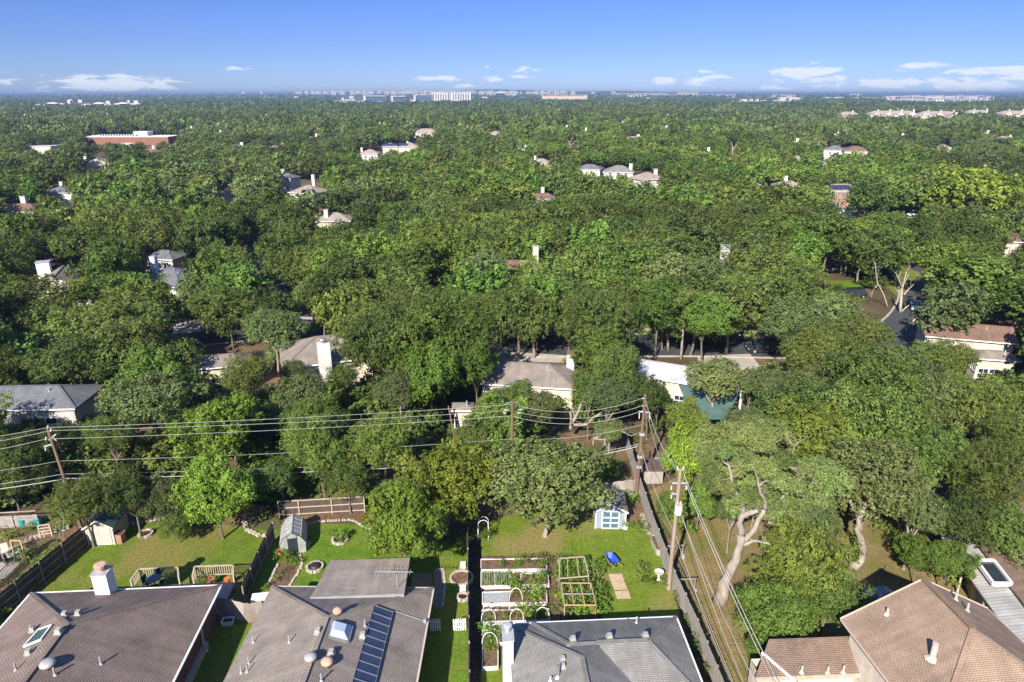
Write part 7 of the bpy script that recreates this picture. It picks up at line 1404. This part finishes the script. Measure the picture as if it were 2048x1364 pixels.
stones('irregular stones around the bush at the end of the dark yard fence', [(487, 1040), (496, 1062), (520, 1072), (545, 1072)], .4, 9)
stones('rounded stone border of the gravel strip by the patio', [(869, 1141), (887, 1139), (890, 1172), (885, 1214)], .2, 20)
stones('row of flat stones and split logs at the foot of the grey fence', [(1284, 1030), (1292, 1052), (1300, 1070)], .5, 9, 'log_row', 'bark_pale')
stones('white stones by the feet of the greenhouse', [(596, 1104), (612, 1098), (620, 1085)], .4, 7)
stones('row of pale rocks behind the left patio', [(40, 1085), (75, 1075), (140, 1055)], .55, 12)
# deck with two railed bays behind the brick house
dk = thing('wooden_deck', 'grey wooden deck with two pale railed bays behind the brick house', 'deck', G(330, 1195), RZ)
dq = [local(dk, G(*p, .5)) for p in ((268, 1172), (355, 1168), (393, 1166), (471, 1164), (440, 1225), (250, 1200))]
m = MB(); m.slab([dq[5], dq[4], dq[3], dq[0]], .45); m.build('deck_floor', 'deck_boards', dk)
def rail(pix, h=.95, h0=.5):
    q = [local(dk, G(*p, h0)) for p in pix]; bal = MB()
    for i in range(len(q) - 1):
        a, b_ = q[i], q[i + 1]; m = MB(); m.beam(a + Vector((0, 0, h)), b_ + Vector((0, 0, h)), .12, .05); m.build('handrail', 'wood_pale', dk); m = MB(); m.beam(a + Vector((0, 0, .12)), b_ + Vector((0, 0, .12)), .05, .07); m.build('bottom_rail', 'wood_pale', dk)
        n = max(2, int((b_ - a).length / .17))
        for k in range(n + 1): p = a.lerp(b_, k / n); bal.beam(p + Vector((0, 0, .1)), p + Vector((0, 0, h)), .045)
        for p in (a, b_): m = MB(); m.beam(p - Vector((0, 0, .45)), p + Vector((0, 0, h + .02)), .1); m.build('post', 'wood_pale', dk)
    o = bal.build('balusters', 'wood_pale', dk); o['kind'] = 'stuff'
rail([(266, 1180), (282, 1158), (359, 1155), (361, 1172)]); rail([(389, 1170), (393, 1153), (469, 1150), (470, 1172)])
tbx = thing('patio_table', 'round glass-topped table with dark legs in the left railed bay', 'table', G(310, 1172, .5)); m = MB(); m.lathe([(.55, .7), (.55, .73)], (0, 0, 0), 18); m.build('top', 'glass_blue', tbx); m = MB(); m.lathe([(.3, 0), (.04, .05), (.04, .7)], (0, 0, 0), 8); m.build('leg', 'dark_metal', tbx)
def chair(label, px, py, h0, rz, mat='dark_metal', group=None):
    t = thing('garden_chair', label, 'chair', G(px, py, h0), rz, group); m = MB(); m.box((0, 0, .42), (.5, .48, .05)); m.build('seat', mat, t); m = MB(); m.box((0, .24, .72), (.5, .05, .55), 0, 1, -.15); m.build('backrest', mat, t)
    for x in (-.21, .21):
        for y in (-.2, .2): m = MB(); m.beam((x, y, 0), (x, y, .41), .04); m.build('leg', 'dark_metal', t)
    return t
chair('dark garden chair right of the round table in the left bay', 328, 1172, .5, -1.2); chair('dark garden chair left of the round table in the left bay', 296, 1174, .5, 1.3); chair('dark garden chair behind the round table in the left bay', 316, 1163, .5, .2)
lathe_thing('flower_pot', 'round terracotta pot in the middle of the right railed bay', 'pot', G(420, 1165, .5), [(.22, 0), (.34, .3), (.36, .34)], 'terracotta', soil=(.3, .3, 'mulch')); lathe_thing('flower_pot', 'orange pot at the right corner of the right railed bay', 'pot', G(455, 1163, .5), [(.16, 0), (.24, .26), (.25, .3)], 'orange_paint', soil=(.2, .26, 'mulch')); plant(G(402, 1165, .7), .3, 'potted plant at the left of the right railed bay', 'leaf_dark')
for px, py, rz, lab in ((12, 1110, .6, 'pale garden chair with its back to the rocks on the left patio'), (22, 1128, 2.0, 'dark garden chair on the left patio'), (2, 1130, 1.0, 'dark garden chair at the edge of the left patio')): chair(lab, px, py, .03, rz, 'cream_paint' if 'pale' in lab else 'dark_metal')
# wooden arbour frames and the iron fence by the left patio
for k, (a, b_, lab) in enumerate((((33, 1122), (53, 1122), 'new-wood arbour frame beside the left patio'), ((82, 1075), (105, 1072), 'pale ladder-like trellis beyond the left patio'))):
    A_, B_ = G(*a), G(*b_); t = thing('arbour', lab, 'trellis', A_); d = B_ - A_; hgt = 2.0 if k == 0 else 1.2
    for p in (Vector(), d): m = MB(); m.beam(p, p + Vector((0, 0, hgt)), .1); m.build('post', 'wood_new' if k == 0 else 'wood_pale', t)
    for z in ((hgt,) if k == 0 else (.3, .6, .9, 1.2)): m = MB(); m.beam(Vector((0, 0, z)), d + Vector((0, 0, z)), .09); m.build('beam', 'wood_new' if k == 0 else 'wood_pale', t)
ifn = thing('iron_fence', 'thin black iron fence along the left patio', 'fence', G(-20, 1190)); A_, B_ = G(-20, 1190) - ifn.location, G(75, 1098) - ifn.location; m = MB()
for k in range(46): p = A_.lerp(B_, k / 45); m.beam(p, p + Vector((0, 0, 1.1)), .025)
o = m.build('bars', 'dark_metal', ifn); o['kind'] = 'stuff'
for z in (.15, 1.05): m = MB(); m.beam(A_ + Vector((0, 0, z)), B_ + Vector((0, 0, z)), .04); m.build('rail', 'dark_metal', ifn)
for px, py, mat, lab in ((78, 1050, 'teal_plastic', 'teal plastic bin beyond the left patio'), (48, 1052, 'teal_plastic', 'pale teal plastic pot beyond the left patio')): lathe_thing('bin', lab, 'bin', G(px, py), [(.25, 0), (.34, .7), (.36, .72)], mat, 'body')
# brown side deck beside the patio roof
sd = thing('side_deck', 'brown wooden deck right of the patio roof', 'deck', G(842, 1160), RZ); q = [local(sd, G(*p, .25)) for p in ((822, 1176), (860, 1176), (864, 1146), (824, 1145))]; m = MB(); m.slab(q, .24); m.build('deck_floor', 'deck_brown', sd)
# swing set and play set
sw_ = thing('swing_set', 'blue metal swing set in deep shade at the left', 'swing set', G(105, 985)); 
for a, b_ in (((-1.1, -.7, 0), (-1.0, 0, 2.0)), ((-1.1, .7, 0), (-1.0, 0, 2.0)), ((1.1, -.7, 0), (1.0, 0, 2.0)), ((1.1, .7, 0), (1.0, 0, 2.0))): m = MB(); m.tube([a, b_], .04, 6); m.build('leg', 'blue_plastic', sw_)
m = MB(); m.tube([(-1.0, 0, 2.0), (1.0, 0, 2.0)], .045, 6); m.build('top_bar', 'blue_plastic', sw_)
m = MB(); m.box((0, 0, .5), (.5, .2, .04)); m.beam((-.22, 0, .5), (-.22, 0, 2), .02); m.beam((.22, 0, .5), (.22, 0, 2), .02); m.build('swing', 'blue_plastic', sw_)
ps = thing('play_set', 'wooden play set with a teal slide behind the back fence', 'play set', G(1335, 945)); m = MB(); m.tube([(-.9, 0, 1.5), (-.2, .1, 1.2), (.6, .2, .4), (1.1, .2, .15)], .26, 8); m.build('slide', 'teal_plastic', ps)
for x in (-1.8, -.9):
    for y in (-.5, .5): m = MB(); m.beam((x, y, 0), (x, y, 2.2), .1); m.build('post', 'wood_dark', ps)
m = MB(); m.box((-1.35, 0, 1.4), (1.0, 1.1, .08)); m.build('platform', 'wood_weathered', ps)
lt = thing('lean_to', 'low weathered lean-to shelter just over the back fence corner', 'shelter', G(1303, 962)); m = MB(); m.slab([(-1.0, -.6, 1.5), (1.1, -.6, 1.5), (1.0, .9, 1.9), (-.9, .9, 1.9)], .08); m.build('roof', 'wood_dark', lt); m = MB(); m.box((0, -.5, .75), (1.9, .08, 1.45)); m.build('front', 'wood_grey', lt)
for x in (-.9, .9): m = MB(); m.beam((x, .8, 0), (x, .8, 1.8), .1); m.build('post', 'wood_dark', lt)
for a, b_, lab in (((1355, 1112), (1358, 1136), 'far dark wooden frame with a bucket in the alley'), ((1378, 1180), (1385, 1206), 'near dark wooden frame with a bucket in the alley')):
    A_ = G(*a); t = thing('alley_frame', lab, 'frame', A_); m = MB(); m.beam((-.9, 0, 1.0), (.55, .1, 1.0), .09); m.build('beam', 'wood_weathered', t)
    for x in (-.7, .4): m = MB(); m.beam((x, .05, 0), (x, .05, .96), .09); m.build('post', 'wood_weathered', t)
    m = MB(); m.lathe([(.12, 0), (.15, .3)], (.4, -.3, 0), 10); m.build('bucket', 'steel_dull', t)
lg = thing('tarp_pile', 'pile of grey-blue folded sheets beside the left eave of the tan house', 'pile', G(1752, 1192)); 
for k in range(5): m = MB(); m.box((-.7 + .38 * k, .1 * (k % 2), .2 + .05 * k), (.55, 1.0, .35), .2 * k - .3, .8); m.build('sheet', 'slate_paint' if k % 2 else 'steel_dull', lg)
lb = thing('log', 'grey fallen log lying in the deep shade near the tan roof', 'log', G(1757, 1170)); m = MB(); m.tube([local(lb, G(1752, 1176, .1)), local(lb, G(1764, 1150, .1)), local(lb, G(1774, 1132, .12))], [.16, .12, .08], 8); m.build('trunk', 'bark', lb)

# ================================================================== POLES AND WIRES
def pole(label, base, top, Y=None, r0=.16, r1=.11, mat='pole_wood', name='utility_pole'):
    b = G(*base); Y = Y or b.y; tp = V(top[0], top[1], Y); t = thing(name, label, 'utility pole', (b.x, b.y, 0)); m = MB(); m.tube([(0, 0, 0), tp - Vector((b.x, b.y, 0))], [r0, r1], 10); m.build('mast', mat, t); return t, tp
def insul(t, p, d=(0, 0, 1), L_=.32):
    p = Vector(p) - Vector(t.location); m = MB(); d = Vector(d).normalized()
    for k in range(4): m.tube([p + d * (L_ * k / 4), p + d * (L_ * (k + .55) / 4)], .055, 7)
    m.tube([p, p + d * L_], .02, 5); m.build('insulator', 'porcelain', t)
def arm(t, a, b_, mat='steel_dull', wd=.09): m = MB(); m.beam(Vector(a) - t.location, Vector(b_) - t.location, wd, wd * 1.2); m.build('cross_arm', mat, t)
PA, ta = pole('brown utility pole with porcelain insulators at the left', (165, 1062), (95, 856), None, .17, .11)
PB, tb_ = pole('short brown utility pole top rising above the middle crowns', (1022, 985), (1025, 802), None, .15, .12)
PC, tc_ = pole('tall brown utility pole standing at the corner of the back fences', (1272, 992), (1291, 788), None, .18, .12)
PD, td = pole('pale utility pole carrying a white transformer near the grey house', (1337, 1178), (1361, 938), None, .17, .12, 'pole_pale')
PE, te = pole('thin brown pole behind the raised deck in the middle', (914, 905), (897, 812), None, .11, .08)
def along(t, tp, f): b = Vector(t.location); return b.lerp(tp, f)
wires = []
def wire(label, a, b_, sag, r_=.015, mat='cable', group=None):
    a, b_ = Vector(a), Vector(b_); n = 14; pts = []
    for i in range(n + 1):
        t = i / n; p = a.lerp(b_, t) - a; p.z -= sag * 4 * t * (1 - t); pts.append(p)
    m = MB(); m.tube(pts, r_, 5, cap=False); o = m.build('power_line', mat); o.location = a; tag(o, label, 'power line', group or 'overhead power lines')
# line A -> C along the back of the yards (three conductors, a neutral and telephone cables)
aA = [V(96, 855, ta.y), V(102, 861, ta.y - .1), V(92, 878, ta.y - .2)]; aC = [V(1283, 797, tc_.y), V(1283, 812, tc_.y), V(1281, 823, tc_.y)]; aB = [V(1022, 809, tb_.y), V(1021, 821, tb_.y), V(1020, 832, tb_.y)]
for k, nm in enumerate(('top', 'middle', 'lowest')):
    wire(f'{nm} of the three conductors crossing from the left pole to the short middle pole', aA[k], aB[k], .25); wire(f'{nm} of the three sagging conductors between the short middle pole and the tall pole', aB[k] + Vector((.3, 0, -.05)), aC[k], 1.0); wire(f'{nm} of the three conductors leaving the left pole for the left edge', aA[k], V(-400, 905 + 22 * k, ta.y - 3), .5)
for k, (ya, yc, yb, lab) in enumerate(((922, 850, 878, 'thin neutral wire'), (948, 888, 912, 'upper telephone cable'), (957, 893, 922, 'thick telephone cable'))):
    pa = V(118 + k * 8, ya, ta.y); pc = V(1283 - 4 * k, yc, tc_.y); pm = V(1022, yb, tb_.y); rr_w = .014 if k == 0 else (.016 if k == 1 else .035)
    wire(f'{lab} from the left pole to the middle of the wood', pa, pm, .3, rr_w); wire(f'{lab} between the middle of the wood and the tall pole', pm, pc, .5, rr_w); wire(f'{lab} from the left pole to the left edge', pa, V(-400, ya + 50, ta.y - 3), .5, rr_w)
for p in aA: insul(PA, p - Vector((.05, 0, .1)), (.3, 0, 1))
arm(PA, V(98, 880, ta.y), V(112, 868, ta.y)); arm(PA, V(88, 893, ta.y), V(106, 888, ta.y))
insul(PA, V(90, 895, ta.y), (0, 0, -1)); insul(PA, V(108, 876, ta.y), (.6, 0, -1))
for (x0, y0, x1, y1) in ((1006, 815, 1044, 815), (1010, 838, 1046, 840)):
    c = V((x0 + x1) / 2, y0, tb_.y); L_ = (V(x1, y0, tb_.y) - V(x0, y0, tb_.y)).x / 2; pts_ = [c + Vector((math.cos(a) * L_, 0, abs(math.sin(a)) * .55 * (1 if y0 < 830 else -1))) - PB.location for a in [math.pi * k / 10 for k in range(11)]]; m = MB(); m.tube(pts_, .022, 5); m.build('bracket', 'steel', PB)
for x in (1012, 1038, 1014, 1036): insul(PB, V(x, 820 + (x % 3) * 6, tb_.y), (1 if x > 1025 else -1, 0, .1), .3)
for p in aC: insul(PC, p + Vector((.05, 0, 0)), (1, 0, .15), .42)
arm(PC, V(1277, 823, tc_.y), V(1300, 825, tc_.y)); insul(PC, V(1279, 826, tc_.y), (0, 0, -1), .6); insul(PC, V(1299, 827, tc_.y), (.1, 0, -1), .6)
for f_, s in ((.40, .25), (.62, .2), (.30, .2)): p = along(PC, tc_, f_) - PC.location; m = MB(); m.box(p, (.45, .3, .25)); m.build('clamp', 'steel_dull', PC)
arm(PD, V(1344, 966, td.y), V(1374, 966, td.y)); arm(PD, V(1343, 986, td.y), V(1359, 990, td.y)); insul(PD, V(1343, 972, td.y), (0, 0, -1)); insul(PD, V(1373, 972, td.y), (0, 0, -1)); insul(PD, V(1356, 940, td.y), (-.2, 0, 1)); insul(PD, V(1366, 940, td.y), (.2, 0, 1)); insul(PD, V(1343, 990, td.y), (0, 0, -1))
tf = V(1357, 1018, td.y - .35); m = MB(); m.lathe([(.24, -.42), (.27, -.38), (.27, .34), (.22, .40)], tf - PD.location, 16); trf = m.build('transformer', 'white_paint', PD, smooth=False); m = MB(); m.lathe([(.28, .36), (.28, .42)], tf - PD.location, 16); m.build('lid', 'rust', trf)
for dx in (-.12, .12): insul(PD, tf + Vector((dx, 0, .42)), (0, 0, 1), .22)
for k, (x0, y0, x1, y1, lab) in enumerate(((1291, 800, 1357, 942, 'upper conductor from the tall pole down to the transformer pole'), (1299, 828, 1367, 944, 'lower conductor from the tall pole down to the transformer pole'), (1297, 838, 1344, 968, 'insulated drop wire from the tall pole to the transformer pole'), (1281, 893, 1352, 1070, 'telephone cable from the tall pole to the transformer pole'))): wire(lab, V(x0, y0, tc_.y), V(x1, y1, td.y), .9 if k < 2 else .6, .018 if k < 3 else .025)
for k, (x0, y0, x1, y1, lab, r_) in enumerate(((1367, 946, 1575, 1400, 'upper of the two thick cables passing over the great pale trunk', .02), (1373, 970, 1566, 1400, 'lower of the two thick cables passing over the great pale trunk', .02), (1364, 1030, 1502, 1400, 'wire over the dry lawn left of the thick cables', .016), (1352, 1072, 1480, 1400, 'wire hanging lowest above the grey fence', .02), (1344, 985, 1528, 1400, 'wire from the small arm of the transformer pole to the bottom edge', .014))): wire(lab, V(x0, y0, td.y), V(x1, y1, 30.0), .5, r_)
# guy wires of the left pole
for px, lab in ((108, 'thin guy wire left of the others under the left pole'), (118, 'thin guy wire in the middle under the left pole'), (126, 'thin guy wire right of the others under the left pole')): wire(lab, along(PA, ta, .55), G(px, 1075), 0, .014, 'cable', 'guy wires of the left pole')

# ================================================================== CARS AND LAMPS
def car(label, px, py, rz, mat, van=False, group=None):
    p = G(px, py, .7); t = thing('parked_car', label, 'van' if van else 'car', (p.x, p.y, .02), R_(rz), group); L_, W_ = (5.0, 2.0) if van else (4.6, 1.82)
    sec = [(-L_ / 2, .35, .62, .80), (-L_ / 2 + .15, .28, .80, .92), (-L_ / 2 + 1.1, .25, .92, .98), (0, .25, .95, 1.0), (L_ / 2 - .7, .25, .92, .98), (L_ / 2 - .1, .28, .85, .92), (L_ / 2, .4, .7, .82)]
    m = MB(); rings = []
    for x, z0, z1, ws in sec: hw_ = W_ / 2 * ws; rings.append([(x, -hw_, z0), (x, -hw_, z1 - .12), (x, -hw_ * .9, z1), (x, hw_ * .9, z1), (x, hw_, z1 - .12), (x, hw_, z0)])
    for i in range(len(rings) - 1):
        for k in range(6): j = (k + 1) % 6; m.face([rings[i][k], rings[i][j], rings[i + 1][j], rings[i + 1][k]])
    m.face(rings[0][::-1]); m.face(rings[-1]); m.build('body', mat, t)
    x0, x1, x2, x3 = (-L_ / 2 + .9, -L_ / 2 + 1.5, L_ / 2 - .5, L_ / 2 - .15) if van else (-L_ / 2 + 1.2, -L_ / 2 + 1.9, L_ / 2 - 1.4, L_ / 2 - .7); zt = 1.75 if van else 1.42; w0, w1 = W_ / 2 * .86, W_ / 2 * .70
    A_ = [(x0, -w0, .93), (x3, -w0, .93), (x3, w0, .93), (x0, w0, .93)]; B_ = [(x1, -w1, zt), (x2, -w1, zt), (x2, w1, zt), (x1, w1, zt)]; m = MB()
    for i in range(4): j = (i + 1) % 4; m.face([A_[i], A_[j], B_[j], B_[i]])
    m.build('windows', 'glass_dark', t); m = MB(); m.slab([(B_[0][0] - .05, B_[0][1] - .03, zt + .05), (B_[1][0] + .05, B_[1][1] - .03, zt + .05), (B_[2][0] + .05, B_[2][1] + .03, zt + .05), (B_[3][0] - .05, B_[3][1] + .03, zt + .05)], .07); m.build('roof', mat, t)
    for x in (-L_ / 2 + .85, L_ / 2 - .85):
        for y in (-W_ / 2 + .1, W_ / 2 - .1):
            m = MB(); m.lathe([(.30, -.1), (.32, -.06), (.32, .06), (.30, .1)], (0, 0, 0), 14); o = m.build('wheel', 'black_rubber', t); o.location = (x, y, .32); o.rotation_euler = (math.pi / 2, 0, 0)
            m = MB(); m.lathe([(.18, -.105), (.18, .105)], (0, 0, 0), 10); m.build('rim', 'steel_dull', o)
    for y in (-.6, .6): m = MB(); m.box((-L_ / 2 + .03, y, .62), (.08, .34, .14)); m.build('headlight', 'porcelain', t)
    return t
car('dark van parked at the right end of the asphalt under trees', 1528, 694, 0, 'car_black', True)
car('black car parked under trees at the far left street', 140, 655, 6, 'car_black')
car('white car parked in front of the brick house', 1720, 413, 20, 'car_white'); car('silver car right of the white one before the brick house', 1768, 417, 10, 'car_silver'); car('white sports utility car at the edge of the giant blooming tree', 1832, 428, 4, 'car_white', True)
car('pale blue car behind the bare dead tree', 1834, 611, 60, 'car_blue'); car('dark car on the shaded street that runs north', 522, 459, 10, 'car_black'); car('pale car at the foot of the street that runs north', 551, 583, 25, 'car_silver')
car('pale truck-like car in the right street', 1785, 536, 80, 'car_silver', True); car('dark car just before the truck-like car', 1783, 546, 80, 'car_black'); car('red car on the right shaded street', 1708, 531, 10, 'car_red'); car('pale blue-grey car left of the red car', 1672, 537, 5, 'car_silver'); car('black car left of the dark one on the small driveway', 1662, 583, 10, 'car_black'); car('dark sports utility car on the small driveway', 1705, 588, 10, 'car_black', True)
sl = thing('street_lamp', 'grey street lamp right of the brick house with solar panels', 'street lamp', G(1806, 418)); m = MB(); m.tube([(0, 0, 0), (0, 0, 7.2), (-.3, 0, 7.9), (-1.4, 0, 8.1)], [.16, .1, .08, .06], 7); m.build('mast', 'steel', sl); m = MB(); m.box((-1.6, 0, 8.08), (.7, .28, .14)); m.build('lamp_head', 'steel', sl)

# low undergrowth that closes the floor of the wood
me = bpy.data.meshes.new('undergrowth'); r = random.Random(21); up = []
gy = 50.0
while gy < 200:
    gx = -.85 * gy - 4
    while gx < .85 * gy + 4:
        x, y = gx + r.uniform(-1.6, 1.6), gy + r.uniform(-1.6, 1.6); gx += 3.4; px, py, z = P((x, y, 1))
        if r.random() < .24 or py > 1000 or not -80 < px < 2130: continue
        if 545 < px < 740 and py > 930 or 1120 < px < 1345 and py > 850 or px > 1290 and py > 925: continue
        if any(x0 - 12 < px < x1 + 12 and y0 - 6 < py < y1 + 14 for x0, y0, x1, y1 in OPEN): continue
        if any(abs((Vector((x, y, 0)) - q).length) < 8.5 for ln in (MAIN, RGT, NORTH) for i in range(len(ln) - 1) for q in (ln[i], ln[i].lerp(ln[i + 1], .25), ln[i].lerp(ln[i + 1], .5), ln[i].lerp(ln[i + 1], .75))): continue
        R = r.uniform(1.2, 3.0); up.append((x, y, R * .55, R, R, R * .85))
    gy += 3.3
n = len(up); print('undergrowth', n); me.vertices.add(n); A_ = np.array(up); me.vertices.foreach_set('co', A_[:, :3].reshape(-1)); a = me.attributes.new('scl', 'FLOAT_VECTOR', 'POINT'); a.data.foreach_set('vector', A_[:, 3:6].reshape(-1).astype(np.float32))
a = me.attributes.new('idx', 'INT', 'POINT'); a.data.foreach_set('value', np.array([r.choice(table[(2, r.choice(('oak', 'elm', 'dark', 'elm', 'bright')))]) for _ in up], dtype=np.int32)); a = me.attributes.new('rotv', 'FLOAT_VECTOR', 'POINT'); q = np.zeros((n, 3)); q[:, 2] = rr_.uniform(0, 6.28, n); a.data.foreach_set('vector', q.reshape(-1).astype(np.float32))
ug = bpy.data.objects.new('undergrowth', me); sc.collection.objects.link(ug); tag(ug, 'low bushes and saplings closing the floor of the wood between the trunks', 'undergrowth', kind='stuff'); md = ug.modifiers.new('wood', 'NODES'); md.node_group = ng
